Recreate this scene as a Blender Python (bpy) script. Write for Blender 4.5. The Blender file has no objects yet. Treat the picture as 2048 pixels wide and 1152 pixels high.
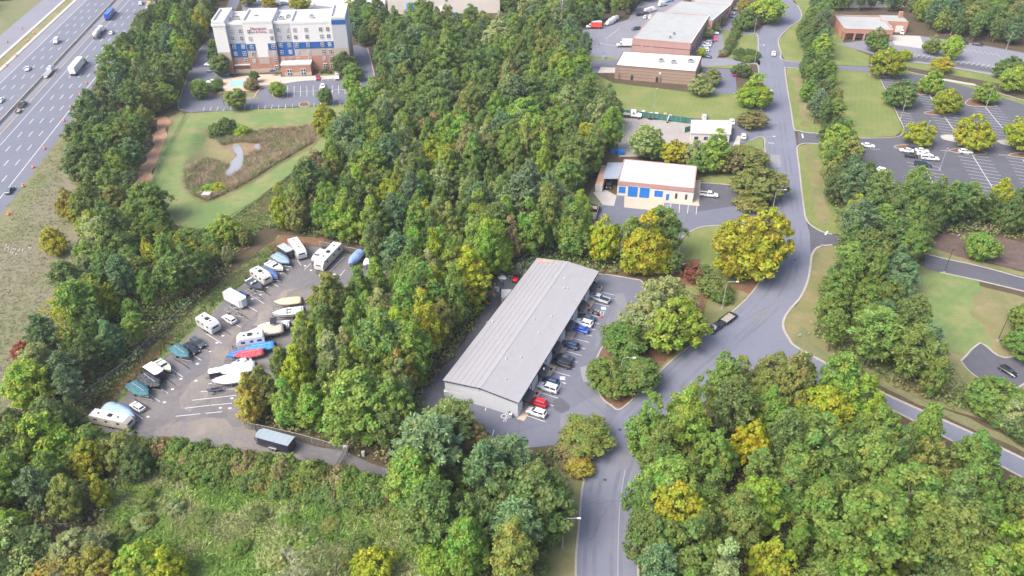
import bpy, bmesh, math, random
import numpy as np
from math import sin, cos, pi, radians, hypot, atan2
from mathutils import Vector, Matrix, geometry
from mathutils import noise as mnoise

# ---------------------------------------------------------------- camera, sky, sun, exposure
scene = bpy.context.scene
COL = scene.collection
HC, FPX = 125.0, 1593.0                    # camera height (m), focal length in 2048-wide pixels
TH = math.atan(1136.0 / FPX)               # tilt below the horizon
cam_data = bpy.data.cameras.new('camera'); cam = bpy.data.objects.new('camera', cam_data)
COL.objects.link(cam); scene.camera = cam
cam_data.sensor_width = 36.0; cam_data.lens = 36.0 * FPX / 2048.0
cam_data.clip_start = 1.0; cam_data.clip_end = 6000.0
cam.location = (0, 0, HC); cam.rotation_euler = (pi / 2 - TH, 0, 0)

SUN_EL, SUN_AZ = radians(50), radians(-122)   # azimuth measured from +Y (into the picture) towards +X
world = bpy.data.worlds.new('World'); scene.world = world; world.use_nodes = True
wn = world.node_tree.nodes; wl = world.node_tree.links
bg = wn['Background']; sky = wn.new('ShaderNodeTexSky')
sky.sky_type = 'NISHITA'; sky.sun_disc = False
sky.sun_elevation = SUN_EL; sky.sun_rotation = SUN_AZ
sky.air_density = 0.85; sky.dust_density = 4.5; sky.ozone_density = 1.0
wl.new(sky.outputs[0], bg.inputs[0]); bg.inputs[1].default_value = 0.15
sun_d = bpy.data.lights.new('sun', 'SUN'); sun = bpy.data.objects.new('sun', sun_d); COL.objects.link(sun)
sun_d.energy = 1.5; sun_d.angle = radians(32); sun_d.color = (1.0, 0.95, 0.87)
sdir = Vector((sin(SUN_AZ) * cos(SUN_EL), cos(SUN_AZ) * cos(SUN_EL), sin(SUN_EL)))
sun.rotation_euler = sdir.to_track_quat('Z', 'Y').to_euler()
sun.location = (-200, 200, 300)
vs = scene.view_settings
vs.view_transform = 'Standard'; vs.look = 'None'; vs.gamma = 1.0; vs.use_curve_mapping = False
vs.exposure = 1.45
scene.render.engine = 'CYCLES'
scene.cycles.max_bounces = 6; scene.cycles.diffuse_bounces = 3; scene.cycles.glossy_bounces = 2
scene.cycles.transmission_bounces = 2; scene.cycles.transparent_max_bounces = 8; scene.cycles.volume_bounces = 0
scene.cycles.use_denoising = True

# ---------------------------------------------------------------- geometry helpers
ST, CT = sin(TH), cos(TH)
def G(u, v, z=0.0):
    """surveyed plan position (x, y) of a point at height z"""
    a = (u - 1024.0) / FPX; b = (v - 576.0) / FPX
    t = (HC - z) / (ST + b * CT)
    return (a * t, t * (CT - b * ST))
def PX(x, y, z=0.0):
    dz = z - HC; d = y * CT - dz * ST; up = y * ST + dz * CT
    return (1024 + FPX * x / d, 576 - FPX * up / d)

def tag(o, label=None, cat=None, group=None, kind=None):
    if label: o['label'] = label
    if cat: o['category'] = cat
    if group: o['group'] = group
    if kind: o['kind'] = kind
    return o
def O(name, mesh, parent=None, loc=None, rz=0.0, color=None, scale=None):
    o = bpy.data.objects.new(name, mesh); COL.objects.link(o)
    if parent is not None: o.parent = parent
    if loc is not None: o.location = loc
    if rz: o.rotation_euler = (0, 0, rz)
    if color is not None: o.color = (*color[:3], 1.0)
    if scale is not None: o.scale = scale if hasattr(scale, '__len__') else (scale,) * 3
    return o
def thing(name, label, cat, loc=(0, 0, 0), rz=0.0, group=None):
    o = bpy.data.objects.new(name, None); COL.objects.link(o)
    o.empty_display_size = 0.5
    o.location = (loc[0], loc[1], loc[2] if len(loc) > 2 else 0.0); o.rotation_euler = (0, 0, rz)
    return tag(o, label, cat, group)

class MB:
    def __init__(s): s.v = []; s.f = []
    def add(s, vs, fs):
        n = len(s.v); s.v += [tuple(p) for p in vs]; s.f += [tuple(i + n for i in f) for f in fs]; return s
    def quad(s, *p): return s.add(p, [tuple(range(len(p)))])
    def box(s, x0, x1, y0, y1, z0, z1):
        return s.add([(x0,y0,z0),(x1,y0,z0),(x1,y1,z0),(x0,y1,z0),(x0,y0,z1),(x1,y0,z1),(x1,y1,z1),(x0,y1,z1)],
                     [(0,3,2,1),(4,5,6,7),(0,1,5,4),(1,2,6,5),(2,3,7,6),(3,0,4,7)])
    def hexa(s, b, t):     # bottom quad, top quad (ccw)
        return s.add(list(b) + list(t), [(3,2,1,0),(4,5,6,7),(0,1,5,4),(1,2,6,5),(2,3,7,6),(3,0,4,7)])
    def prism(s, poly, z0, z1):
        n = len(poly); v = [(p[0], p[1], z0) for p in poly] + [(p[0], p[1], z1) for p in poly]
        return s.add(v, [tuple(range(n))[::-1], tuple(range(n, 2 * n))] + [(i, (i+1) % n, n + (i+1) % n, n + i) for i in range(n)])
    def loft(s, rings, cap=True):
        n = len(rings[0]); v = [p for r in rings for p in r]; f = []
        for k in range(len(rings) - 1):
            for i in range(n):
                j = (i + 1) % n; f.append((k*n+i, k*n+j, (k+1)*n+j, (k+1)*n+i))
        if cap: f += [tuple(range(n))[::-1], tuple(range((len(rings)-1)*n, len(rings)*n))]
        return s.add(v, f)
    def tube(s, pts, rad, n=6, cap=True):
        rings = []
        for k, p in enumerate(pts):
            p = Vector(p); a = Vector(pts[max(k-1, 0)]); b = Vector(pts[min(k+1, len(pts)-1)])
            d = (b - a).normalized() if (b - a).length > 1e-6 else Vector((0,0,1))
            u = d.cross(Vector((0,0,1)) if abs(d.z) < .9 else Vector((1,0,0))).normalized(); w = d.cross(u)
            r = rad[k] if hasattr(rad, '__len__') else rad
            rings.append([tuple(p + (u*cos(2*pi*i/n) + w*sin(2*pi*i/n)) * r) for i in range(n)])
        return s.loft(rings, cap)
    def cyl(s, p0, p1, r0, r1=None, n=12): return s.tube([p0, p1], [r0, r0 if r1 is None else r1], n)
    def mesh(s, name, mat=None, smooth=False):
        m = bpy.data.meshes.new(name); m.from_pydata(s.v, [], s.f)
        if mat: m.materials.append(mat)
        bm = bmesh.new(); bm.from_mesh(m); bmesh.ops.recalc_face_normals(bm, faces=bm.faces); bm.to_mesh(m); bm.free()
        if smooth: m.polygons.foreach_set('use_smooth', [True] * len(m.polygons))
        m.update(); return m
    def obj(s, name, mat, parent=None, **k): return O(name, s.mesh(name, mat), parent, **k)

def np_mesh(name, verts, faces, mat):
    """verts (n,3), faces (m,k) arrays"""
    m = bpy.data.meshes.new(name); nv = len(verts); nf, k = faces.shape
    m.vertices.add(nv); m.vertices.foreach_set('co', np.asarray(verts, np.float32).ravel())
    m.loops.add(nf * k); m.loops.foreach_set('vertex_index', np.asarray(faces, np.int32).ravel())
    m.polygons.add(nf); m.polygons.foreach_set('loop_start', np.arange(0, nf * k, k, dtype=np.int32))
    m.polygons.foreach_set('loop_total', np.full(nf, k, np.int32))
    m.update(calc_edges=True); m.validate()
    if mat: m.materials.append(mat)
    return m

# ---------------------------------------------------------------- materials
MAT = {}
class NT:
    def __init__(s, name):
        s.m = bpy.data.materials.new(name); s.m.use_nodes = True; s.t = s.m.node_tree; s.b = s.t.nodes['Principled BSDF']
    def n(s, typ, **k):
        nd = s.t.nodes.new(typ)
        for a, v in k.items(): setattr(nd, a, v)
        return nd
    def l(s, a, b): s.t.links.new(a, b)
    def noise(s, vec, scale, detail=4, rough=.6, lo=.35, hi=.65):
        a = s.n('ShaderNodeTexNoise'); a.inputs['Scale'].default_value = scale; a.inputs['Detail'].default_value = detail
        a.inputs['Roughness'].default_value = rough; s.l(vec, a.inputs['Vector'])
        r = s.n('ShaderNodeMapRange'); r.inputs[1].default_value = lo; r.inputs[2].default_value = hi; s.l(a.outputs[0], r.inputs[0])
        return r.outputs[0]
    def mix(s, fac, a, b, mode='MIX'):
        x = s.n('ShaderNodeMix', data_type='RGBA', blend_type=mode)
        for i, q in ((0, fac), (6, a), (7, b)):
            if hasattr(q, 'is_linked'): s.l(q, x.inputs[i])
            elif i == 0: x.inputs[0].default_value = q
            else: x.inputs[i].default_value = (*q, 1.0)
        return x.outputs[2]
def mk(key, base, rough=.85, var=(), bump=None, metal=0.0, spec=.3, pos='world', coat=0.0, stripe=None):
    """var: (colour, noise scale, strength, lo, hi) layers mixed over the base"""
    t = NT(key); b = t.b
    b.inputs['Roughness'].default_value = rough; b.inputs['Metallic'].default_value = metal
    b.inputs['Specular IOR Level'].default_value = spec; b.inputs['Coat Weight'].default_value = coat
    if pos == 'world': vec = t.n('ShaderNodeNewGeometry').outputs['Position']
    else: vec = t.n('ShaderNodeTexCoord').outputs['Object']
    if base == 'obj': c = t.n('ShaderNodeObjectInfo').outputs['Color']
    else:
        rg = t.n('ShaderNodeRGB'); rg.outputs[0].default_value = (*base, 1.0); c = rg.outputs[0]
    for q in var:
        col, sc, st = q[:3]; lo, hi = q[3:5] if len(q) > 3 else (.35, .65)
        f = t.noise(vec, sc, lo=lo, hi=hi)
        mm = t.n('ShaderNodeMath', operation='MULTIPLY'); t.l(f, mm.inputs[0]); mm.inputs[1].default_value = st
        c = t.mix(mm.outputs[0], c, col)
    if stripe:
        mp = t.n('ShaderNodeMapping'); mp.inputs['Rotation'].default_value = (0, 0, stripe[3]); t.l(vec, mp.inputs['Vector'])
        wv = t.n('ShaderNodeTexWave'); wv.inputs['Scale'].default_value = stripe[0]; wv.inputs['Distortion'].default_value = 3.0; wv.inputs['Detail'].default_value = 3; wv.inputs['Detail Scale'].default_value = .6; t.l(mp.outputs[0], wv.inputs['Vector'])
        mm = t.n('ShaderNodeMath', operation='MULTIPLY'); t.l(wv.outputs['Fac'], mm.inputs[0]); mm.inputs[1].default_value = stripe[2]; c = t.mix(mm.outputs[0], c, stripe[1])
    t.l(c, b.inputs['Base Color'])
    if bump:
        a = t.n('ShaderNodeTexNoise'); a.inputs['Scale'].default_value = bump[0]; a.inputs['Detail'].default_value = 3; t.l(vec, a.inputs['Vector'])
        bp = t.n('ShaderNodeBump'); bp.inputs['Strength'].default_value = bump[1]; bp.inputs['Distance'].default_value = bump[2]
        t.l(a.outputs[0], bp.inputs['Height']); t.l(bp.outputs[0], b.inputs['Normal'])
    MAT[key] = t.m; return t.m

# ground and paving
mk('soil', (.085,.06,.04), .95, [((.045,.05,.02), .12, .9), ((.13,.075,.045), .5, .5), ((.03,.03,.018), 1.5, .5)], (2.0, .6, .2))
mk('lawn', (.13,.16,.045), .95, [((.105,.15,.04), .05, .9), ((.24,.21,.085), .09, .7, .48, .66), ((.20,.16,.09), .3, .5, .56, .7), ((.17,.20,.05), .9, .5), ((.075,.105,.03), 3.5, .45)], (5, .8, .10), stripe=(.16, (.17,.185,.06), .22, .35))
mk('lawn_dry', (.20,.17,.085), .95, [((.10,.13,.04), .09, .85), ((.27,.20,.13), .2, .6, .5, .7), ((.12,.12,.05), 1.8, .5)], (5, .5, .06))
mk('lawn_green', (.12,.18,.06), .95, [((.20,.22,.085), .05, .9, .4, .6), ((.085,.14,.04), .35, .5), ((.25,.21,.10), .10, .7, .50, .66), ((.07,.12,.035), 3.0, .5)], (5, .8, .10), stripe=(.14, (.17,.20,.07), .22, .9))
mk('meadow', (.10,.16,.04), .95, [((.17,.21,.07), .09, .8), ((.22,.18,.10), .14, .7, .52, .66), ((.06,.10,.025), .6, .6)], (3, .8, .2))
mk('verge', (.155,.15,.08), .95, [((.09,.125,.04), .06, .9), ((.21,.175,.115), .22, .5), ((.22,.12,.07), .12, .5, .58, .7), ((.08,.10,.035), 1.5, .5)], (4, .5, .06))
mk('slope_dry', (.165,.15,.102), .95, [((.115,.13,.06), .05, .9, .42, .6), ((.20,.175,.125), .22, .5), ((.09,.10,.045), .8, .55, .5, .66), ((.08,.085,.04), 3.0, .4)], (3, .6, .1))
mk('clay', (.34,.17,.105), .95, [((.40,.255,.18), .15, .8), ((.24,.12,.075), .5, .5), ((.15,.14,.065), .22, .85, .48, .62)], (2, .5, .1))
mk('mulch', (.145,.075,.045), .97, [((.22,.125,.07), .3, .7), ((.07,.04,.025), 1.6, .6), ((.10,.11,.04), .12, .4, .55, .7)], (4, .8, .08))
mk('bed', (.10,.07,.06), .97, [((.16,.115,.10), .5, .7), ((.05,.035,.03), 2.5, .6)], (4, .8, .08))
mk('mud', (.22,.145,.09), .7, [((.14,.10,.06), .4, .7)], (1.5, .3, .05))
ASV = lambda a, b, c: [(a, .07, .6), (b, .5, .35), (c, 9.0, .35)]
mk('asphalt_road', (.148,.157,.198), .9, ASV((.118,.126,.164), (.172,.18,.215), (.10,.106,.136)), (14, .25, .02))
mk('asphalt_lot', (.125,.132,.168), .9, ASV((.098,.104,.138), (.158,.16,.18), (.08,.085,.108)), (14, .25, .02))
mk('asphalt_track', (.118,.125,.158), .9, [((.148,.157,.198), .12, .9, .40, .60), ((.10,.106,.136), 6, .3)], (14, .25, .02))
mk('patch_soft', (.155,.157,.175), .93, [((.125,.132,.168), .15, 1.0, .42, .58), ((.17,.168,.18), 1.0, .4)], (10, .3, .02))
mk('asphalt_worn', (.215,.190,.160), .93, [((.125,.123,.132), .12, 1.0, .42, .58), ((.16,.13,.105), .5, .6), ((.24,.215,.185), 2.0, .4)], (10, .3, .02))
mk('asphalt_old', (.122,.12,.13), .92, [((.225,.195,.165), .04, .95, .42, .58), ((.16,.155,.16), .11, .6), ((.085,.085,.10), .16, .7), ((.21,.18,.15), .5, .5, .5, .68), ((.15,.105,.075), .9, .45, .58, .7), ((.07,.07,.08), 6, .35)], (10, .4, .02))
mk('asphalt_dark', (.084,.086,.104), .9, ASV((.064,.066,.082), (.115,.115,.128), (.055,.055,.066)), (14, .25, .02))
mk('asphalt_hwy', (.175,.178,.208), .9, ASV((.14,.143,.172), (.205,.205,.23), (.13,.132,.155)), (14, .2, .02))
mk('asphalt_hwyd', (.128,.137,.172), .9, ASV((.105,.113,.145), (.15,.155,.185), (.095,.10,.125)), (14, .2, .02))
mk('gravel', (.30,.275,.255), .95, [((.22,.205,.19), .1, .7), ((.36,.33,.30), .6, .5), ((.18,.17,.16), 4, .4)], (6, .6, .03))
mk('concrete', (.38,.355,.32), .9, [((.32,.30,.27), .2, .6), ((.44,.41,.37), 1.0, .4), ((.28,.26,.235), 5, .3)], (8, .2, .02))
mk('concrete_tan', (.40,.33,.255), .9, [((.34,.28,.22), .25, .6), ((.45,.38,.30), 1.2, .4)], (8, .2, .02))
mk('kerbstone', (.30,.275,.25), .9, [((.22,.205,.185), .4, .7), ((.36,.33,.30), 2.0, .4)], (8, .2, .02))
mk('paint', (.58,.58,.58), .8, [((.40,.40,.42), .8, .55, .45, .7), ((.55,.55,.56), 4, .5)], None)
mk('paint_yellow', (.60,.42,.10), .8, [((.40,.33,.2), 1.0, .5)])
mk('paint_blue', (.38,.52,.70), .8, [((.55,.6,.66), 1.0, .5)])
mk('water', (.21,.225,.24), .05, [((.26,.24,.2), .2, .3)], (1.2, .06, .05), spec=.8)
mk('pool', (.26,.46,.52), .08, spec=.8)
# buildings
mk('metal_wall', (.47,.49,.52), .55, [((.42,.44,.47), .15, .5), ((.51,.53,.55), 1.5, .3)], spec=.4)
mk('metal_wall_white', (.62,.62,.61), .6, [((.52,.52,.51), .4, .5)])
mk('roof_metal', 'obj', .6, [((.245,.24,.25), .08, .35), ((.30,.295,.305), .6, .25), ((.21,.205,.21), 2.2, .2), ((.20,.17,.15), .25, .3, .6, .75)], spec=.4)
mk('roof_white', (.50,.485,.475), .6, [((.43,.415,.395), .12, .6), ((.53,.52,.515), .8, .5), ((.38,.36,.34), .35, .45, .55, .7)])
mk('roof_grey', (.285,.295,.29), .85, [((.235,.245,.245), .06, .7), ((.32,.33,.32), .3, .5), ((.21,.22,.22), .035, .5, .5, .7)])
mk('roof_tan', (.40,.37,.34), .8, [((.34,.32,.30), .2, .6)])
mk('rust', (.36,.20,.13), .8, [((.45,.35,.28), .6, .7)])
mk('stucco', 'obj', .85, [((.25,.25,.26), .15, .05), ((.2,.2,.2), 2.0, .03)])
mk('paint_faint', (.32,.32,.34), .9)
mk('brick_red', (.34,.175,.125), .9, [((.28,.135,.095), .3, .6), ((.40,.23,.17), 1.6, .5)], (6, .3, .02))
mk('brick_pink', (.36,.215,.19), .9, [((.30,.175,.155), .25, .6), ((.40,.26,.235), 1.6, .4)], (6, .3, .02))
mk('brick_brown', (.27,.195,.15), .9, [((.22,.155,.12), .3, .6), ((.31,.235,.19), 1.6, .4)], (6, .3, .02))
mk('brick_dark', (.16,.105,.085), .9, [((.13,.085,.07), .5, .5)])
mk('block_cream', (.56,.52,.47), .9, [((.49,.455,.41), .3, .5)])
mk('door_blue', (.015,.14,.46), .5, [((.02,.18,.52), .8, .4)])
mk('awning', (.022,.026,.035), .7, [((.04,.045,.055), 1.5, .5)])
mk('awning_blue', (.04,.15,.42), .7)
mk('glass', (.03,.04,.055), .08, spec=.8, pos='obj')
mk('glass_pale', (.24,.28,.31), .12, [((.10,.13,.15), .5, .6)], spec=.8)
mk('steel', (.36,.37,.38), .45, metal=.6)
mk('pole_grey', (.36,.36,.355), .6, metal=.3)
mk('pole_black', (.025,.025,.03), .5)
mk('wood', (.34,.24,.15), .85, [((.24,.165,.10), 1.5, .7)], pos='obj')
mk('wood_grey', (.30,.26,.22), .85, [((.20,.175,.15), 1.5, .7)], pos='obj')
mk('timber_wall', (.10,.085,.075), .9, [((.16,.13,.11), 1.0, .6)])
mk('green_screen', (.035,.13,.105), .9, [((.05,.17,.14), .5, .6), ((.025,.085,.075), 1.3, .5)])
# vehicles
mk('paintwork', 'obj', .28, spec=.5, pos='obj', coat=.4)
mk('fabric', 'obj', .85, [((.02,.03,.04), .9, .22), ((.6,.65,.7), 2.5, .12)], (1.5, .6, .15), pos='obj')
mk('gelcoat', 'obj', .3, pos='obj', coat=.3)
mk('plain', 'obj', .7, pos='obj')
mk('tyre', (.018,.018,.02), .85)
mk('rim', (.42,.43,.45), .35, metal=.8)
mk('lamp_white', (.75,.76,.78), .2)
mk('lamp_red', (.35,.012,.015), .3)
mk('dark', (.022,.023,.026), .7)
mk('white', (.52,.52,.515), .5, [((.42,.42,.41), .8, .4)], pos='obj')
mk('orange', (.80,.14,.04), .7)
# foliage: the leaf colour comes from the tree, each leaf varies a little
def leafmat(key, trans=.25, hue=.03):
    t = NT(key); b = t.b
    oi = t.n('ShaderNodeObjectInfo'); g = t.n('ShaderNodeNewGeometry')
    tc = t.n('ShaderNodeTexCoord')
    nb = t.noise(g.outputs['Position'], .16, 3, .6, .38, .66)
    mq = t.n('ShaderNodeMath', operation='MULTIPLY'); t.l(nb, mq.inputs[0]); mq.inputs[1].default_value = .26
    nb2 = t.noise(g.outputs['Position'], .33, 2, .6, .45, .66)
    mq2 = t.n('ShaderNodeMath', operation='MULTIPLY'); t.l(nb2, mq2.inputs[0]); mq2.inputs[1].default_value = .24
    cc = t.mix(mq.outputs[0], oi.outputs['Color'], (.15,.215,.062)); cc = t.mix(mq2.outputs[0], cc, (.235,.26,.08))
    hs = t.n('ShaderNodeHueSaturation'); hs.inputs['Saturation'].default_value = 1.1; t.l(cc, hs.inputs['Color'])
    r1 = t.n('ShaderNodeMapRange'); r1.inputs[3].default_value = .76; r1.inputs[4].default_value = 1.26; t.l(g.outputs['Random Per Island'], r1.inputs[0])
    t.l(r1.outputs[0], hs.inputs['Value'])
    nz = t.n('ShaderNodeTexNoise'); nz.inputs['Scale'].default_value = .42; nz.inputs['Detail'].default_value = 2
    av = t.n('ShaderNodeVectorMath', operation='ADD'); t.l(tc.outputs['Object'], av.inputs[0])
    rr = t.n('ShaderNodeMath', operation='MULTIPLY'); t.l(oi.outputs['Random'], rr.inputs[0]); rr.inputs[1].default_value = 100
    t.l(rr.outputs[0], av.inputs[1]); t.l(av.outputs[0], nz.inputs['Vector'])
    r2 = t.n('ShaderNodeMapRange'); r2.inputs[1].default_value = .3; r2.inputs[2].default_value = .7
    r2.inputs[3].default_value = .5 - hue; r2.inputs[4].default_value = .5 + hue; t.l(nz.outputs[0], r2.inputs[0])
    t.l(r2.outputs[0], hs.inputs['Hue'])
    t.l(hs.outputs[0], b.inputs['Base Color']); b.inputs['Roughness'].default_value = .6; b.inputs['Specular IOR Level'].default_value = .25
    tr = t.n('ShaderNodeBsdfTranslucent'); t.l(hs.outputs[0], tr.inputs[0])
    ms = t.n('ShaderNodeMixShader'); ms.inputs[0].default_value = trans
    t.l(b.outputs[0], ms.inputs[1]); t.l(tr.outputs[0], ms.inputs[2])
    t.l(ms.outputs[0], t.t.nodes['Material Output'].inputs[0])
    MAT[key] = t.m
leafmat('leaf', .46, .035); leafmat('needle', .25, .02)
mk('bark', (.13,.10,.08), .95, [((.07,.055,.045), 2.0, .6)], pos='obj')
mk('bark_pale', (.50,.47,.43), .95, [((.22,.20,.18), 2.0, .6)], pos='obj')
def alpha_mat(key, base, alpha):
    t = NT(key); t.b.inputs['Base Color'].default_value = (*base, 1); t.b.inputs['Alpha'].default_value = alpha
    t.b.inputs['Roughness'].default_value = .6; t.b.inputs['Metallic'].default_value = .3; MAT[key] = t.m
alpha_mat('chainlink', (.22,.23,.23), .16)
# ---------------------------------------------------------------- ground and paving
rng = random.Random(7)
def catmull(pts, n=6, closed=False):
    out = []; m = len(pts)
    rngk = range(m) if closed else range(m - 1)
    for i in rngk:
        g = (lambda k: pts[k % m]) if closed else (lambda k: pts[min(max(k, 0), m - 1)])
        p0, p1, p2, p3 = g(i-1), g(i), g(i+1), g(i+2)
        for j in range(n):
            t = j / n; t2 = t*t; t3 = t2*t
            out.append(tuple(.5*((2*p1[k]) + (-p0[k]+p2[k])*t + (2*p0[k]-5*p1[k]+4*p2[k]-p3[k])*t2 + (-p0[k]+3*p1[k]-3*p2[k]+p3[k])*t3) for k in (0, 1)))
    if not closed: out.append(tuple(pts[-1]))
    return out
def jitter_poly(poly, step=2.0, amp=.6, seed=0):
    out = []
    for i, a in enumerate(poly):
        b = poly[(i+1) % len(poly)]; L = hypot(b[0]-a[0], b[1]-a[1]); n = max(1, int(L / step))
        for k in range(n):
            x = a[0] + (b[0]-a[0])*k/n; y = a[1] + (b[1]-a[1])*k/n
            q = mnoise.noise_vector(Vector((x*.22 + seed, y*.22, seed*3.1)))
            out.append((x + q.x*amp*1.6, y + q.y*amp*1.6))
    return out
def W(px): return [G(*p) for p in px]
def sheet(name, px, z, mat, smooth=0, jit=0.0, kind='structure', world=False):
    poly = list(px) if world else W(px)
    if smooth: poly = catmull(poly, smooth, True)
    if jit: poly = jitter_poly(poly, 1.6, jit, seed=len(poly) * .37)
    tris = geometry.tessellate_polygon([[Vector((p[0], p[1], 0)) for p in poly]])
    mb = MB(); mb.add([(p[0], p[1], z) for p in poly], [tuple(t) for t in tris])
    m = bpy.data.meshes.new(name); m.from_pydata(mb.v, [], mb.f); m.materials.append(MAT[mat])
    bm = bmesh.new(); bm.from_mesh(m)
    for f in bm.faces:
        f.normal_update()
        if f.normal.z < 0: f.normal_flip()
    bm.to_mesh(m); bm.free()
    o = O(name, m); tag(o, kind=kind); return o
def ribbon(pts, w, z0, z1, mb):
    """raised strip of width w whose inner edge follows pts (world)"""
    n = len(pts); L = []; R = []
    for i, p in enumerate(pts):
        a = pts[max(i-1, 0)]; b = pts[min(i+1, n-1)]; dx, dy = b[0]-a[0], b[1]-a[1]; d = hypot(dx, dy) or 1
        nx, ny = -dy/d, dx/d
        L.append((p[0] + nx*w/2, p[1] + ny*w/2)); R.append((p[0] - nx*w/2, p[1] - ny*w/2))
    rings = [[(R[i][0], R[i][1], z0), (R[i][0], R[i][1], z1), (L[i][0], L[i][1], z1), (L[i][0], L[i][1], z0)] for i in range(n)]
    mb.loft(rings)
def kerb(px, w=.42, smooth=5, h=.17, world=False):
    pts = list(px) if world else W(px)
    if smooth: pts = catmull(pts, smooth)
    mb = MB(); ribbon(pts, w, 0, h, mb)
    return tag(mb.obj('kerb', MAT['kerbstone']), kind='structure')
def line_mb(mb, p, q, w=.14, z=.085):
    d = hypot(q[0]-p[0], q[1]-p[1]) or 1; nx, ny = -(q[1]-p[1])/d*w/2, (q[0]-p[0])/d*w/2
    mb.quad((p[0]+nx, p[1]+ny, z), (p[0]-nx, p[1]-ny, z), (q[0]-nx, q[1]-ny, z), (q[0]+nx, q[1]+ny, z))
PARENT = {}
def mark(parent, p, q, w=.14, mat='paint', z=.085, world=False, name='stall_line'):
    if not world: p, q = G(*p), G(*q)
    mb = MB(); line_mb(mb, p, q, w, z); return mb.obj(name, MAT[mat], parent)

# the basin below the hotel is a real hollow
BASIN = catmull(W([(392,258),(440,242),(520,246),(640,240),(618,285),(560,320),(480,368),(428,398),(392,398),(366,380),(362,345),(372,300)]), 4, True)
BAS = np.array(BASIN)
def basin_depth(x, y):
    """0 outside, up to 2.4 m inside"""
    inside = False; n = len(BASIN); dmin = 1e9
    for i in range(n):
        x0, y0 = BASIN[i]; x1, y1 = BASIN[(i+1) % n]
        if (y0 > y) != (y1 > y) and x < (x1-x0)*(y-y0)/(y1-y0) + x0: inside = not inside
        dx, dy = x1-x0, y1-y0; t = max(0, min(1, ((x-x0)*dx + (y-y0)*dy)/(dx*dx+dy*dy+1e-9)))
        dmin = min(dmin, hypot(x-x0-t*dx, y-y0-t*dy))
    if not inside: return 0.0
    t = min(dmin / 7.0, 1.0); return 2.4 * t*t*(3-2*t)
def in_poly(x, y, poly):
    c = False; n = len(poly); j = n - 1
    for i in range(n):
        if (poly[i][1] > y) != (poly[j][1] > y) and x < (poly[j][0]-poly[i][0])*(y-poly[i][1])/(poly[j][1]-poly[i][1]) + poly[i][0]: c = not c
        j = i
    return c
xs = [-3000,-1500,-800,-450] + [-360 + 6*i for i in range(121)] + [450,800,1500,3000]
ys = [-600,-200,0] + [30 + 6*i for i in range(86)] + [600,750,1000,1600,3200]
bx0, bx1 = BAS[:,0].min(), BAS[:,0].max(); by0, by1 = BAS[:,1].min(), BAS[:,1].max()
gv = []
for y in ys:
    for x in xs:
        d = basin_depth(x, y) if bx0 < x < bx1 and by0 < y < by1 else 0
        near = bx0-7 < x < bx1+7 and by0-7 < y < by1+7
        gv.append((x, y, -d - (.9 if near else 0)))
nx_ = len(xs); gf = np.array([(j*nx_+i, j*nx_+i+1, (j+1)*nx_+i+1, (j+1)*nx_+i) for j in range(len(ys)-1) for i in range(nx_-1)])
tag(O('ground', np_mesh('ground', np.array(gv), gf, MAT['soil'])), kind='structure')
def draped(name, px, dz, mat, step=1.6, smooth=0, jit=0.0):
    poly = W(px)
    if smooth: poly = catmull(poly, smooth, True)
    if jit: poly = jitter_poly(poly, 1.6, jit, seed=2.3)
    n = len(poly); vs_ = [Vector(p) for p in poly]; ed = [(i, (i+1) % n) for i in range(n)]
    a = np.array(poly)
    for x in np.arange(a[:,0].min(), a[:,0].max(), step):
        for y in np.arange(a[:,1].min(), a[:,1].max(), step):
            if in_poly(x, y, poly): vs_.append(Vector((x, y)))
    r = geometry.delaunay_2d_cdt(vs_, ed, [], 1, 1e-4)
    m = bpy.data.meshes.new(name)
    m.from_pydata([(p.x, p.y, dz - basin_depth(p.x, p.y)) for p in r[0]], [], r[2]); m.materials.append(MAT[mat])
    m.polygons.foreach_set('use_smooth', [True]*len(m.polygons))
    return tag(O(name, m), kind='structure')

# --- highway (upper left)
HW0, HW1 = G(0, 397), G(277, 46)                      # right edge line of the carriageway
hd = Vector((HW1[0]-HW0[0], HW1[1]-HW0[1])).normalized(); hn = Vector((-hd.y, hd.x))   # hn points to the left carriageways
def HP(s, o): p = Vector(HW0) + hd*s + hn*o; return (p.x, p.y)
def hstrip(name, o0, o1, z, mat, s0=-160, s1=420): return sheet(name, [HP(s0,o0), HP(s1,o0), HP(s1,o1), HP(s0,o1)], z, mat, world=True)
hw = hstrip('highway', -4.2, 19.5, .05, 'asphalt_hwyd')
hstrip('highway', 19.5, 21.8, .05, 'asphalt_hwy'); hw2 = hstrip('highway', 22.6, 38.5, .05, 'asphalt_hwyd')
hstrip('highway', 38.5, 62.0, .048, 'asphalt_hwy')
for o0, o1 in ((43.0, 44.6), (49.0, 50.6)):
    q = MB(); a, b = 40, 420
    q.hexa([(*HP(a,o0),0), (*HP(b,o0),0), (*HP(b,o1),0), (*HP(a,o1),0)], [(*HP(a,o0),.25), (*HP(b,o0),.25), (*HP(b,o1),.25), (*HP(a,o1),.25)])
    tag(q.obj('pavement_slab', MAT['concrete']), kind='structure')
sheet('dirt_strip', [HP(30,44.6), HP(420,44.6), HP(420,49.0), HP(30,49.0)], .055, 'lawn_dry', jit=.3, world=True)
hstrip('verge', 62, 110, .03, 'verge')
sheet('embankment', [HP(-160,-4.2), HP(420,-4.2), HP(420,-9), HP(110,-14), HP(20,-26), HP(-40,-34), HP(-160,-44)], .03, 'slope_dry', jit=.7, world=True)
sheet('verge', [HP(-160,-4.1), HP(420,-4.1), HP(420,-7.5), HP(60,-9.5), HP(-30,-12), HP(-160,-14)], .045, 'verge', jit=.5, world=True)
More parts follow.
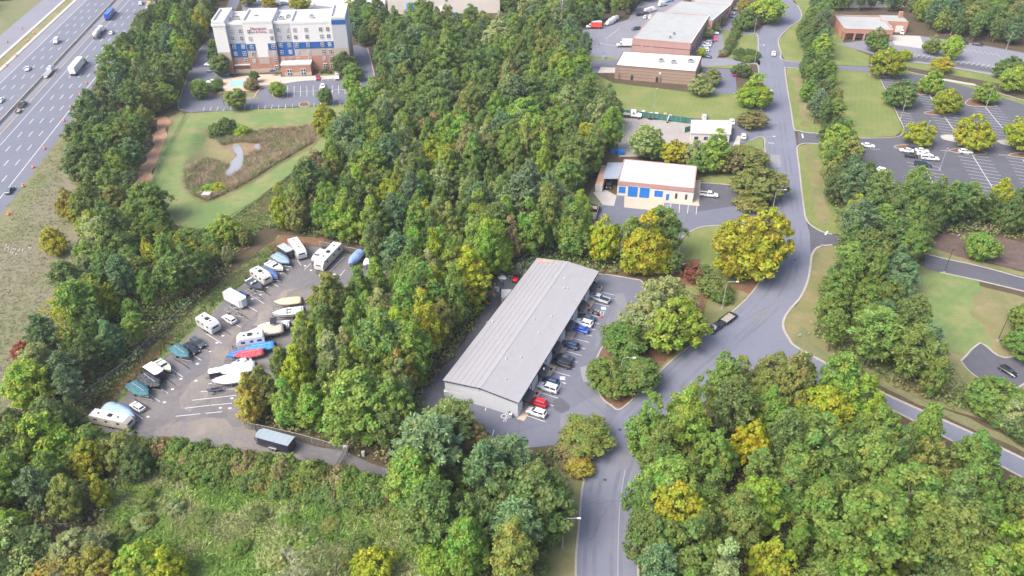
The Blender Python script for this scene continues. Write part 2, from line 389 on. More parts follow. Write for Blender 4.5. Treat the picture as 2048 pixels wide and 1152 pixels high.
for o, mt in ((0,'paint'), (18.6,'paint_yellow'), (23.4,'paint_yellow'), (38.0,'paint')):
    mark(hw, HP(-160,o), HP(420,o), .2, mt, .07, True, 'edge_line')
for o in (3.7, 7.4, 11.1, 14.8):
    if o in (14.8,): continue
    for s in range(-60, 400, 12): mark(hw, HP(s,o), HP(s+4.5,o), .2, 'paint', .07, True, 'lane_dash')
mark(hw, HP(-160,14.9), HP(420,14.9), .16, 'paint', .07, True, 'lane_line')
for o in (27.2, 30.9, 34.6):
    for s in range(-10, 400, 12): mark(hw2, HP(s,o), HP(s+4.5,o), .2, 'paint', .07, True, 'lane_dash')
q = MB(); rings = [[(*HP(s,21.9),0), (*HP(s,22.12),.4), (*HP(s,22.17),.95), (*HP(s,22.27),.95), (*HP(s,22.32),.4), (*HP(s,22.54),0)] for s in (-160, 0, 100, 200, 300, 420)]
q.loft(rings); b = thing('median_barrier', 'pale concrete barrier between the two carriageways of the highway', 'barrier'); q.obj('barrier_wall', MAT['concrete'], b)

# --- lawns, beds, banks
lw = lambda name, px, mat='lawn', z=.03, jit=.5, smooth=0: sheet(name, px, z, mat, smooth, jit)
draped('lawn', [(352,240),(378,226),(500,219),(640,213),(705,208),(690,250),(650,295),(612,328),(540,380),(455,442),(400,458),(352,450),(312,388),(302,366),(322,300)], .05, 'lawn_green', 1.7, 2, .3)
draped('reed_bed', [(415,252),(500,252),(560,248),(640,242),(630,288),(565,326),(495,370),(444,396),(412,408),(386,396),(366,366),(368,334),(395,300),(412,272)], .14, 'lawn_dry', 1.6, 3, .9)
draped('mud_flat', [(438,272),(470,268),(505,278),(522,278),(516,292),(495,298),(488,330),(458,348),(442,340),(455,315),(466,300),(458,286),(440,282)], .24, 'mud', 1.5, 3, .2)
zw = -2.4 + .36
sheet('pond_water', [(444,337),(454,345),(468,338),(481,325),(486,307),(484,293),(476,279),(466,279),(463,288),(472,300),(460,313),(457,325)], zw, 'water', 4, .15)
sheet('pond_water', [(507,280),(516,277),(519,287),(512,293)], zw, 'water', 3, .1)
sheet('dirt_track', [(318,238),(340,236),(332,262),(336,285),(318,320),(304,352),(292,375),(270,375),(276,350),(296,310),(308,275)], .04, 'clay', 3, 1.3)
lw('lawn', [(338,236),(365,222),(352,242),(335,285),(312,345),(300,372),(292,372),(322,315),(336,280)], 'lawn_dry', .035)
lw('bank', [(300,385),(352,452),(400,460),(455,444),(612,330),(640,330),(560,420),(520,462),(440,480),(360,478),(318,440)], 'meadow', .028)
lw('bank', [(162,806),(240,752),(330,672),(400,598),(470,540),(540,488),(560,470),(640,480),(600,492),(550,508),(505,552),(452,596),(405,645),(352,694),(302,742),(262,780),(238,805),(196,838),(150,850)], 'lawn_green', .04, .6)
lw('bank', [(162,806),(250,748),(330,676),(352,672),(318,716),(280,752),(236,790),(200,828),(160,836)], 'mulch', .05, .8)
lw('bank', [(530,492),(560,470),(650,478),(640,492),(585,488),(548,503)], 'mulch', .052, .8)
lw('meadow', [(210,905),(310,910),(430,930),(560,948),(700,972),(800,992),(900,1010),(960,1060),(960,1200),(200,1200),(170,1100),(225,1000)], 'meadow', .03, .8)
lw('meadow_path', [(345,1100),(420,1110),(470,1125),(520,1170),(360,1180)], 'lawn_dry', .036, .6, 3)
lw('clearing', [(86,1066),(140,1062),(150,1085),(125,1140),(70,1150),(68,1120)], 'mulch', .05, .3)
# around the blue-door building and the road
lw('lawn', [(1357,508),(1362,476),(1385,461),(1420,452),(1545,448),(1536,500),(1530,548),(1500,590),(1460,628),(1400,678),(1352,713),(1300,756),(1243,818),(1222,812),(1196,784),(1184,742),(1212,680),(1262,640),(1290,562),(1340,555)], 'lawn', .035)
lw('mulch_bed', [(1243,816),(1224,810),(1198,784),(1186,742),(1212,682),(1262,642),(1282,590),(1420,590),(1400,640),(1352,704),(1300,752)], 'mulch', .045, .3)
lw('mulch_bed', [(1195,545),(1300,555),(1410,580),(1530,548),(1524,565),(1490,600),(1450,580),(1380,560),(1400,520),(1300,520),(1190,520)], 'mulch', .047, .9)
lw('verge', [(1400,678),(1440,642),(1475,615),(1500,590),(1470,580),(1430,600),(1410,640)], 'lawn_dry', .052, .5)
lw('lawn', [(1152,1200),(1152,1120),(1160,1040),(1168,960),(1185,912),(1208,868),(1180,862),(1130,868),(1100,960),(1080,1060),(1060,1200)], 'lawn_dry', .03, .4)
lw('mulch_bed', [(1124,880),(1140,858),(1206,866),(1186,905),(1168,955),(1150,960)], 'mulch', .04, .3)
lw('lawn', [(1622,512),(1634,496),(1662,490),(1760,500),(1880,545),(1920,560),(2060,600),(2060,840),(1990,850),(1850,800),(1700,745),(1650,725),(1590,692),(1568,660),(1568,640),(1578,622),(1602,594),(1616,560)], 'lawn_dry', .03)
lw('lawn', [(1820,560),(1880,545),(1960,560),(1940,610),(1965,660),(1985,690),(1960,710),(1880,700),(1800,660),(1790,600)], 'lawn_green', .04, 1.2, 3)
lw('verge', [(1590,693),(1640,722),(1720,755),(1790,785),(1870,822),(1960,866),(2060,910),(2060,900),(1970,850),(1860,806),(1760,765),(1680,728),(1630,690),(1612,660),(1600,650)], 'verge', .045, .8)
lw('lawn', [(1588,262),(1600,263),(1615,268),(1680,270),(1720,277),(1790,272),(1806,258),(1755,152),(1736,138),(1672,132),(1572,137),(1578,185)], 'lawn', .03, .2)
lw('lawn', [(1594,300),(1598,292),(1618,287),(1690,292),(1700,330),(1720,420),(1690,470),(1660,468),(1640,461),(1614,440),(1607,410),(1602,370)], 'lawn', .03, .3)
lw('verge', [(1610,292),(1628,300),(1645,350),(1662,440),(1650,455),(1632,430),(1622,370),(1612,320)], 'lawn_dry', .045, 1.4)
lw('mulch_bed', [(1580,148),(1600,150),(1612,190),(1622,250),(1606,255),(1598,225),(1590,180)], 'lawn_dry', .045, 1.4)
lw('lawn', [(1557,80),(1561,105),(1570,120),(1672,130),(1736,133),(1740,112),(1690,90),(1672,60),(1640,30),(1604,37),(1578,57)], 'lawn', .03, .2)
lw('lawn', [(1597,16),(1604,37),(1660,32),(1660,-10),(1580,-20)], 'lawn', .03, .3)
lw('bed', [(1862,492),(1858,470),(1900,462),(1980,468),(2060,490),(2060,545),(1960,522),(1900,512)], 'bed', .04, .5)
lw('verge', [(1856,510),(1862,494),(1910,512),(1975,526),(2060,548),(2060,556),(1960,532)], 'lawn_dry', .045, .3)
# north: lawn between the two brick buildings' yards
lw('lawn', [(1185,146),(1226,166),(1400,187),(1480,188),(1520,205),(1526,255),(1470,246),(1380,236),(1190,214)], 'lawn', .03, .3)
lw('lawn', [(1160,112),(1230,116),(1236,122),(1160,122)], 'lawn', .052, .1)
lw('lawn', [(1444,60),(1515,70),(1515,125),(1500,122),(1450,118)], 'lawn', .055, .1)
lw('mulch_bed', [(1490,60),(1530,46),(1560,30),(1545,20),(1500,20),(1470,45)], 'mulch', .055, .3)
lw('lawn', [(1405,124),(1500,127),(1500,137),(1410,136)], 'lawn', .056, .1)
lw('lawn', [(1392,350),(1395,362),(1470,372),(1540,372),(1535,310),(1500,300),(1480,296),(1440,330)], 'lawn', .035, .3)
lw('lawn', [(1476,292),(1526,272),(1528,300),(1495,312),(1470,312)], 'lawn', .037, .2)
lw('lawn', [(1485,240),(1524,228),(1526,258),(1490,252)], 'lawn', .056, .2)
lw('verge', [(1475,374),(1540,372),(1540,415),(1478,408)], 'mulch', .055, .3)
# hotel grounds
lw('lawn', [(430,196),(520,198),(510,186),(440,178)], 'lawn_dry', .07, .1)
lw('mulch_bed', [(418,178),(530,176),(512,190),(440,192),(420,188)], 'mulch', .068, .1)
sheet('lawn', [(636,142),(690,142),(690,152),(636,150)], .075, 'lawn_dry', 0, .1)

# --- asphalt
RL = [(1152,1210),(1152,1120),(1158,1050),(1166,970),(1184,914),(1206,870),(1222,846),(1243,818),(1290,774),(1334,730),(1362,706),(1400,677),(1440,642),(1475,615),(1500,590),(1520,562),(1532,535),(1542,490),(1545,450),(1541,400),(1535,350),(1530,300),(1526,260),(1523,220),(1519,170),(1515,125),(1515,70),(1532,47),(1552,30),(1562,12),(1566,-20)]
RR = [(1278,1210),(1276,1110),(1277,1030),(1273,960),(1290,900),(1330,845),(1385,795),(1440,762),(1500,735),(1545,725),(1590,750),(1700,780)]
road_r = [(1592,694),(1578,678),(1567,658),(1567,642),(1577,623),(1602,593),(1616,560),(1621,530),(1623,512),(1620,470),(1612,440),(1607,410),(1602,370),(1597,325),(1594,300),(1592,280),(1588,258),(1582,220),(1576,185),(1570,137),(1562,105),(1557,80),(1576,57),(1602,37),(1598,16),(1586,6),(1590,-20)]
main = catmull(W(RL), 4) + [G(1590,-40)] + catmull(W(road_r[::-1]), 4) + catmull(W([(1660,731),(1712,757),(1761,784),(1817,810),(1885,840),(1960,874),(2001,896),(2048,919),(2140,965)]), 3) + catmull(W([(2140,1005),(2048,957),(1990,926),(1900,880),(1800,828),(1746,803),(1690,782),(1620,765),(1560,752),(1500,762),(1440,785),(1385,820),(1335,862),(1300,905),(1278,960),(1278,1030),(1276,1110),(1278,1210)]), 3)
road = sheet('road', main, .06, 'asphalt_road', world=True)
lot_w = sheet('parking_lot', [(1188,546),(1230,552),(1282,560),(1290,575),(1270,640),(1214,680),(1186,740),(1192,772),(1204,796),(1222,812),(1245,816),(1262,830),(1238,862),(1208,868),(1170,860),(1128,868),(1110,890),(980,905),(905,905),(838,840),(842,782),(884,736),(930,682),(962,632),(985,590),(1012,545),(1040,520),(1076,510)], .054, 'asphalt_lot')
sheet('service_lane', [(838,838),(842,782),(884,736),(930,682),(962,632),(985,590),(1005,560),(1050,560),(1000,640),(890,790),(880,815)], .058, 'asphalt_dark', 0, .25)
sheet('patched_asphalt', [(1108,802),(1120,797),(1128,802),(1140,812),(1138,822),(1124,827),(1110,822),(1104,812)], .0645, 'asphalt_dark', 0, .25)
lot_rv = sheet('storage_lot', [(205,862),(198,840),(240,806),(266,778),(304,742),(354,694),(408,645),(455,595),(508,550),(550,506),(586,488),(640,494),(752,522),(790,560),(700,660),(640,700),(580,760),(545,820),(492,856),(600,884),(690,905),(800,950),(880,985),(880,1010),(800,988),(690,966),(560,940),(430,926),(310,908),(240,892)], .056, 'asphalt_old', 0, .25)
lot_b = sheet('parking_lot', [(1170,510),(1192,445),(1198,415),(1228,392),(1232,388),(1394,366),(1474,374),(1480,395),(1475,410),(1545,416),(1548,452),(1425,452),(1388,460),(1364,476),(1358,510)], .057, 'asphalt_lot', 0)
sheet('parking_bay', [(1398,364),(1474,374),(1478,395),(1470,412),(1392,424),(1396,395)], .063, 'asphalt_dark')
sheet('concrete_apron', [(1249,393),(1330,398),(1326,423),(1248,415)], .068, 'concrete_tan')
sheet('concrete_apron', [(1186,385),(1212,380),(1233,392),(1228,412),(1206,410)], .066, 'concrete')
sheet('gravel_lane', [(1168,400),(1190,370),(1196,385),(1206,410),(1196,412)], .05, 'slope_dry', 0, .4)
sheet('timber_pad', [(1137,438),(1146,415),(1200,416),(1190,442)], .06, 'slope_dry', 0, .1)
yard = sheet('gravel_yard', [(1192,228),(1386,240),(1392,262),(1400,312),(1238,314),(1234,270),(1196,256)], .05, 'gravel', 0, .2)
sheet('driveway', [(1392,240),(1455,240),(1488,250),(1527,258),(1528,274),(1482,288),(1466,312),(1396,312),(1390,262)], .058, 'asphalt_lot')
sheet('concrete_walk', [(1466,290),(1474,272),(1482,272),(1478,296),(1468,302)], .07, 'concrete')
lot_n = sheet('parking_lot', [(1160,112),(1165,60),(1215,52),(1255,40),(1275,10),(1310,-25),(1480,-30),(1500,20),(1480,50),(1452,90),(1432,118),(1400,128),(1240,120)], .05, 'asphalt_hwy')
sheet('driveway', [(1160,122),(1240,120),(1236,146),(1190,146),(1160,146)], .054, 'asphalt_lot')
sheet('driveway', [(1400,128),(1436,116),(1500,120),(1520,122),(1520,130),(1500,128),(1405,134)], .06, 'asphalt_hwy')
sheet('driveway', [(1475,58),(1520,60),(1520,70),(1475,68)], .062, 'asphalt_lot')
sheet('parking_lot', [(1404,137),(1470,138),(1474,188),(1420,188),(1402,160)], .06, 'asphalt_lot')
sheet('concrete_apron', [(1196,146),(1202,134),(1232,136),(1230,146)], .064, 'concrete')
lot_h = sheet('hotel_lot', [(462,-10),(452,18),(420,78),(398,100),(378,145),(357,208),(366,222),(385,226),(500,218),(640,211),(700,208),(758,192),(744,125),(738,100),(715,90),(700,92),(705,135),(640,155),(520,172),(450,150),(440,110),(452,60),(486,-10)], .05, 'asphalt_lot')
sheet('hotel_lot', [(486,30),(640,20),(735,40),(740,20),(700,-20),(480,-20)], .046, 'asphalt_hwy')
sheet('terrace', [(440,160),(505,150),(562,148),(560,168),(520,172),(500,182),(450,182)], .072, 'concrete_tan')
sheet('walkway', [(560,154),(695,150),(695,156),(600,163),(562,168)], .078, 'concrete')
sheet('pool_water', [(462,162),(487,160),(487,172),(458,175)], .09, 'pool')
lot_e = sheet('parking_lot', [(1738,130),(1757,153),(1808,258),(1795,274),(1720,277),(1680,270),(1618,266),(1596,262),(1596,292),(1618,286),(1690,292),(1690,440),(2120,470),(2120,230),(2048,208),(1990,188),(1930,168),(1850,150),(1790,140)], .05, 'asphalt_dark')
sheet('driveway', [(1566,121),(1672,131),(1738,134),(1742,146),(1672,138),(1568,136)], .058, 'asphalt_lot')
sheet('driveway', [(1618,447),(1640,462),(1664,469),(1720,478),(1720,500),(1664,490),(1636,494),(1622,512)], .066, 'asphalt_dark')
sheet('driveway', [(1850,508),(1900,520),(1960,533),(2060,560),(2060,586),(1960,562),(1880,545),(1850,538)], .05, 'asphalt_dark')
lot_n2 = sheet('parking_lot', [(1672,88),(1720,82),(1790,70),(1840,72),(1950,88),(2060,108),(2060,165),(1990,150),(1880,132),(1800,122),(1742,108),(1690,92)], .05, 'asphalt_hwy')
sheet('parking_bay', [(1840,112),(1990,135),(2010,150),(1890,130),(1810,118)], .058, 'asphalt_dark')
sheet('forecourt', [(1776,70),(1840,72),(1850,98),(1790,90)], .057, 'concrete')
lw('median', [(1800,122),(1880,133),(1990,152),(2060,168),(2060,178),(1980,164),(1880,146),(1812,134)], 'lawn', .062, .1)
lw('median', [(1740,134),(1800,140),(1860,152),(1940,170),(2010,192),(2060,205),(2060,214),(1990,190),(1900,165),(1850,152),(1790,144),(1745,140)], 'lawn', .064, .1)
sheet('walkway', [(1850,151),(1950,168),(1952,172),(1850,155)], .07, 'concrete')
sheet('corner_lot', [(1922,722),(1930,714),(1960,686),(1985,704),(2010,716),(2060,708),(2060,760),(2012,792),(1985,775),(1940,744)], .05, 'asphalt_dark')
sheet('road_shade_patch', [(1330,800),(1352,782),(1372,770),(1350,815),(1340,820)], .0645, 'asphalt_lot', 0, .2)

for offs in (1.6, 3.3, 6.4, 8.1):
    base = catmull(W(RL[:27]), 5); pts = []
    for i, q0 in enumerate(base):
        a0, b0 = base[max(i-1, 0)], base[min(i+1, len(base)-1)]; dx, dy = b0[0]-a0[0], b0[1]-a0[1]; dd = hypot(dx, dy) or 1; pts.append((q0[0]+dy/dd*offs, q0[1]-dx/dd*offs))
    mbt = MB(); ribbon(pts, .75, .061, .0665, mbt); wt = mbt.obj('wheel_track', MAT['asphalt_track']); wt.parent = road
for iz, poly in enumerate(([(300,880),(360,845),(430,840),(500,862),(560,905),(480,918),(380,915)], [(360,790),(400,745),(440,700),(470,690),(440,745),(400,800),(380,830)], [(500,650),(530,615),(560,590),(600,570),(570,600),(540,640)], [(560,905),(640,925),(720,950),(700,960),(600,935)], [(455,860),(490,858),(520,872),(500,890),(460,880)])):
    wo = sheet('worn_patch', poly, .0600 + .0022*iz, 'asphalt_worn', 2, 1.6); wo.parent = lot_rv
    if 'kind' in wo: del wo['kind']
for iz, poly in enumerate(([(1190,690),(1240,640),(1260,600),(1240,590),(1200,660),(1170,720)], [(1130,830),(1190,790),(1220,820),(1180,850),(1120,855)])):
    wo = sheet('worn_patch', poly, .0600 + .0022*iz, 'patch_soft', 2, 1.4); wo.parent = lot_w
    if 'kind' in wo: del wo['kind']
# --- kerbs
kerb(RL[:6]); kerb([(1206,870),(1212,864),(1200,860),(1172,858),(1150,862)], .3)
kerb([(1282,562),(1290,578),(1272,640),(1214,681),(1186,741),(1193,772),(1204,796),(1222,811),(1243,818),(1290,774),(1334,730),(1362,706),(1400,677),(1440,642),(1475,615),(1500,590),(1520,562),(1532,535),(1542,490),(1546,452),(1425,452),(1388,460),(1364,476),(1357,508)])
kerb([(1190,547),(1230,552),(1282,561)])
kerb([(1278,1210),(1276,1110),(1277,1030),(1274,960)])
kerb([(2140,965),(2048,919),(2001,896),(1960,874),(1885,840),(1817,810),(1761,784),(1712,757),(1660,731),(1592,694),(1578,678),(1567,658),(1567,642),(1577,623),(1602,593),(1616,560),(1621,530),(1624,510),(1636,495),(1664,490)], .6)
kerb([(2140,1005),(2048,957),(1990,926),(1900,880),(1800,828),(1746,803)])
kerb([(1664,469),(1640,462),(1614,442),(1607,410),(1602,370),(1597,325),(1594,300),(1598,291),(1618,287),(1690,292)], .5)
kerb([(1690,270),(1618,266),(1600,262),(1588,257),(1582,220),(1576,185),(1570,138),(1580,136),(1672,139)], .5)
kerb([(1672,130),(1570,121),(1562,105),(1557,80),(1576,57),(1602,37),(1598,16),(1586,6)], .5)
kerb([(1541,400),(1536,350),(1530,302),(1526,274),(1500,281)]); kerb([(1488,248),(1526,257),(1523,220),(1519,170),(1515,130),(1500,128)]); kerb([(1500,120),(1515,122),(1515,71),(1500,69)])
kerb([(1394,365),(1474,373),(1480,394),(1476,408)]); kerb([(1757,152),(1808,257)], .35); kerb([(1720,277),(1795,274),(1808,258)], .35)
kerb([(420,80),(398,102),(378,146),(357,208),(366,221)], .5); kerb([(735,96),(743,125),(757,190)], .5); kerb([(705,96),(708,120),(716,150),(722,172),(714,188),(700,190)], .4)
kerb([(440,192),(500,198),(512,188),(524,176),(560,168)], .5); kerb([(562,170),(600,163),(695,156)], .3)
kerb([(1850,508),(1900,520),(1960,533),(2060,560)], .4); kerb([(1880,545),(1960,562),(2060,586)], .4)
kerb([(1922,722),(1930,714),(1960,686),(1985,704),(2010,716),(2060,708)], .45, 2); kerb([(2060,760),(2012,792)], .4); kerb([(1922,722),(1940,744),(1985,775),(2012,792)], .2)
kerb([(1738,130),(1800,140),(1850,151),(1940,168),(2010,190),(2060,204)], .4); kerb([(1800,121),(1880,132),(1990,151),(2060,168)], .4)
kerb([(1200,258),(1196,226)], .3)
def island(px, mat='mulch'):
    pts = catmull(W(px), 4, True); kerb(pts + [pts[0]], .35, 0, .18, True); sheet('planting_island', pts, .10, mat, world=True)
for c, r in (((1762,150),(24,4)), ((1880,226),(32,5)), ((1913,200),(0,0)),):
    if r[0]: island([(c[0]-r[0],c[1]), (c[0],c[1]-r[1]), (c[0]+r[0],c[1]), (c[0],c[1]+r[1])])
island([(1931,205),(1945,197),(1965,200),(1992,212),(1985,214),(1940,212)])
island([(1826,184),(1840,180),(1870,184),(1876,188),(1850,190),(1830,188)])
island([(1882,272),(1900,270),(1935,276),(1960,281),(1930,286),(1890,280)], 'concrete'); island([(1995,282),(2020,280),(2060,287),(2060,294),(2010,290)], 'concrete')
island([(1790,292),(1815,290),(1850,293),(1860,298),(1830,300),(1795,297)]); island([(1900,300),(1930,297),(1965,303),(1972,308),(1940,309),(1905,304)]); island([(2018,310),(2040,306),(2080,312),(2080,318),(2030,314)])
island([(546,180),(564,178),(566,194),(548,195)]); island([(694,184),(716,174),(720,186),(700,190)]); island([(600,206),(616,205),(617,213),(601,214)])
# ---------------------------------------------------------------- painted stall lines
def stalls(parent, a0, a1, b0, b1, n, w=.13, skip=(), world=False):
    """n+1 lines from (a0-a1) to (b0-b1)"""
    if not world: a0, a1, b0, b1 = (G(*p) for p in (a0, a1, b0, b1))
    for i in range(n + 1):
        if i in skip: continue
        t = i / n; L = lambda p, q: (p[0]+(q[0]-p[0])*t, p[1]+(q[1]-p[1])*t)
        mark(parent, L(a0, b0), L(a1, b1), w, world=True)
stalls(lot_w, (1046,829), (1090,844), (1200,572), (1236,580), 20, skip=(20,))
for a, b in (((1092,752),(1130,768)), ((1083,769),(1122,785)), ((1176,616),(1208,624)), ((1172,623),(1205,632))): mark(lot_w, a, b, .14)
for k in range(6):
    t = k/5; p = (1092+(1122-1092)*t, 752+(764-752)*t); mark(lot_w, p, (p[0]-3, p[1]+15), .14, name='hatch_line')
    p = (1180+(1208-1180)*t, 617+(625-617)*t); mark(lot_w, p, (p[0]-3, p[1]+7), .14, name='hatch_line')
for u, v in ((1125,757), (1207,617)):
    p = G(u, v); mb = MB(); mb.quad((p[0]-.6,p[1]-.6,.086), (p[0]+.6,p[1]-.6,.086), (p[0]+.6,p[1]+.6,.086), (p[0]-.6,p[1]+.6,.086)); mb.obj('accessible_symbol', MAT['paint_blue'], lot_w)
for a, b in (((974,811),(970,822)), ((988,860),(980,889)), ((936,866),(930,884)), ((1130,870),(1120,882))): mark(lot_w, a, b, .16)
key = [((253,815),(286,838)), ((268,797),(303,820)), ((318,745),(352,772)), ((348,717),(380,738)), ((395,686),(425,705)), ((430,650),(462,670)), ((470,622),(500,640)), ((515,575),(542,592)), ((545,540),(570,556)), ((570,518),(586,532)), ((589,512),(602,531))]
for (a0, a1), (b0, b1), n in zip(key[:-1], key[1:], (1,3,2,2,2,2,3,2,1,1)): stalls(lot_rv, a0, a1, b0, b1, n)
for a, b in (((352,833),(401,828)), ((412,827),(444,824)), ((370,817),(420,811)), ((422,811),(464,807)), ((385,801),(473,791)), ((402,784),(482,777)), ((417,768),(432,766)), ((447,737),(456,736)), ((526,653),(586,645)), ((609,539),(622,527)), ((655,547),(688,514)), ((680,552),(690,540))): mark(lot_rv, a, b, .15)
stalls(lot_b, (1342,407), (1341,424), (1394,412), (1392,429), 3)
for k in range(5): mark(lot_b, (1330, 405+3.2*k), (1341, 406+3.2*k), .12, name='hatch_line')
sd = Vector(G(1986,325)) - Vector(G(1913,314)); sd = sd.normalized() * 5.3
def spine(a, b, both=True, lines=True):
    a, b = Vector(G(*a)), Vector(G(*b)); L = (b-a).length
    if lines: mark(lot_e, a, b, .2, world=True, name='spine_line')
    for k in range(int(L/2.75)+1):
        p = a + (b-a).normalized()*2.75*k
        mark(lot_e, p - (sd if both else Vector((0,0))), p + sd, .13, world=True)
spine((1858,190),(1916,272)); spine((1971,215),(2026,282)); spine((1945,311),(1995,392)); spine((1846,330),(1880,390)); spine((1760,158),(1806,254), False, False); spine((2046,320),(2090,392))
for a, b in (((1881,301),(1906,303)), ((1997,310),(2020,311)), ((1740,298),(1760,299))): mark(lot_e, a, b, .2)
stalls(lot_n2, (1830,108), (1822,113), (1990,131), (1982,137), 16); stalls(lot_n2, (1900,120), (1910,124), (2048,143), (2058,148), 12); stalls(lot_n2, (1840,84), (1850,90), (1990,106), (2000,113), 14)
stalls(lot_h, (575.5,172), (575.5,195), (690,171), (690,188), 9); mark(lot_h, (568,185), (692,179), .12)
stalls(lot_h, (409,214), (406,223), (585,209), (584,217), 13); stalls(lot_h, (628,206), (628,214), (692,203), (693,210), 5)
stalls(lot_h, (630,154), (630,163), (695,152), (695,160), 5); stalls(lot_h, (428,108), (412,108), (446,150), (428,152), 8)
stalls(lot_n, (1420,66), (1430,67), (1398,118), (1414,119), 12); stalls(lot_n, (1186,98), (1200,87), (1232,62), (1240,56), 5); mark(lot_n, (1200,87), (1232,92), .2)
for a, b in (((1655,463),(1650,470)), ((1604,268),(1606,276))): mark(road, a, b, .5, name='stop_bar')
mb = MB(); cl = catmull(W([(1236,1210),(1236,1100),(1240,1010),(1250,940)]), 8)
for p, q in zip(cl[:-1], cl[1:]): line_mb(mb, p, q, .1, .078)
mb.obj('centre_line', MAT['paint_faint'], road)
mark(road, (1536,286), (1548,287), .3, name='stop_bar')
def text_obj(name, c):
    tmp = bpy.data.objects.new('tmp_text', c); COL.objects.link(tmp); bpy.context.view_layer.update()
    m = bpy.data.meshes.new_from_object(tmp.evaluated_get(bpy.context.evaluated_depsgraph_get()))
    bpy.data.objects.remove(tmp); return O(name, m)
def ground_text(txt, u, v, size, ang, parent, z=.09):
    c = bpy.data.curves.new('painted_word', 'FONT'); c.body = txt; c.size = size; c.align_x = 'CENTER'; c.materials.append(MAT['paint'])
    o = text_obj('painted_word', c); p = G(u, v); o.location = (p[0], p[1], z); o.rotation_euler = (0, 0, ang); o.parent = parent; return o
wa = atan2(G(893,790)[1]-G(1033,832)[1], G(893,790)[0]-G(1033,832)[0])
ground_text('NO', 1005, 827, 1.9, wa + pi/2, lot_w); ground_text('PARKING', 1013, 831, 1.0, wa + pi/2, lot_w)

wr = random.Random(17)
for u, v in ((296,834),(329,805),(345,779),(362,758),(395,728),(421,703),(434,686),(446,672),(505,598),(521,590),(534,575),(547,562),(561,548),(575,540),(610,532),(622,541),(640,551),(669,549),(464,797),(441,816),(460,817),(392,762)):
    p = G(u, v); mb = MB(); mb.quad((p[0]-.32,p[1]-.22,.08),(p[0]+.32,p[1]-.22,.08),(p[0]+.32,p[1]+.22,.08),(p[0]-.32,p[1]+.22,.08)); mb.obj('bay_number_plate', MAT['paint'], lot_rv)
mk('sealant', (.05,.05,.056), .8); mk('patch_light', (.21,.21,.225), .9, [((.17,.17,.185), 1.0, .6)]); mk('patch_mid', (.15,.152,.172), .9, [((.12,.122,.14), 1.0, .6)])
def crack(parent, a, b, w=.07, n=9, amp=.35, z=.074):
    a, b = Vector(G(*a)), Vector(G(*b)); d = b-a; nn = Vector((-d.y, d.x)).normalized(); pts = [a + d*i/n + nn*wr.uniform(-amp, amp)*(0 < i < n) for i in range(n+1)]; mb = MB()
    for p, q in zip(pts[:-1], pts[1:]): line_mb(mb, p, q, w, z)
    mb.obj('crack_seal', MAT['sealant'], parent)
for a, b in (((1170,1010),(1262,1000)), ((1180,1080),(1225,1000)), ((1520,640),(1470,690)), ((1560,600),(1450,660)), ((1530,350),(1595,352)), ((1532,240),(1580,236)), ((1300,790),(1350,745)), ((1570,470),(1600,560)), ((1520,150),(1568,160))): crack(road, a, b, .06)
for a, b in (((1200,700),(1140,720)), ((1230,620),(1180,760)), ((1150,780),(1210,830)), ((1090,850),(1000,870)), ((1040,840),(1030,890))): crack(lot_w, a, b, .06)
for a, b in (((330,860),(420,800)), ((400,880),(520,905)), ((450,700),(520,620)), ((560,600),(640,560)), ((350,780),(430,730)), ((620,920),(760,960)), ((300,880),(380,905))): crack(lot_rv, a, b, .08, 12, .6)
for a, b in (((1220,440),(1340,445)), ((1380,420),(1360,470)), ((1260,460),(1250,500))): crack(lot_b, a, b, .06)
for par, poly, m in ((road, [(1236,905),(1258,900),(1262,935),(1240,940)], 'patch_mid'), (road, [(1540,310),(1560,310),(1562,335),(1541,335)], 'patch_light'), (road, [(1500,640),(1530,612),(1542,622),(1512,652)], 'patch_mid'), (road, [(1545,95),(1560,95),(1562,104),(1546,104)], 'patch_mid'), (lot_w, [(1160,735),(1190,728),(1188,762),(1166,766)], 'patch_light')):
    o = sheet('asphalt_patch', poly, .0705, m, 0, .25); o.parent = par
    if 'kind' in o: del o['kind']
for u, v in ((1210,960),(1590,520),(1552,250),(1240,860)):
    p = G(u, v); mb = MB(); mb.cyl((p[0],p[1],.06),(p[0],p[1],.082),.36,n=14); mb.obj('manhole_cover', MAT['sealant'], road)

# ---------------------------------------------------------------- buildings
class Wall:
    """a wall from A (left, seen from outside) to B (right)"""
    def __init__(s, A, B):
        s.A = Vector(A[:2]); s.d = Vector(B[:2]) - s.A; s.L = s.d.length; s.d.normalize(); s.n = Vector((s.d.y, -s.d.x))
    def p(s, t, z, o=0.0): q = s.A + s.d*t + s.n*o; return (q.x, q.y, z)
    def box(s, mb, s0, s1, z0, z1, o0, o1):
        mb.hexa([s.p(s0,z0,o0), s.p(s0,z0,o1), s.p(s1,z0,o1), s.p(s1,z0,o0)], [s.p(s0,z1,o0), s.p(s0,z1,o1), s.p(s1,z1,o1), s.p(s1,z1,o0)]); return mb
    def part(s, name, mat, parent, s0, s1, z0, z1, o0, o1, color=None):
        return s.box(MB(), s0, s1, z0, z1, o0, o1).obj(name, MAT[mat], parent, color=color)
def flat(name, mat, parent, poly, z0, z1, color=None): return MB().prism(poly, z0, z1).obj(name, MAT[mat], parent, color=color)
def quadwalls(c): return [Wall(c[i], c[(i+1) % 4]) for i in range(4)]   # c: front-left, front-right, back-right, back-left (ccw from above)
def shell(parent, c, h, mat, t=.3, color=None):
    ws = quadwalls(c)
    for w in ws: w.part('wall', mat, parent, 0, w.L, 0, h, -t, 0, color)
    return ws
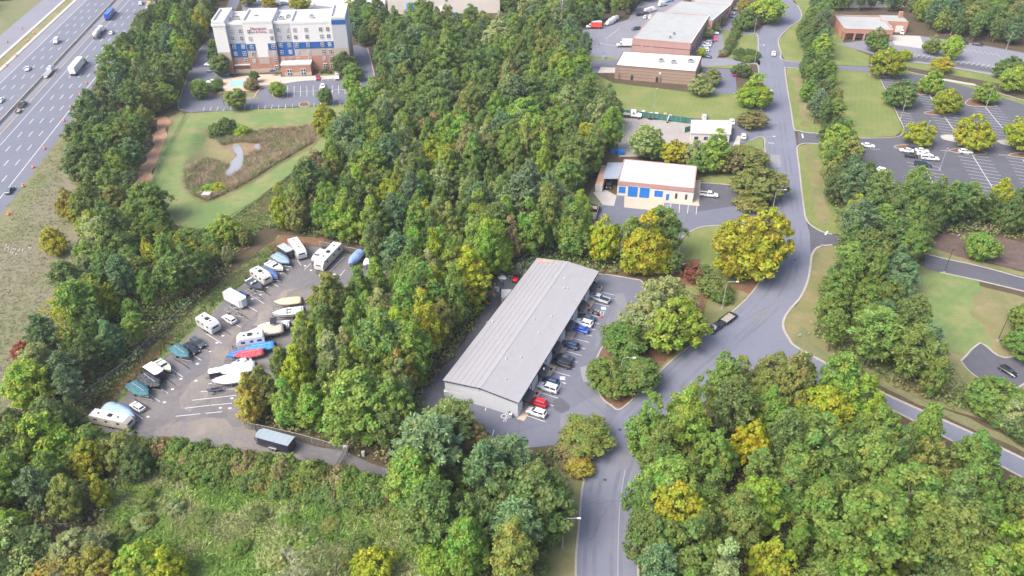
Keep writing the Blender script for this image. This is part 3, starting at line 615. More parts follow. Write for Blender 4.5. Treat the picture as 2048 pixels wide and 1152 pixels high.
def inset(c, d):
    m = Vector((sum(p[0] for p in c)/4, sum(p[1] for p in c)/4)); out = []
    for p in c:
        v = m - Vector(p); out.append(tuple(Vector(p) + v.normalized()*d*1.414))
    return out
def parapet(parent, ws, h, mat, top=.5, t=.35, color=None):
    for w in ws: w.part('parapet', mat, parent, -.05, w.L+.05, h, h+top, -t, .05, color)
def window(w, parent, s, z, ww, hh, frame='white', glass='glass', mull=True, depth=.06):
    f = w.part('window', frame, parent, s-ww/2-.09, s+ww/2+.09, z-hh/2-.09, z+hh/2+.12, .0, depth)
    if mull:
        for sx in (-1, 1):
            for sz in (-1, 1):
                w.part('pane', glass, f, s+sx*ww*.26-ww*.2, s+sx*ww*.26+ww*.2, z+sz*hh*.26-hh*.2, z+sz*hh*.26+hh*.2, depth-.03, depth+.02)
    else: w.part('pane', glass, f, s-ww/2, s+ww/2, z-hh/2, z+hh/2, depth-.03, depth+.02)
    return f
def roof_unit(parent, x, y, z, w=1.6, d=1.2, h=.9, rz=0.0, name='rooftop_unit'):
    mb = MB(); mb.box(-w/2, w/2, -d/2, d/2, .15, h); mb.box(-w/2-.05, w/2+.05, -d/2-.05, d/2+.05, h, h+.06); mb.box(-w/2+.1, w/2-.1, -d/2+.1, d/2-.1, 0, .15)
    o = mb.obj(name, MAT['steel'], parent, loc=(x, y, z), rz=rz); f = MB(); f.cyl((0,0,h+.06), (0,0,h+.2), min(w,d)*.33, n=10); f.obj('fan_guard', MAT['dark'], o)
def pipe(parent, x, y, z, h=.5, r=.12): MB().cyl((x,y,z), (x,y,z+h), r, n=8).obj('vent_pipe', MAT['white'], parent)

# --- long grey metal warehouse
ZE, ZR = 4.6, 5.55
wc = [G(889,760,ZE), G(1036,804,ZE), G(1195,544,ZE), G(1075,518,ZE)]    # front-left, front-right, back-right, back-left
wh = thing('warehouse', 'long grey metal warehouse with low gabled roof beside the row of parked cars', 'building')
FL, FR, BR, BL = (Vector(p) for p in wc); fm, bmid = (FL+FR)/2, (BL+BR)/2
mb = MB(); mb.add([(*FL,0), (*FR,0), (*FR,ZE), (*fm,ZR), (*FL,ZE)], [(0,1,2,3,4)]); mb.obj('gable_wall', MAT['metal_wall'], wh)
mb = MB(); mb.add([(*BR,0), (*BL,0), (*BL,ZE), (*bmid,ZR), (*BR,ZE)], [(0,1,2,3,4)]); mb.obj('gable_wall', MAT['metal_wall'], wh)
rw, lwll = Wall(FR, BR), Wall(BL, FL)
rw.part('wall', 'metal_wall_white', wh, 0, rw.L, 0, ZE, -.25, 0); lwll.part('wall', 'metal_wall', wh, 0, lwll.L, 0, ZE, -.25, 0)
fw = Wall(FL, FR)
for k in range(34): fw.part('wall_rib', 'metal_wall', wh, .25+k*.53, .32+k*.53, .05, ZE-.05, 0, .035)
rnd = random.Random(3); NP = 7
for side, (e0, e1) in enumerate(((FL, BL), (FR, BR))):
    for k in range(NP):
        t0, t1 = k/NP, (k+1)/NP
        P = lambda e, m_, t, dz: (e.x+(m_.x-e.x)*t, e.y+(m_.y-e.y)*t, ZE+(ZR-ZE)*t+dz)
        ov = .35
        a, b = P(e0, fm, t0, .12), P(e1, bmid, t0, .12); c, d = P(e1, bmid, t1+.004, .17), P(e0, fm, t1+.004, .17)
        dv = Vector((e1.x-e0.x, e1.y-e0.y, 0)).normalized()*ov
        a, d = Vector(a)-dv, Vector(d)-dv; b, c = Vector(b)+dv, Vector(c)+dv
        if k == 0:
            o_ = (e0-fm).normalized()*.3; a += Vector((o_.x, o_.y, -.03)); b += Vector((o_.x, o_.y, -.03))
        lo = Vector((0,0,-.1)); mb = MB(); mb.hexa([a+lo, b+lo, c+lo, d+lo], [a, b, c, d])
        g = rnd.uniform(-.012, .012); pan = mb.obj('roof_panel', MAT['roof_metal'], wh, color=(.268+g*.4, .263+g*.4, .272+g*.4))
        # standing lap at the upper edge
        mb = MB(); u = (d-a).normalized(); mb.hexa([d-u*.16+Vector((0,0,.005)), c-u*.16+Vector((0,0,.005)), c, d], [d-u*.16+Vector((0,0,.02)), c-u*.16+Vector((0,0,.02)), c+Vector((0,0,.02)), d+Vector((0,0,.02))]); mb.obj('roof_seam', MAT['roof_metal'], pan, color=(.285,.28,.287))
mb = MB(); dv = (bmid-fm).normalized()*.35; nn = Vector((-dv.y, dv.x)).normalized()*.3
for s in (1, -1): mb.hexa([(*(fm-dv),ZR+.17), (*(fm-dv+nn*s),ZR+.12), (*(bmid+dv+nn*s),ZR+.12), (*(bmid+dv),ZR+.17)], [(*(fm-dv),ZR+.25), (*(fm-dv+nn*s),ZR+.19), (*(bmid+dv+nn*s),ZR+.19), (*(bmid+dv),ZR+.25)])
mb.obj('ridge_cap', MAT['roof_metal'], wh, color=(.285,.28,.287))
for e0, e1 in ((FR, BR), (FL, BL)):
    o_ = (e0-fm).normalized()*.42; mb = MB(); mb.tube([(*(e0+o_),ZE+.02), (*(e1+o_),ZE+.02)], .11, 6); mb.obj('gutter', MAT['dark'], wh)
for A_, M_ in ((FL, fm), (fm, FR)):
    d_ = (fw.n*.4); mb = MB(); z0 = ZE if A_ is FL else ZR; z1 = ZR if A_ is FL else ZE
    mb.hexa([(*(A_+d_),z0-.05), (*(M_+d_),z1-.05), (*(M_+d_*1.15),z1-.05), (*(A_+d_*1.15),z0-.05)], [(*(A_+d_),z0+.17), (*(M_+d_),z1+.17), (*(M_+d_*1.15),z1+.17), (*(A_+d_*1.15),z0+.17)]); mb.obj('gable_trim', MAT['dark'], wh)
# stained rusty roof corner at the far gable
dB = (bmid-BL); 
mb = MB(); a = BL - dB.normalized()*.1; f_ = (FL-BL).normalized(); mb.add([(*a,ZE+.16), (*(BL+dB*.62),ZE+(ZR-ZE)*.62+.21), (*(BL+dB*.5+f_*.9),ZE+(ZR-ZE)*.5+.2), (*(BL+dB*.12+f_*2.0),ZE+(ZR-ZE)*.12+.19)], [(0,1,2,3)]); mb.obj('rust_stain', MAT['rust'], wh)
bays = [1.2 + i*9.1 for i in range(6)]
for i, s in enumerate(bays):
    aw = MB(); z0, z1 = 2.55, 3.5
    aw.hexa([rw.p(s+1.2,z0,0), rw.p(s+1.2,z0,1.5), rw.p(s+5.0,z0,1.5), rw.p(s+5.0,z0,0)], [rw.p(s+1.2,z1,0), rw.p(s+1.2,z0+.25,1.5), rw.p(s+5.0,z0+.25,1.5), rw.p(s+5.0,z1,0)]); aw.obj('awning', MAT['awning'], wh)
    dr = rw.part('door', 'glass_pale', wh, s+1.6, s+2.6, .1, 2.3, .0, .05); rw.part('door_frame', 'dark', dr, s+1.5, s+1.6, .1, 2.4, .0, .08); rw.part('door_frame', 'dark', dr, s+2.6, s+2.7, .1, 2.4, .0, .08)
    window(rw, wh, s+3.8, 1.5, 1.5, 1.3, 'dark', 'glass', False)
    rw.part('downspout', 'dark', wh, s+6.4, s+6.52, .1, ZE, .0, .1)
    rw.part('door_mat', 'dark', wh, s+7.0, s+7.9, .11, .13, .7, 1.3)
sw = MB(); rw.box(sw, -.6, rw.L+.5, 0, .11, .02, 1.75); tag(sw.obj('walkway', MAT['concrete_tan']), kind='structure')
for s in (3, 12, 20, 30, 38, 46):
    ld = lwll.part('loading_door', 'white', wh, s, s+3, .1, 3.2, 0, .06)
    for k in range(5): lwll.part('door_slat', 'white', ld, s, s+3, .3+.58*k, .34+.58*k, .06, .1)
for s, z in ((16,4.1),(30,4.1)): lwll.part('wall_box', 'white', wh, s, s+.9, z-.6, z, 0, .9)
for u, v in ((1088,735),(1012,721),(1042,716),(1012,760),(1077,667),(1068,641),(1127,578),(1129,560),(1135,578),(985,642),(1103,633)):
    q = G(u, v, 5.2); q2 = Vector(q); t = geometry.intersect_point_line(q2, fm, bmid)[0]; dd = (q2-t).length/8.9; pipe(wh, q[0], q[1], ZR-(ZR-ZE)*dd+.15, .45, .14)
fw.part('wall_lamp', 'white', wh, 8.2, 8.6, 4.9, 5.2, .03, .35)
fw.part('sign_panel', 'white', wh, .9, 4.6, 1.0, 2.0, .035, .08)
def wall_text(txt, w, s, z, size, mat, parent, o=.1, name='lettering'):
    c = bpy.data.curves.new(name, 'FONT'); c.body = txt; c.size = size; c.align_x = 'CENTER'; c.extrude = .03; c.materials.append(MAT[mat])
    ob = text_obj(name, c); p = w.p(s, z, o); ob.location = p
    ob.rotation_euler = (pi/2, 0, atan2(w.d.y, w.d.x)); ob.parent = parent; return ob
for k in range(7): fw.part('letter_mark', 'white', wh, 1.0+k*.42, 1.28+k*.42, 2.35, 2.75, .035, .07)   # weathered, unreadable letters

# --- blue-door building with white roof
ZB = 5.2
bc = [G(1236,362,ZB), G(1389,377,ZB), G(1394,332,ZB), G(1248,318,ZB)]
bb = thing('workshop_building', 'cream block building with white roof and bright blue roller doors', 'building')
ws = shell(bb, bc, ZB-.5, 'block_cream'); f = ws[0]
for w in ws: w.part('brick_band', 'brick_pink', bb, -.02, w.L+.02, ZB-1.35, ZB-.52, 0, .05)
for w in ws[:2]: w.part('brick_band', 'brick_dark', bb, -.03, w.L+.03, ZB-1.5, ZB-1.36, 0, .07)
parapet(bb, ws, ZB-.5, 'brick_pink', .55, .3); flat('roof', 'roof_white', bb, inset(bc, .3), ZB-.5, ZB-.12)
def rdoor(w, parent, s0, s1, z0, z1, mat='door_blue'):
    d = w.part('roller_door', mat, parent, s0, s1, z0, z1, 0, .05)
    n = max(2, int((z1-z0)/.5))
    for k in range(n): w.part('door_slat', mat, d, s0+.04, s1-.04, z0+(z1-z0)*k/n+.04, z0+(z1-z0)*(k+1)/n-.03, .05, .075)
    w.part('door_frame', 'white', d, s0-.12, s0, z0, z1+.12, 0, .07); w.part('door_frame', 'white', d, s1, s1+.12, z0, z1+.12, 0, .07); w.part('door_frame', 'white', d, s0, s1, z1, z1+.12, 0, .07)
u2s = lambda u: (u-1235)/154*f.L
for a, b, z0, z1 in ((1238,1252,1.1,3.4),(1257,1277,.15,3.8),(1281,1301,.15,3.8),(1311,1328,1.0,3.2),(1335,1341,.1,2.4)): rdoor(f, bb, u2s(a), u2s(b), z0, z1)
for u in (1355, 1375): window(f, bb, u2s(u), 1.9, .55, 1.7, 'brick_dark', 'glass', False)
for s in (4, 9): window(ws[1], bb, s, 1.9, 1.4, 1.6, 'dark', 'glass', False)
mb = MB(); f.box(mb, u2s(1330), f.L+2.2, 0, .1, .01, 1.7); ws[1].box(mb, .03, ws[1].L, 0, .1, .01, 2.0); tag(mb.obj('walkway', MAT['concrete_tan']), kind='structure')
for t, d in ((.75,.3),(.8,.55),(.78,.65),(.25,.2)):
    p = Vector(bc[0]).lerp(Vector(bc[1]), t).lerp(Vector(bc[3]).lerp(Vector(bc[2]), t), d); pipe(bb, p.x, p.y, ZB-.12, .5, .15)
cc = [G(1206,357,3.6), G(1236,357,3.6), G(1247,325,3.6), G(1215,325,3.6)]
cp = thing('carport', 'pale blue metal carport roof against the side of the cream workshop', 'carport')
flat('roof', 'roof_metal', cp, cc, 3.45, 3.6, (.27,.34,.44))
for p in inset(cc, .5)[:1] + inset(cc, .5)[3:]: MB().cyl((p[0],p[1],0), (p[0],p[1],3.45), .08, n=6).obj('post', MAT['steel'], cp)
for k in range(7):
    t = (k+.5)/7; a = Vector(cc[0]).lerp(Vector(cc[1]), t); b = Vector(cc[3]).lerp(Vector(cc[2]), t); mb = MB(); mb.tube([(*a,3.63),(*b,3.63)], .05, 4); mb.obj('roof_rib', MAT['steel'], cp)
# timber-walled pad with trailer
tw = thing('timber_enclosure', 'low dark timber retaining wall round the sandy trailer pad', 'wall')
for a, b in (((1136,440),(1189,447)), ((1136,440),(1146,416)), ((1189,447),(1198,418))):
    w = Wall(G(*a), G(*b))
    for k in range(4): w.part('timber', 'timber_wall', tw, 0, w.L, .05+.32*k, .34+.32*k, -.12, .12)

# --- brick building with white roof and the large grey-roofed one behind it
ZC = 6.0
c1 = [G(1231,130,ZC), G(1392,143,ZC), G(1404,112,ZC), G(1246,102,ZC)]
b1 = thing('brick_building', 'banded brown brick building with white flat roof beside the lawn', 'building')
ws = shell(b1, c1, ZC-.4, 'brick_brown')
for w in ws:
    for z in (1.3, 2.6, 3.9, 5.1): w.part('brick_band', 'brick_dark', b1, -.01, w.L+.01, z, z+.16, 0, .04)
parapet(b1, ws, ZC-.4, 'brick_dark', .4, .3); flat('roof', 'roof_white', b1, inset(c1, .3), ZC-.5, ZC-.15)
f = ws[0]
for t, m in ((.045,'brick_dark'), (.205,'dark'), (.52,'dark'), (.565,'brick_dark')): f.part('door', m, b1, f.L*t, f.L*t+1.0, .1, 2.2, 0, .06)
f.part('wall_sign', 'white', b1, f.L*.55, f.L*.55+.9, 3.6, 4.5, .04, .1)
for t, d in ((.53,.45),(.69,.4),(.89,.55)):
    p = Vector(c1[0]).lerp(Vector(c1[1]), t).lerp(Vector(c1[3]).lerp(Vector(c1[2]), t), d); roof_unit(b1, p.x, p.y, ZC-.15, 2.2, 1.8, 1.2)
for t, d in ((.3,.5),(.33,.3),(.45,.35),(.8,.3)):
    p = Vector(c1[0]).lerp(Vector(c1[1]), t).lerp(Vector(c1[3]).lerp(Vector(c1[2]), t), d); pipe(b1, p.x, p.y, ZC-.15, .6, .15)
ZD = 8.0
c2 = [G(1265,77,ZD), G(1382,87,ZD), G(1419,31,ZD), G(1312,23,ZD)]
b2 = thing('brick_building', 'large pink brick building with wide flat grey roof and side parking', 'building')
ws = shell(b2, c2, ZD-.4, 'brick_pink'); parapet(b2, ws, ZD-.4, 'brick_pink', .45, .35); flat('roof', 'roof_grey', b2, inset(c2, .3), ZD-.5, ZD-.12)
for w in (ws[0], ws[1]): w.part('roof_coping', 'white' if w is ws[1] else 'brick_pink', b2, -.06, w.L+.06, ZD+.05, ZD+.12, -.36, .08)
f = ws[0]
for a, b in ((0,.15),(.19,.32),(.36,1.0)): f.part('brick_band', 'brick_dark', b2, f.L*a, f.L*b, ZD-3.1, ZD-2.75, 0, .05)
for t in (.84, .91): window(f, b2, f.L*t, 1.6, 1.6, .9, 'dark', 'glass', False)
r = ws[1]
for k in range(9): window(r, b2, r.L*(k+.6)/9.4, 2.6, 1.5, 3.6, 'dark', 'glass', False)
for t, d in ((.62,.25),(.6,.12)):
    p = Vector(c2[0]).lerp(Vector(c2[1]), t).lerp(Vector(c2[3]).lerp(Vector(c2[2]), t), d); roof_unit(b2, p.x, p.y, ZD-.12, 1.1, 1.0, .8)
ZD = 7.3
c3 = [G(1322,27,ZD), G(1425,41,ZD), G(1461,10,ZD), G(1360,2,ZD)]
b3 = thing('brick_building', 'second grey-roofed brick building, farther up the drive behind the large one', 'building')
ws = shell(b3, c3, ZD-.4, 'brick_pink'); parapet(b3, ws, ZD-.4, 'brick_pink', .45, .35); flat('roof', 'roof_grey', b3, inset(c3, .3), ZD-.5, ZD-.12)
r = ws[1]; r.part('roof_coping', 'white', b3, -.06, r.L+.06, ZD+.05, ZD+.12, -.36, .08)
for k in range(6): window(r, b3, r.L*(k+.6)/6.4, 2.8, 1.4, 4.0, 'dark', 'glass', False)
c4 = [G(1385,6,6), G(1462,10,6), G(1480,-22,6), G(1400,-26,6)]
b4 = thing('brick_building', 'farthest brick building, cut by the top edge of the picture', 'building')
ws = shell(b4, c4, 5.8, 'brick_red'); flat('roof', 'roof_grey', b4, inset(c4, .3), 5.2, 5.6)
for t in (.75, .88): window(ws[0], b4, ws[0].L*t, 3, 1.6, 1.8, 'white', 'glass', False)
# --- small office with tan roof at the yard
c5 = [G(1382,266,3.6), G(1460,268,3.6), G(1463,241,3.6), G(1384,240,3.6)]
b5 = thing('office_building', 'small white office with flat tan roof beside the gravel yard', 'building')
ws = shell(b5, c5, 3.4, 'block_cream'); flat('roof', 'roof_tan', b5, inset(c5, -.3), 3.4, 3.62)
for t in (.15,.4,.65,.88): window(ws[0], b5, ws[0].L*t, 1.7, 1.4, 1.2, 'white', 'glass', False)
ws[1].part('door', 'dark', b5, 2, 3, .1, 2.2, 0, .06)
# --- brick building upper right with porch and wing
ZF = 5.6
c6 = [G(1690,57,ZF), G(1787,60,ZF), G(1765,32,ZF), G(1670,30,ZF)]
b6 = thing('brick_building', 'red brick building with pale roof and deep porch by the upper car park', 'building')
fw6 = Wall(c6[0], c6[1]); rc = [Vector(p) for p in c6]
pd = (rc[3]-rc[0]).normalized()*4.0
body = [tuple(rc[0]+pd), tuple(rc[1]+pd), c6[2], c6[3]]; ws = shell(b6, body, ZF-.6, 'brick_red')
for w in [fw6, Wall(c6[1], tuple(rc[1]+pd)), Wall(tuple(rc[0]+pd), c6[0])]: w.part('porch_fascia', 'brick_red', b6, 0, w.L, ZF-2.2, ZF-.6, -.4, 0)
for t in (0.0, .22, .42, .66, .97): fw6.part('porch_pier', 'brick_red', b6, fw6.L*t, fw6.L*t+.8, 0, ZF-2.2, -.8, 0)
wf = ws[0]
for t in (.34, .55): window(wf, b6, wf.L*t, 1.8, 2.0, 2.4, 'white', 'glass')
flat('roof', 'roof_grey', b6, inset(c6, .35), ZF-.7, ZF-.5)
for w in quadwalls(c6): w.part('parapet', 'brick_red', b6, -.02, w.L+.02, ZF-.6, ZF, -.3, .02); w.part('roof_coping', 'concrete', b6, -.04, w.L+.04, ZF, ZF+.08, -.34, .05)
c7 = [G(1762,40,ZF), G(1818,43,ZF), G(1805,30,ZF), G(1758,29,ZF)]
ws7 = shell(b6, c7, ZF-.3, 'brick_red'); flat('roof', 'roof_grey', b6, inset(c7, .3), ZF-.5, ZF-.2)
for t in (.3, .72): rdoor(ws7[0], b6, ws7[0].L*t-1.6, ws7[0].L*t+1.6, .1, 3.2, 'block_cream')
mb = MB(); p = G(1800,34,ZF); mb.box(p[0]-.8,p[0]+.8,p[1]-.8,p[1]+.8,ZF-.3,ZF+2.6); mb.obj('chimney', MAT['brick_red'], b6)
# --- store at the top centre
c8 = [G(776,8,7), G(990,0,7), G(990,-60,7), G(776,-60,7)]
b8 = thing('store_building', 'big beige store with blue loading canopy beyond the central wood', 'building')
sa, sb = Vector(G(777,29)), Vector(G(1000,26)); sc = (Vector(G(1000,-30))-sb); w8 = Wall(sa, sb)
ws = shell(b8, [tuple(sa), tuple(sb), tuple(sb+sc), tuple(sa+sc)], 7.5, 'block_cream'); flat('roof', 'roof_white', b8, inset([tuple(sa), tuple(sb), tuple(sb+sc), tuple(sa+sc)], .3), 7.0, 7.4)
mb = MB(); mb.hexa([w8.p(9.5,3.2,3.2), w8.p(17.5,3.2,3.2), w8.p(17.5,3.2,0), w8.p(9.5,3.2,0)], [w8.p(9.5,3.4,3.2), w8.p(17.5,3.4,3.2), w8.p(17.5,5.6,0), w8.p(9.5,5.6,0)]); mb.obj('canopy', MAT['awning_blue'], b8)
w8.part('loading_door', 'dark', b8, 11, 16, .1, 3.2, 0, .06)
for k in range(9): w8.part('vent_stack', 'steel', b8, 20+k*.9, 20.6+k*.9, .1, 1.5, .1, 1.0)
sa2, sb2 = Vector(G(560,2)), Vector(G(772,27)); w9 = Wall(sa2, sb2)
far = thing('store_building', 'long pale store wall with stacked goods yard behind the hotel', 'building')
sc2 = Vector((0, 40)); ws = shell(far, [tuple(sa2), tuple(sb2), tuple(sb2+sc2), tuple(sa2+sc2)], 7.0, 'metal_wall_white'); flat('roof', 'roof_white', far, inset([tuple(sa2), tuple(sb2), tuple(sb2+sc2), tuple(sa2+sc2)], .3), 6.5, 6.9)
far2 = thing('store_building', 'white industrial hall glimpsed between trees behind the red brick building', 'building')
q0, q1 = Vector(G(1660,16)), Vector(G(1830,14)); sc3 = Vector((0, 30)); shell(far2, [tuple(q0), tuple(q1), tuple(q1+sc3), tuple(q0+sc3)], 6.0, 'metal_wall_white'); flat('roof', 'roof_white', far2, inset([tuple(q0), tuple(q1), tuple(q1+sc3), tuple(q0+sc3)], .3), 5.5, 5.9)

# --- hotel
hA, hB = Vector(G(446,147)), Vector(G(703,138)); hw_ = Wall(hA, hB); HL = hw_.L
ht = thing('hotel', 'six-storey white hotel with blue panels, grey bays and brick base', 'building')
Z = 20.4; DEP = 17.0
cols = {'w': (.59,.575,.56), 'g': (.37,.37,.39), 'b': (.003,.07,.26), 't': (.36,.30,.25)}
seg = [(0,.095,'w',1.0,22.0), (.095,.222,'g',-.6,20.4), (.222,.446,'w',.5,21.4), (.446,.579,'g',-.6,20.4), (.579,.89,'w',.2,20.4), (.89,1.0,'w',1.2,22.4)]
def blk(name, mat, s0, s1, z0, z1, o0, o1, color=None, parent=None): return hw_.part(name, mat, parent or ht, s0*HL, s1*HL, z0, z1, o0, o1, color)
for (a, b, c, o, top) in seg:
    # brick base, tan storey, main storeys
    blk('brick_base', 'brick_red', a, b, 0, 6.6, -DEP, o); blk('wall_storey', 'stucco', a, b, 6.6, 9.8, -DEP, o-.02, cols['t'])
    blk('wall_storey', 'stucco', a, b, 9.8, top, -DEP, o, cols[c] if not (a > .88) else cols['g'])
    blk('roof', 'roof_white', a+.004, b-.004, top, top+.06, -DEP+.4, o-.4)
    for (s0, s1, o0, o1) in ((a, b, o-.35, o+.12), (a, b, -DEP-.1, -DEP+.35)): blk('cornice', 'stucco', s0, s1, top+.001, top+1.0, o0, o1, cols['w'])
    for s0 in (a, b-.35/HL): blk('cornice', 'stucco', s0, s0+.35/HL, top+.002, top+.98, -DEP+.35, o-.35, cols['w'])
blk('cornice', 'stucco', -.006, .1, 20.6, 21.6, -DEP+.01, 1.25, cols['w'])
blk('blue_panel', 'stucco', .892, .998, 20.0, 21.8, 1.2, 1.3, cols['b'])
blk('blue_panel', 'stucco', .096, .222, 6.7, 12.6, -.6, -.5, cols['b']); blk('blue_panel', 'stucco', .447, .578, 6.7, 12.6, -.6, -.5, cols['b'])
blk('blue_panel', 'stucco', .224, .29, 9.8, 12.6, .5, .6, cols['b']); blk('blue_panel', 'stucco', .385, .444, 9.8, 12.6, .5, .6, cols['b']); blk('blue_panel', 'stucco', .581, .889, 9.8, 12.6, .2, .3, cols['b'])
blk('white_panel', 'stucco', .295, .378, 6.8, 9.9, .5, .58, cols['w']); blk('tan_panel', 'stucco', .30, .378, 3.9, 6.7, .5, .56, cols['t'])
blk('tan_panel', 'stucco', 0, .094, 6.0, 9.6, 1.0, 1.06, cols['t']); blk('white_panel', 'stucco', 0.001, .0945, 9.6, 20.5, 1.0, 1.05, cols['w'])
rows = [17.9, 14.9, 11.3, 8.3, 5.2]
wins = [(.125,-.5,1), (.193,-.5,1), (.262,.6,1), (.425,.6,1), (.478,-.5,1), (.545,-.5,1), (.603,.3,1), (.69,.3,1), (.80,.3,1), (.855,.3,1)]
for (t, o, _) in wins:
    wsg = Wall(hw_.p(0, 0, o)[:2], hw_.p(HL, 0, o)[:2])
    for i, z in enumerate(rows): window(wsg, ht, t*HL, z, 1.25, 1.55, 'white', 'glass' if (i*7+int(t*100)) % 3 else 'glass_pale', True, .1)
    if t > .7 or t in (.425,): window(wsg, ht, t*HL, 2.0, 1.6, 2.0, 'white', 'glass', True, .3)
blk('canopy_ledge', 'white', .10, .22, 3.4, 3.8, -.6, .5); blk('stone_base', 'concrete_tan', .0, .47, 0, 1.8, 1.02, 1.1) if False else blk('stone_base', 'concrete_tan', .1, .47, 0, 1.7, .5, .62)
ent = [.475, .70]
blk('entrance_block', 'brick_red', ent[0], ent[1], 0, 4.6, .3, 6.0); blk('entrance_roof', 'roof_white', ent[0]-.004, ent[1]+.004, 4.6, 4.9, .32, 6.1)
blk('entrance_parapet', 'white', ent[0]-.004, ent[1]+.004, 4.9, 5.2, 5.8, 6.1); blk('stone_base', 'concrete_tan', ent[0]+.02, ent[1], 0, 1.5, 6.0, 6.1)
we = Wall(hw_.p(0,0,6.1)[:2], hw_.p(HL,0,6.1)[:2])
for t in (.535, .64): window(we, ht, t*HL, 1.7, 2.0, 2.6, 'white', 'glass', True, .1)
for t, o in ((.13,-8),(.16,-8),(.73,-7),(.3,-9),(.55,-8),(.5,-6)):
    p = hw_.p(t*HL, 20.5, o); roof_unit(ht, p[0], p[1], 20.5, 2.0, 1.4, 1.3)
wsg = Wall(hw_.p(0,0,.62)[:2], hw_.p(HL,0,.62)[:2])
mk('sign_red', (.30,.02,.10), .5)
sgn = wall_text('Hampton', wsg, .335*HL, 18.55, 1.75, 'sign_red', ht, .05); sgn = wall_text('Inn & Suites', wsg, .335*HL, 17.3, 1.3, 'sign_red', ht, .05)
# ---------------------------------------------------------------- vehicles (x forward, origin on the ground under the middle)
def ring8(x, zb, zt, hw):
    h = zt - zb
    return [(x,-hw*.88,zb), (x,hw*.88,zb), (x,hw,zb+.2*h), (x,hw*.985,zb+.72*h), (x,hw*.80,zt), (x,-hw*.80,zt), (x,-hw*.985,zb+.72*h), (x,-hw,zb+.2*h)]
def loft_body(st): return MB().loft([ring8(*s) for s in st])
def cabin(xr, xf, rr, rf, z0, z1, w0, w1):
    """returns cabin mesh and glass panels; base xr..xf at z0, roof rr..rf at z1"""
    zc = z1 - .07
    base = [(xr,-w0,z0), (xf,-w0,z0), (xf,w0,z0), (xr,w0,z0)]
    top = [(rr,-w1,zc), (rf,-w1,zc), (rf,w1,zc), (rr,w1,zc)]
    cap = [(rr+.12,-w1*.8,z1), (rf-.15,-w1*.8,z1), (rf-.15,w1*.8,z1), (rr+.12,w1*.8,z1)]
    m = MB().loft([base, top, cap])
    def on(a, b, c, d, m0, m1, n0, n1, push):
        a, b, c, d = map(Vector, (a, b, c, d))
        P = lambda s, t: (a.lerp(b, s)).lerp(d.lerp(c, s), t)
        n = (b-a).cross(d-a).normalized()*push
        return MB().quad(*[tuple(P(s, t)+n) for s, t in ((m0,n0),(m1,n0),(m1,n1),(m0,n1))])
    g = {'windshield': on(base[1], base[2], top[2], top[1], .08, .92, .12, .92, .015),
         'rear_window': on(base[3], base[0], top[0], top[3], .1, .9, .2, .9, .015)}
    for nm, (a, b, c, d) in (('L', (base[2], base[3], top[3], top[2])), ('R', (base[0], base[1], top[1], top[0]))):
        q = on(a, b, c, d, .08, .48, .12, .9, .015); q2 = on(a, b, c, d, .53, .92, .12, .9, .015); q.add(q2.v, q2.f); g['side_window' + nm] = q
    return m, g
KITS = {}
def wheels(kit, xs_, hw, r=.33, w=.22, rim=True):
    t = MB(); t.cyl((0,-w/2,0), (0,w/2,0), r, n=12); tm = t.mesh('wheel', MAT['tyre'])
    q = MB()
    for s in (-1, 1): q.cyl((0,s*(w/2-.005),0), (0,s*(w/2+.012),0), r*.62, n=8)
    rm = q.mesh('rim', MAT['rim'])
    for x in xs_:
        for s in (-1, 1):
            kit.append(('wheel', tm, -1, (x, s*(hw-w/2+.02), r), None))
            if rim: kit.append(('rim', rm, len(kit)-1, (0,0,0), None))
def P_(kit, name, mb, mat, parent=-1, col=None, smooth=False): kit.append((name, mb.mesh(name, MAT[mat], smooth), parent, (0,0,0), col)); return len(kit)-1
def make_car(key, st, cab, wx, hw, r=.33, lamps=None, roofcol=None, rim=True):
    k = []; b = P_(k, 'body', loft_body(st), 'paintwork', -1, 'body')
    m, g = cabin(*cab); c = P_(k, 'cabin', m, 'paintwork', -1, 'body')
    for n, q in g.items(): P_(k, n.rstrip('LR'), q, 'glass', c)
    wheels(k, wx, hw, r, rim=rim)
    xf, xr = st[-1][0], st[0][0]; zf = st[-1][2]-.1; zr = st[0][2]-.12
    for s in (-1, 1):
        P_(k, 'headlight', MB().box(xf-.16, xf+.02, s*st[-1][3]*.86-.16, s*st[-1][3]*.86+.16, zf-.08, zf+.07), 'lamp_white')
        P_(k, 'taillight', MB().box(xr-.02, xr+.14, s*st[0][3]*.88-.14, s*st[0][3]*.88+.14, zr-.08, zr+.1), 'lamp_red')
    P_(k, 'bumper', MB().box(xf-.1, xf+.05, -st[-1][3]*.8, st[-1][3]*.8, .3, .46), 'dark'); P_(k, 'grille', MB().box(xf-.06, xf+.03, -.4, .4, .5, zf-.02), 'dark')
    KITS[key] = k; return k
sedan_st = [(-2.36,.42,.86,.74),(-2.22,.28,1.0,.87),(-1.2,.22,1.02,.91),(0,.2,.98,.92),(1.1,.22,.95,.91),(2.0,.26,.82,.87),(2.34,.38,.68,.72)]
make_car('sedan', sedan_st, (-1.85,1.15,-1.1,.25,.96,1.45,.80,.60), (-1.38,1.42), .9)
suv_st = [(-2.3,.45,1.05,.78),(-2.2,.32,1.16,.90),(-1.1,.26,1.14,.94),(0,.24,1.1,.95),(1.0,.26,1.06,.94),(1.95,.3,.98,.90),(2.32,.42,.82,.76)]
make_car('suv', suv_st, (-2.15,1.12,-1.85,.3,1.1,1.70,.84,.66), (-1.4,1.42), .93, .36)
big_st = [(-2.55,.5,1.15,.82),(-2.45,.36,1.26,.97),(-1.1,.3,1.24,1.0),(0,.28,1.22,1.01),(1.1,.3,1.2,1.0),(2.2,.34,1.1,.96),(2.55,.46,.92,.82)]
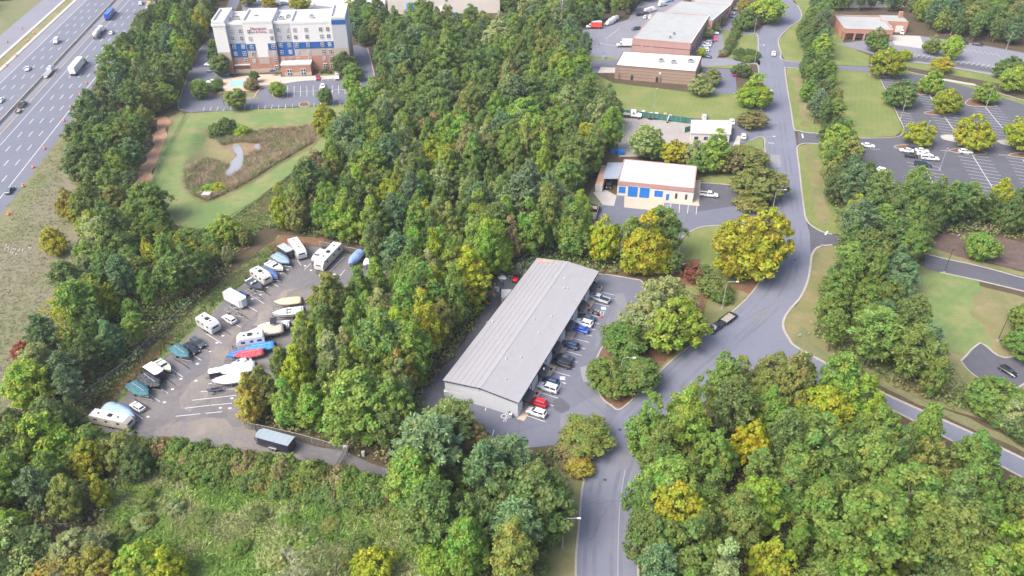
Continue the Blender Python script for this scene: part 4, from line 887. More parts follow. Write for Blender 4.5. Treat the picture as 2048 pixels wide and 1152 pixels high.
make_car('large_suv', big_st, (-2.42,1.25,-2.2,.5,1.2,1.9,.9,.74), (-1.55,1.6), .98, .39)
hb_st = [(-2.0,.42,.95,.74),(-1.9,.28,1.02,.84),(-1.0,.22,1.02,.87),(0,.2,.98,.88),(1.0,.22,.94,.87),(1.8,.26,.84,.83),(2.05,.38,.7,.7)]
make_car('hatchback', hb_st, (-1.85,1.05,-1.5,.25,.97,1.48,.77,.6), (-1.25,1.28), .87)
k = make_car('pickup', [(-2.95,.5,.9,.92),(-2.9,.42,.92,.97),(-.5,.36,.92,.98),(-.45,.36,1.2,.98),(0,.34,1.2,.99),(1.3,.36,1.18,.98),(2.5,.4,1.08,.94),(2.9,.5,.9,.8)], (-.5,1.6,-.38,.85,1.16,1.86,.88,.72), (-1.8,1.85), .98, .4)
mb = MB(); mb.box(-2.93,-.5,.80,.97,.9,1.22); mb.box(-2.93,-.5,-.97,-.80,.9,1.22); mb.box(-2.97,-2.86,-.97,.97,.7,1.2); P_(k, 'bed_side', mb, 'paintwork', -1, 'body'); P_(k, 'bed_floor', MB().box(-2.86,-.52,-.80,.80,.91,.95), 'dark')
k = make_car('van', [(-2.7,.5,2.1,.88),(-2.62,.4,2.25,.97),(0,.36,2.3,1.0),(1.0,.36,2.25,.99),(1.55,.38,1.5,.97),(2.35,.42,1.15,.9),(2.65,.5,.95,.78)], (-2.4,1.4,-2.3,1.0,2.2,2.36,.86,.78), (-1.6,1.7), .98, .36)
mb = MB(); mb.quad((1.62,-.82,1.42),(1.62,.82,1.42),(1.06,.78,2.12),(1.06,-.78,2.12)); P_(k, 'windshield', mb, 'glass', 0)
# lighter kit for far vehicles
make_car('far_car', sedan_st, (-1.85,1.15,-1.1,.25,.96,1.45,.80,.60), (-1.38,1.42), .9, rim=False)
def spawn(key, name, label, cat, x, y, rz, body=(.5,.5,.5), group=None, z=.06, cols=None, scale=1.0):
    root = thing(name, label, cat, (x, y, z), rz, group); root.scale = (scale,)*3; obs = []
    for (n, m, par, loc, col) in KITS[key]:
        c = None
        if col == 'body': c = body
        elif col and cols and col in cols: c = cols[col]
        elif isinstance(col, tuple): c = col
        obs.append(O(n, m, root if par < 0 else obs[par], loc, color=c))
    return root
def at(key, name, label, cat, c, f, body=(.5,.5,.5), group=None, **k):
    """c: where it stands, f: a point it points towards"""
    p, q = G(*c), G(*f); return spawn(key, name, label, cat, p[0], p[1], atan2(q[1]-p[1], q[0]-p[0]), body, group, **k)
WHITE, BLACK, SILVER, GREY, RED, BLUE, NAVY, DGREY = (.54,.54,.54), (.012,.012,.015), (.45,.46,.48), (.20,.21,.23), (.55,.012,.02), (.015,.06,.32), (.02,.04,.12), (.06,.065,.075)
gw = 'cars parked along the warehouse'
NO = (-42, -14)                                   # nose direction in the stalls: towards the building
def park(key, nm, c, body, label, grp=gw, d=NO, cat='car'): return at(key, nm, label, cat, c, (c[0]+d[0], c[1]+d[1]), body, grp)
park('suv', 'parked_car', (1073,829), WHITE, 'white car with dark glass roof at the near end of the warehouse row')
park('suv', 'parked_car', (1075,809), RED, 'bright red car parked beside the warehouse')
park('large_suv', 'parked_car', (1096,780), SILVER, 'silver estate car beside the hatched bay, second up from the red car')
park('hatchback', 'parked_car', (1101,766), NAVY, 'small dark blue car on the hatched bay by the warehouse')
park('large_suv', 'parked_car', (1123,731), BLACK, 'large black van-like car with bright roof rails beside the warehouse')
park('sedan', 'parked_car', (1128,719), (.05,.055,.07), 'dark car half hidden behind the large black car by the warehouse')
park('suv', 'parked_car', (1140,694), (.018,.035,.085), 'dark navy car standing alone in the middle of the warehouse row')
park('sedan', 'parked_car', (1160,662), (.015,.07,.42), 'vivid blue sports car beside the warehouse')
park('suv', 'parked_car', (1168,650), (.62,.64,.67), 'pale silver car behind the vivid blue one')
park('sedan', 'parked_car', (1173,639), (.04,.06,.10), 'dark car with glossy glass roof, next to the motorcycles')
park('pickup', 'pickup_truck', (1198,601), (.30,.34,.38), 'grey pickup with black open bed at the far end of the warehouse row', gw, cat='pickup')
at('pickup', 'pickup_truck', 'black pickup at the kerb of the curving road, towing a flat trailer', 'pickup', (1431,659), (1415,671), (.012,.016,.03))
at('pickup', 'pickup_truck', 'white pickup in the dark bay beside the blue-door workshop', 'pickup', (1417,393), (1436,395), WHITE)
at('suv', 'parked_car', 'black car parked under the pale blue carport', 'car', (1218,373), (1216,382), BLACK)
# storage lot cars
gs = 'vehicles in the storage lot'
at('hatchback', 'parked_car', 'white hatchback between the blue-wrapped and teal-covered boats', 'car', (277,818), (262,808), WHITE, gs)
at('suv', 'parked_car', 'black car with grey bonnet beside the teal flat-covered boat', 'car', (384,702), (398,712), (.015,.015,.02), gs)
at('suv', 'parked_car', 'dark grey car next to the black one in the storage lot', 'car', (397,690), (410,699), (.05,.06,.07), gs)
at('suv', 'parked_car', 'white car below the long empty trailer frames', 'car', (460,643), (446,634), WHITE, gs)
at('sedan', 'parked_car', 'small pale car half under the trees beside the white-wrapped boats', 'car', (485,729), (470,733), (.5,.5,.48), gs)
# highway traffic
gh = 'traffic on the highway'
up, dn = lambda u, v: (u+21, v-26), lambda u, v: (u-21, v+26)
def traffic(key, nm, c, body, label, away=True, cat='car'): return at(key, nm, label, cat, c, up(*c) if away else dn(*c), body, gh)
traffic('van', 'white_van', (114,86), WHITE, 'white van on the far carriageway, abreast of the tanker lorry', False, 'van')
traffic('sedan', 'moving_car', (57,140), WHITE, 'white car on the far carriageway level with the tow truck', False)
traffic('sedan', 'moving_car', (2,204), (.7,.75,.7), 'pale car cut by the picture edge on the far carriageway', False)
traffic('sedan', 'moving_car', (224,68), WHITE, 'white car on the lane beside the tanker lorry', True)
traffic('sedan', 'moving_car', (21,384), (.05,.08,.11), 'dark teal car alone in the near lane at the picture edge', True)
traffic('suv', 'moving_car', (283,9), (.55,.58,.62), 'silver car at the top of the highway beside the yellow truck', True)
traffic('pickup', 'moving_pickup', (46,212), (.12,.13,.12), 'grey pickup towing a small dark trailer on the highway', True, 'pickup')
traffic('sedan', 'carried_car', (104,143), WHITE, 'white car riding on the tow truck bed', True)
for o in [bpy.data.objects['carried_car']]: o.location.z = 1.25
# east car park, upper lots, hotel
ge = 'cars in the east car park'
for key, c, f, b, l in (
    ('sedan', (1812,304), (1790,302), (.55,.56,.58), 'silver saloon at the near end of the car cluster in the east car park'),
    ('suv', (1829,297), (1850,299), (.03,.04,.06), 'dark car behind the silver saloon beneath the lamp post'),
    ('sedan', (1843,304), (1863,306), WHITE, 'white saloon second in the cluster by the lamp post'),
    ('sedan', (1847,311), (1867,313), (.62,.65,.68), 'pale grey saloon between the white one and the white pickup'),
    ('sedan', (1822,315), (1842,317), BLACK, 'black saloon at the edge of the cluster in the east car park'),
    ('suv', (1930,307), (1945,308), WHITE, 'white car standing alone beside the long painted spine line'),
    ('sedan', (1792,208), (1812,210), WHITE, 'white saloon beneath the dark green tree at the lawn edge'),
    ('suv', (1766,346), (1780,350), (.8,.8,.8), 'white car half hidden behind the treetops below the east car park'),
    ('sedan', (1735,294), (1750,296), (.7,.7,.7), 'white car glimpsed behind the tree line near the car park entrance'),
    ('sedan', (1926,88), (1946,91), BLACK, 'black car nearest the frame corner under the upper wood edge'),
    ('sedan', (1922,85), (1900,82), (.03,.03,.035), 'dark car beside the wood edge in the upper car park'),
    ('sedan', (1955,91), (1975,94), BLACK, 'black car farther along the upper wood edge'),
    ('suv', (1803,68), (1806,78), WHITE, 'white vehicle in front of the brick building garage doors'),
    ('sedan', (1547,110), (1547,130), (.7,.74,.76), 'pale car driving down the main road')):
    at(key, 'parked_car' if 'driving' not in l else 'moving_car', l, 'car', c, f, b, ge if c[1] > 150 else None)
at('pickup', 'pickup_truck', 'white pickup in the cluster in the east car park', 'pickup', (1859,320), (1880,322), WHITE, ge)
at('pickup', 'pickup_truck', 'dark green pickup nearest in the cluster in the east car park', 'pickup', (1845,332), (1868,335), (.012,.04,.05), ge)
at('hatchback', 'parked_car', 'small dark vehicle at the corner car park edge beside the young tree', 'car', (2014,746), (2024,752), BLACK)
at('sedan', 'parked_car', 'car at the frame edge half under the round trees by the lawn', 'car', (2048,700), (2062,706), (.5,.52,.55))
gt = 'cars in the hotel car park'
for key, c, f, b, l in (
    ('hatchback', (636,158), (636,166), (.30,.01,.05), 'dark red car at the hotel entrance bays'),
    ('van', (675,157), (675,167), WHITE, 'white van in the bay near the hotel shrubs'),
    ('sedan', (646,175), (646,183), (.8,.8,.8), 'white car behind the small round tree in the hotel car park'),
    ('suv', (420,132), (405,132), WHITE, 'white car in the upper bay beside the hotel'),
    ('sedan', (421,130), (406,130), (.7,.72,.74), 'pale car beside the white one next to the hotel'),
    ('sedan', (424,144), (409,144), (.07,.14,.24), 'blue car in the bays beside the hotel'),
    ('sedan', (450,152), (440,152), (.10,.16,.22), 'blue grey car under the tree by the hotel corner'),
    ('sedan', (424,166), (414,166), (.7,.7,.7), 'white car near the hotel pool hedge'),
    ('suv', (556,12), (566,12), (.03,.05,.10), 'dark blue car parked behind the hotel roof line'),
    ('suv', (570,10), (580,10), (.02,.05,.14), 'second dark blue car parked behind the hotel'),
    ('sedan', (636,9), (648,8), WHITE, 'white car parked behind the hotel beside the yellow tree'),
    ('sedan', (524,2), (536,2), (.4,.5,.65), 'pale blue car behind the hotel at the picture top')):
    at(key, 'parked_car', l, 'car' if key != 'van' else 'van', c, f, b, gt)
gn = 'vehicles round the brick business units'
far_list = [('van',(1228,42),(1216,46),WHITE,'nearest white van of the row by the wood edge'), ('van',(1222,46),(1210,50),(.6,.66,.72),'grey white van second in the row by the wood edge'), ('van',(1218,50),(1206,54),WHITE,'white van third in the row by the wood edge'),
 ('suv',(1272,60),(1262,61),(.03,.05,.07),'dark car alone behind the large brick building'), ('sedan',(1290,36),(1294,30),WHITE,'white car at the rear corner of the large brick building'), ('sedan',(1300,36),(1304,30),(.8,.8,.8),'second white car at the rear corner of the large brick building'),
 ('sedan',(1280,31),(1290,29),BLACK,'black car nearest the rear wood edge'), ('sedan',(1290,28),(1300,26),(.10,.06,.10),'dark purple car by the rear wood edge'), ('van',(1297,25),(1307,23),WHITE,'white van by the rear wood edge'), ('van',(1304,23),(1314,21),(.75,.75,.75),'light van beside the rear wood edge row end'),
 ('van',(1325,12),(1335,10),WHITE,'white van near the top of the rear yard'), ('van',(1327,6),(1337,4),(.7,.75,.8),'pale van at the picture top in the rear yard'), ('sedan',(1340,3),(1350,1),(.1,.3,.6),'blue car at the picture top in the rear yard'), ('sedan',(1350,22),(1360,20),WHITE,'white car behind the second brick building'), ('sedan',(1357,18),(1367,16),(.2,.5,.7),'light blue car behind the second brick building'),('van',(1376,8),(1386,6),(.06,.07,.1),'dark van at the far corner of the rear yard'),
 ('sedan',(1413,115),(1424,117),NAVY,'dark blue car at the near end of the bays beside the pink brick building'), ('sedan',(1404,109),(1394,108),(.35,.42,.5),'grey blue car, second of the bays beside the pink brick building'), ('suv',(1408,103),(1396,102),WHITE,'white car, third of the bays beside the pink brick building'), ('sedan',(1407,98),(1396,97),SILVER,'silver car, fourth of the bays beside the pink brick building'), ('sedan',(1412,93),(1400,92),(.6,.62,.64),'light grey car, fifth of the bays beside the pink brick building'),
 ('suv',(1414,88),(1402,87),(.35,.36,.4),'grey car, sixth of the bays beside the pink brick building'), ('sedan',(1418,84),(1406,83),BLACK,'black car, seventh of the bays beside the pink brick building'), ('sedan',(1430,80),(1432,84),(.7,.05,.2),'pink red car backing out beside the pink brick building'), ('suv',(1431,62),(1422,61),(.3,.35,.42),'blue grey car beneath the small trees of the side bays'), ('sedan',(1428,68),(1419,67),(.7,.7,.72),'pale car beneath the small trees of the side bays'),
 ('sedan',(1457,35),(1448,34),NAVY,'navy car by the second brick building windows'), ('sedan',(1461,28),(1452,27),(.5,.5,.52),'silver car by the second brick building windows'), ('suv',(1465,20),(1456,19),WHITE,'white car at the far end of the second brick building'),
 ('sedan',(1475,153),(1490,154),(.30,.01,.12),'crimson car beside the brown brick building car park'), ('sedan',(1425,148),(1436,149),(.06,.06,.07),'dark car behind the tree at the white-roofed brick building'),
 ('suv',(1408,237),(1408,228),WHITE,'white car behind the tan-roofed office'), ('sedan',(1464,246),(1462,236),(.65,.68,.72),'pale car at the corner of the tan-roofed office'), ('sedan',(1479,249),(1478,240),(.05,.06,.07),'dark car by the brown-tinged tree at the office drive'), ('suv',(1487,276),(1487,266),WHITE,'white car beside the lawn at the office entrance')]
for key, c, f, b, l in far_list: at(key if key != 'sedan' else 'far_car', 'parked_van' if key == 'van' else 'parked_car', l, 'van' if key == 'van' else 'car', c, f, b, gn)

# --- trucks
def box_truck(key, boxcol):
    k = []; P_(k, 'cargo_box', MB().box(-3.6, 1.5, -1.2, 1.2, 1.0, 3.5), 'paintwork', -1, 'body'); P_(k, 'box_trim', MB().box(-3.62, 1.52, -1.22, 1.22, 3.42, 3.52), 'white', 0); P_(k, 'chassis', MB().box(-3.5, 3.6, -.5, .5, .55, 1.0), 'dark')
    P_(k, 'cab', MB().loft([ring8(1.65,.7,2.4,1.05), ring8(2.5,.6,2.35,1.05), ring8(3.1,.6,1.6,1.0), ring8(4.0,.6,1.35,.9)]), 'white'); mb = MB(); mb.quad((2.56,-.85,2.3),(2.56,.85,2.3),(3.08,.85,1.66),(3.08,-.85,1.66)); P_(k, 'windshield', mb, 'glass', 3)
    for s in (-1, 1): mb = MB(); mb.quad((1.8,s*1.06,1.5),(2.6,s*1.06,1.5),(2.5,s*1.03,2.15),(1.8,s*1.03,2.15)); P_(k, 'side_window', mb, 'glass', 3)
    wheels(k, (-2.3, 3.0), 1.12, .45, .3); KITS[key] = k
box_truck('box_truck', None)
at('box_truck', 'box_truck', 'orange red box truck with white cab in the rear yard', 'truck', (1188,57), (1172,57), (.80,.07,.04), gn)
at('box_truck', 'box_truck', 'white box truck at the end wall of the large brick building', 'truck', (1250,94), (1234,94), (.72,.72,.70), gn)
def tractor(k, x0, col='cabcol'):
    P_(k, 'cab', MB().loft([ring8(x0,.8,3.0,1.15), ring8(x0+1.6,.8,3.1,1.15), ring8(x0+2.3,.8,2.0,1.1), ring8(x0+4.0,.8,1.75,.95)]), 'paintwork', -1, col); c = len(k)-1
    mb = MB(); mb.quad((x0+1.68,-.95,2.95),(x0+1.68,.95,2.95),(x0+2.28,.95,2.05),(x0+2.28,-.95,2.05)); P_(k, 'windshield', mb, 'glass', c)
    for s in (-1, 1): mb = MB(); mb.quad((x0+.7,s*1.17,1.9),(x0+1.8,s*1.16,1.9),(x0+1.55,s*1.1,2.7),(x0+.7,s*1.12,2.7)); P_(k, 'side_window', mb, 'glass', c)
    for s in (-1, 1): P_(k, 'exhaust_stack', MB().cyl((x0-.2,s*.9,1.0), (x0-.2,s*.9,3.5), .1, n=6), 'steel')
    P_(k, 'chassis', MB().box(x0-3.2, x0+3.8, -.45, .45, .6, .95), 'dark'); wheels(k, (x0-2.6, x0-1.3, x0+3.0), 1.15, .5, .3)
k = []; P_(k, 'trailer_box', MB().box(-8.2, 5.4, -1.28, 1.28, 1.15, 4.05), 'paintwork', -1, 'body'); P_(k, 'rear_door', MB().box(-8.26, -8.2, -1.2, .0, 1.25, 3.95), 'paintwork', 0, 'body'); P_(k, 'rear_door', MB().box(-8.26, -8.2, .03, 1.2, 1.25, 3.95), 'paintwork', 0, 'body'); P_(k, 'underframe', MB().box(-8.1, 4.5, -.6, .6, .8, 1.15), 'dark'); wheels(k, (-7.2,-6.0), 1.2, .5, .3); tractor(k, 5.7); KITS['semi'] = k
at('semi', 'semi_truck', 'white trailer lorry with bright green cab on the highway', 'truck', (158,140), (179,114), (.72,.71,.68), gh, cols={'cabcol': (.25,.55,.05)})
sm = at('semi', 'semi_truck', 'blue box lorry with white cab on the highway', 'truck', (222,34), (243,8), (.015,.08,.42), gh, cols={'cabcol': (.6,.65,.7)}, scale=.85)
mb = MB()
for i, (a, b) in enumerate(((-6.2,-5.4),(-5.2,-4.6),(-4.4,-3.6),(-3.3,-2.9),(-2.7,-2.0),(-1.8,-1.2))): mb.box(a, b, -1.31, -1.285, 2.5, 3.1)
mb.obj('side_lettering', MAT['white'], sm)
k = []; t = MB(); t.tube([(-7.4,0,2.2),(-7.2,0,2.2),(-2.6,0,2.25),(-2.4,0,2.25)], [.3,1.1,1.1,.4], 12); P_(k, 'tank', t, 'white', -1, None, True); t = MB(); t.tube([(-1.9,0,2.3),(-1.7,0,2.3),(2.4,0,2.3),(2.7,0,2.3)], [.4,1.15,1.15,.4], 12); P_(k, 'tank', t, 'white', -1, None, True)
P_(k, 'underframe', MB().box(-7.2, 3.4, -.55, .55, .8, 1.1), 'steel'); wheels(k, (-6.6,-5.5,-.8), 1.15, .5, .3); tractor(k, 3.6); KITS['tanker'] = k
at('tanker', 'tanker_truck', 'white two-tank bulk tanker lorry on the highway', 'truck', (200,70), (221,44), (.7,.7,.7), gh, cols={'cabcol': (.72,.73,.75)})
k = []; P_(k, 'flatbed', MB().box(-3.8, 1.2, -1.15, 1.15, .95, 1.15), 'steel'); P_(k, 'ramp', MB().box(-5.0, -3.8, -.7, .7, .7, .85), 'white'); P_(k, 'chassis', MB().box(-3.6, 4.0, -.5, .5, .5, .95), 'dark'); P_(k, 'cab', MB().loft([ring8(1.4,.6,2.3,1.05), ring8(2.6,.6,2.3,1.05), ring8(3.1,.6,1.6,1.0), ring8(4.2,.6,1.3,.9)]), 'paintwork', -1, 'body'); mb = MB(); mb.quad((2.64,-.85,2.25),(2.64,.85,2.25),(3.08,.85,1.66),(3.08,-.85,1.66)); P_(k, 'windshield', mb, 'glass', 3); wheels(k, (-2.4,3.2), 1.1, .45, .3); KITS['tow'] = k
at('tow', 'tow_truck', 'flatbed tow truck carrying a white car on the highway', 'truck', (98,150), (119,124), (.5,.52,.55), gh)
at('tow', 'yellow_truck', 'yellow flatbed work truck at the top of the highway', 'truck', (298,14), (319,-12), (.75,.42,.03), gh)
k = []; P_(k, 'deck', MB().box(-7.5, 5.0, -1.28, 1.28, 1.15, 1.35), 'wood_grey'); P_(k, 'side_rail', MB().box(-7.5, 5.0, -1.32, -1.28, 1.05, 1.36), 'dark'); P_(k, 'side_rail', MB().box(-7.5, 5.0, 1.28, 1.32, 1.05, 1.36), 'dark'); P_(k, 'underframe', MB().box(-7.4, 4.6, -.5, .5, .8, 1.15), 'dark'); wheels(k, (-6.6,-5.4), 1.2, .5, .3); tractor(k, 5.4); KITS['flatsemi'] = k
at('flatsemi', 'flatbed_semi', 'white lorry with long empty flatbed trailer along the green screen fence', 'truck', (1234,232), (1260,235), (.8,.8,.8), cols={'cabcol': (.78,.78,.78)})

# --- trailers, boats, caravans
def enclosed(key, L, Wd, z0, z1, vnose=0.0):
    k = []; h = L/2
    pl = [(-h,-Wd/2), (h-vnose,-Wd/2), (h,-Wd*.25), (h,Wd*.25), (h-vnose,Wd/2), (-h,Wd/2)]
    P_(k, 'box_body', MB().prism(pl, z0, z1), 'paintwork', -1, 'body'); P_(k, 'roof', MB().prism([(x*1.003, y*1.02) for x, y in pl], z1, z1+.07), 'paintwork', -1, 'roof')
    for x in [(-h + L*(i+.5)/6) for i in range(6)]: P_(k, 'roof_bow', MB().box(x-.03, x+.03, -Wd*.49, Wd*.49, z1+.07, z1+.1), 'paintwork', 1, 'roof')
    P_(k, 'rear_door', MB().box(-h-.04, -h, -Wd*.45, Wd*.45, z0+.1, z1-.1), 'paintwork', 0, 'body'); P_(k, 'side_door', MB().box(h*.35, h*.35+.8, -Wd/2-.03, -Wd/2, z0+.1, z1-.25), 'paintwork', 0, 'body')
    P_(k, 'underframe', MB().box(-h, h, -Wd*.4, Wd*.4, z0-.18, z0), 'dark')
    mb = MB(); mb.tube([(h-.3,-Wd*.3,z0-.1), (h+1.1,0,z0-.1)], .05, 4); mb.tube([(h-.3,Wd*.3,z0-.1), (h+1.1,0,z0-.1)], .05, 4); mb.cyl((h+.9,0,0), (h+.9,0,z0+.3), .04, n=5); P_(k, 'tongue', mb, 'dark')
    for s in (-1, 1): P_(k, 'fender', MB().box(-.9, .7, s*(Wd/2+.1)-.1, s*(Wd/2+.1)+.1, .72, .8), 'steel')
    wheels(k, (-.5,.3), Wd/2+.1, .34, .2); KITS[key] = k
enclosed('cargo_trailer', 6.2, 2.2, .55, 2.6, .5); enclosed('cargo_trailer_small', 4.4, 2.1, .5, 2.4, .3); enclosed('cargo_trailer_long', 7.2, 2.4, .6, 2.5, .6)
def caravan(key, L, motor=False):
    k = []; h = L/2; w = 1.22
    prof = [(-h,.65),(-h,2.55),(-h+.25,2.85),(h-.9,2.85),(h-.25,2.3),(h,1.7),(h-.15,.65)]
    mb = MB(); rings = [[(x, y, z) for x, z in prof] for y in (-w, w)]; mb.loft(rings); P_(k, 'shell', mb, 'paintwork', -1, 'body')
    P_(k, 'roof', MB().box(-h+.25, h-.9, -w*.97, w*.97, 2.85, 2.9), 'white', 0)
    P_(k, 'air_conditioner', MB().box(-.5, .4, -.4, .4, 2.9, 3.15), 'white' if motor else 'dark', 1)
    for x in (-h*.6, h*.4): P_(k, 'roof_vent', MB().box(x-.2, x+.2, -.2, .2, 2.9, 3.0), 'dark', 1)
    for s in (-1, 1):
        for x, ww in ((-h*.65,.9), (-h*.1,.7), (h*.5,.8)): P_(k, 'side_window', MB().box(x-ww/2, x+ww/2, s*w-.02, s*w+.02, 1.75, 2.3), 'glass', 0)
        P_(k, 'stripe', MB().box(-h+.05, h-.15, s*w-.012, s*w+.012, 1.15, 1.3), 'steel', 0)
    P_(k, 'door', MB().box(h*.15, h*.15+.65, -w-.025, -w, .75, 2.5), 'white', 0)
    mb = MB(); mb.quad((h+.01-.02,-.8,1.78),(h-.02,.8,1.78),(h-.24,.8,2.26),(h-.24,-.8,2.26)); P_(k, 'front_window', mb, 'glass', 0)
    P_(k, 'underframe', MB().box(-h+.1, h-.3, -w*.8, w*.8, .45, .65), 'dark')
    if motor: wheels(k, (-h*.5, h*.62), w, .4, .28)
    else:
        mb = MB(); mb.tube([(h-.3,-.7,.5), (h+1.1,0,.5)], .05, 4); mb.tube([(h-.3,.7,.5), (h+1.1,0,.5)], .05, 4); mb.cyl((h+.9,0,0), (h+.9,0,.9), .05, n=5); P_(k, 'tongue', mb, 'dark'); wheels(k, (-.45,.45), w, .34, .22)
    KITS[key] = k
caravan('caravan', 5.6); caravan('caravan_long', 10.0); caravan('motorhome', 7.4, True)
def hullrings(L, w, zk, zg, n=9):
    h = L/2; out = []
    for i in range(n):
        t = i/(n-1); x = -h + L*t; f = 1 - max(0, (t-.45)/.55)**2.2; f = max(f, .03); hw_l = w/2*(.9+.1*min(1, t*4))*f; rise = .25*max(0, t-.5)**1.5*2
        out.append((x, hw_l, zk + (zg-zk)*.55*max(0, (t-.6)/.4)**2, zg + rise))
    return out
def boat(key, L, w, style):
    k = []; hr = hullrings(L, w, .5, 1.35)
    mb = MB(); mb.loft([[(x,-hw_l,zg), (x,-hw_l*.92,zk+(zg-zk)*.45), (x,0,zk), (x,hw_l*.92,zk+(zg-zk)*.45), (x,hw_l,zg)] for x, hw_l, zk, zg in hr]); P_(k, 'hull', mb, 'gelcoat', -1, 'body')
    mb = MB(); mb.loft([[(x,-hw_l*1.03,zg-.12), (x,hw_l*1.03,zg-.12), (x,hw_l*1.03,zg-.02), (x,-hw_l*1.03,zg-.02)] for x, hw_l, zk, zg in hr]); P_(k, 'rub_rail', mb, 'dark', 0)
    h = L/2
    if style == 'cover' or style == 'tent':
        hump = .42 if style == 'cover' else 1.25
        mb = MB(); rr = []
        for i, (x, hw_l, zk, zg) in enumerate(hr):
            t = i/(len(hr)-1); z = zg + hump*(max(0, sin(pi*min(1, (t*.85+.12))))**.8) * (.75 + .25*sin(i*2.4)); q = hw_l*1.06
            rr.append([(x,-q,zg-.28), (x,-q*.98,zg+.02), (x,-q*.5,zg+(z-zg)*.72), (x,0,z), (x,q*.5,zg+(z-zg)*.72), (x,q*.98,zg+.02), (x,q,zg-.28)])
        mb.loft(rr); P_(k, 'cover', mb, 'fabric', -1, 'cover', True)
        if style == 'cover':
            mb = MB(); mb.tube([(hr[1][0],0,hr[1][3]+.42), (hr[-3][0],0,hr[-3][3]+.40)], .035, 4); P_(k, 'cover_strap', mb, 'white')
            for i in (2, 4, 6):
                x, hw_l, zk, zg = hr[i]; mb = MB(); mb.tube([(x,-hw_l*1.07,zg-.25), (x,-hw_l*1.05,zg+.03)], .04, 4); mb.tube([(x,hw_l*1.07,zg-.25), (x,hw_l*1.05,zg+.03)], .04, 4); P_(k, 'tie_strap', mb, 'white')
    else:
        mb = MB(); mb.loft([[(x,-hw_l*.86,zg-.05), (x,hw_l*.86,zg-.05), (x,hw_l*.86,zg-.01), (x,-hw_l*.86,zg-.01)] for x, hw_l, zk, zg in hr[4:]]); P_(k, 'foredeck', mb, 'gelcoat', -1, 'body')
        mb = MB(); mb.box(-h+.5, .1, -w*.38, w*.38, 1.28, 1.34); P_(k, 'cockpit', mb, 'gelcoat', -1, 'cover')
        for s in (-1, 1):
            mb = MB(); mb.box(-.5, 0, s*w*.2-.25, s*w*.2+.25, 1.34, 1.75); P_(k, 'seat', mb, 'white')
        mb = MB(); mb.quad((.3,-w*.36,1.36),(.3,w*.36,1.36),(.05,w*.33,1.8),(.05,-w*.33,1.8)); P_(k, 'windscreen', mb, 'glass')
        P_(k, 'bench', MB().box(-h+.35, -h+.8, -w*.36, w*.36, 1.3, 1.6), 'white')
        if style == 'tower':
            mb = MB()
            for s in (-1, 1): mb.tube([(.3,s*w*.44,1.3), (0,s*w*.36,2.5), (-.5,s*w*.36,2.5), (-.9,s*w*.44,1.3)], .05, 5)
            P_(k, 'tower_frame', mb, 'white'); P_(k, 'tower_top', MB().box(-.9,.5,-w*.42,w*.42,2.5,2.62), 'dark')
    mb = MB(); mb.box(-h-.45, -h-.02, -.22, .22, 1.1, 1.75); mb.box(-h-.35, -h-.15, -.1, .1, .5, 1.1); P_(k, 'outboard_motor', mb, 'dark')
    KITS[key] = k
for key, L, w, st in (('boat_cover',6.0,2.6,'cover'), ('boat_tent',6.8,2.7,'tent'), ('boat_open',5.9,2.4,'open'), ('boat_tower',6.8,2.7,'tower'), ('boat_small',5.2,2.0,'open')): boat(key, L, w, st)
k = []
mb = MB()
for s in (-1, 1): mb.tube([(-2.6,s*.8,.42), (1.4,s*.8,.42), (3.2,0,.45), (4.0,0,.45)], .05, 5)
P_(k, 'frame', mb, 'steel')
for x in (-2.4,-1.0,.6): P_(k, 'crossbar', MB().box(x-.05, x+.05, -.85, .85, .38, .47), 'steel')
for s in (-1, 1): P_(k, 'bunk', MB().box(-2.3, 1.2, s*.45-.05, s*.45+.05, .47, .56), 'wood_grey')
P_(k, 'winch_post', MB().box(2.9, 3.0, -.05, .05, .45, 1.2), 'dark'); P_(k, 'jack', MB().cyl((3.6,0,0), (3.6,0,.8), .04, n=5), 'steel')
for s in (-1, 1): P_(k, 'fender', MB().box(-1.1, -.2, s*1.0-.12, s*1.0+.12, .7, .76), 'steel')
wheels(k, (-.65,), 1.08, .33, .2); KITS['boat_trailer'] = k
gb, gtr = 'boats in the storage lot', 'boat trailers in the storage lot'
def boat_at(kit, c, f, body, cover, label, trailer=True, scale=1.0):
    scale *= 1.14
    at(kit, 'boat', label, 'boat', c, f, body, gb, cols={'cover': cover}, scale=scale)
    if trailer: at('boat_trailer', 'boat_trailer', 'galvanised trailer under the ' + label.split(',')[0], 'trailer', c, f, (.4,.4,.4), gtr, scale=scale)
TEAL = (.015,.105,.125); TARP = (.22,.36,.58); BRB = (.01,.17,.55)
boat_at('boat_tent', (245,834), (266,842), WHITE, (.27,.40,.60), 'boat wrapped in a pale blue tarpaulin by the storage lot entrance', scale=1.1)
boat_at('boat_cover', (283,789), (300,801), WHITE, TEAL, 'boat under a dark teal cover near the lot corner', scale=1.05)
boat_at('boat_cover', (306,771), (322,783), BLACK, (.012,.014,.018), 'black covered boat with white straps beside the black box trailer', scale=1.05)
boat_at('boat_small', (331,741), (346,752), (.48,.46,.38), (.4,.38,.32), 'small olive cream open boat behind the white-roofed trailer')
boat_at('boat_cover', (365,713), (380,724), (.1,.2,.22), (.02,.11,.135), 'boat with taut teal cover next to the black car')
boat_at('boat_open', (511,577), (525,586), (.05,.06,.07), (.2,.22,.24), 'black and silver open boat next to the white caravan')
boat_at('boat_cover', (541,556), (556,564), WHITE, (.05,.14,.36), 'white boat under a royal blue cover next to the caravan')
boat_at('boat_open', (552,541), (566,548), WHITE, (.55,.56,.58), 'white open boat between the royal blue and grey blue covered boats')
boat_at('boat_cover', (566,527), (580,536), (.04,.10,.16), (.17,.25,.33), 'boat with slate blue cover beside the grey box trailer', scale=1.05)
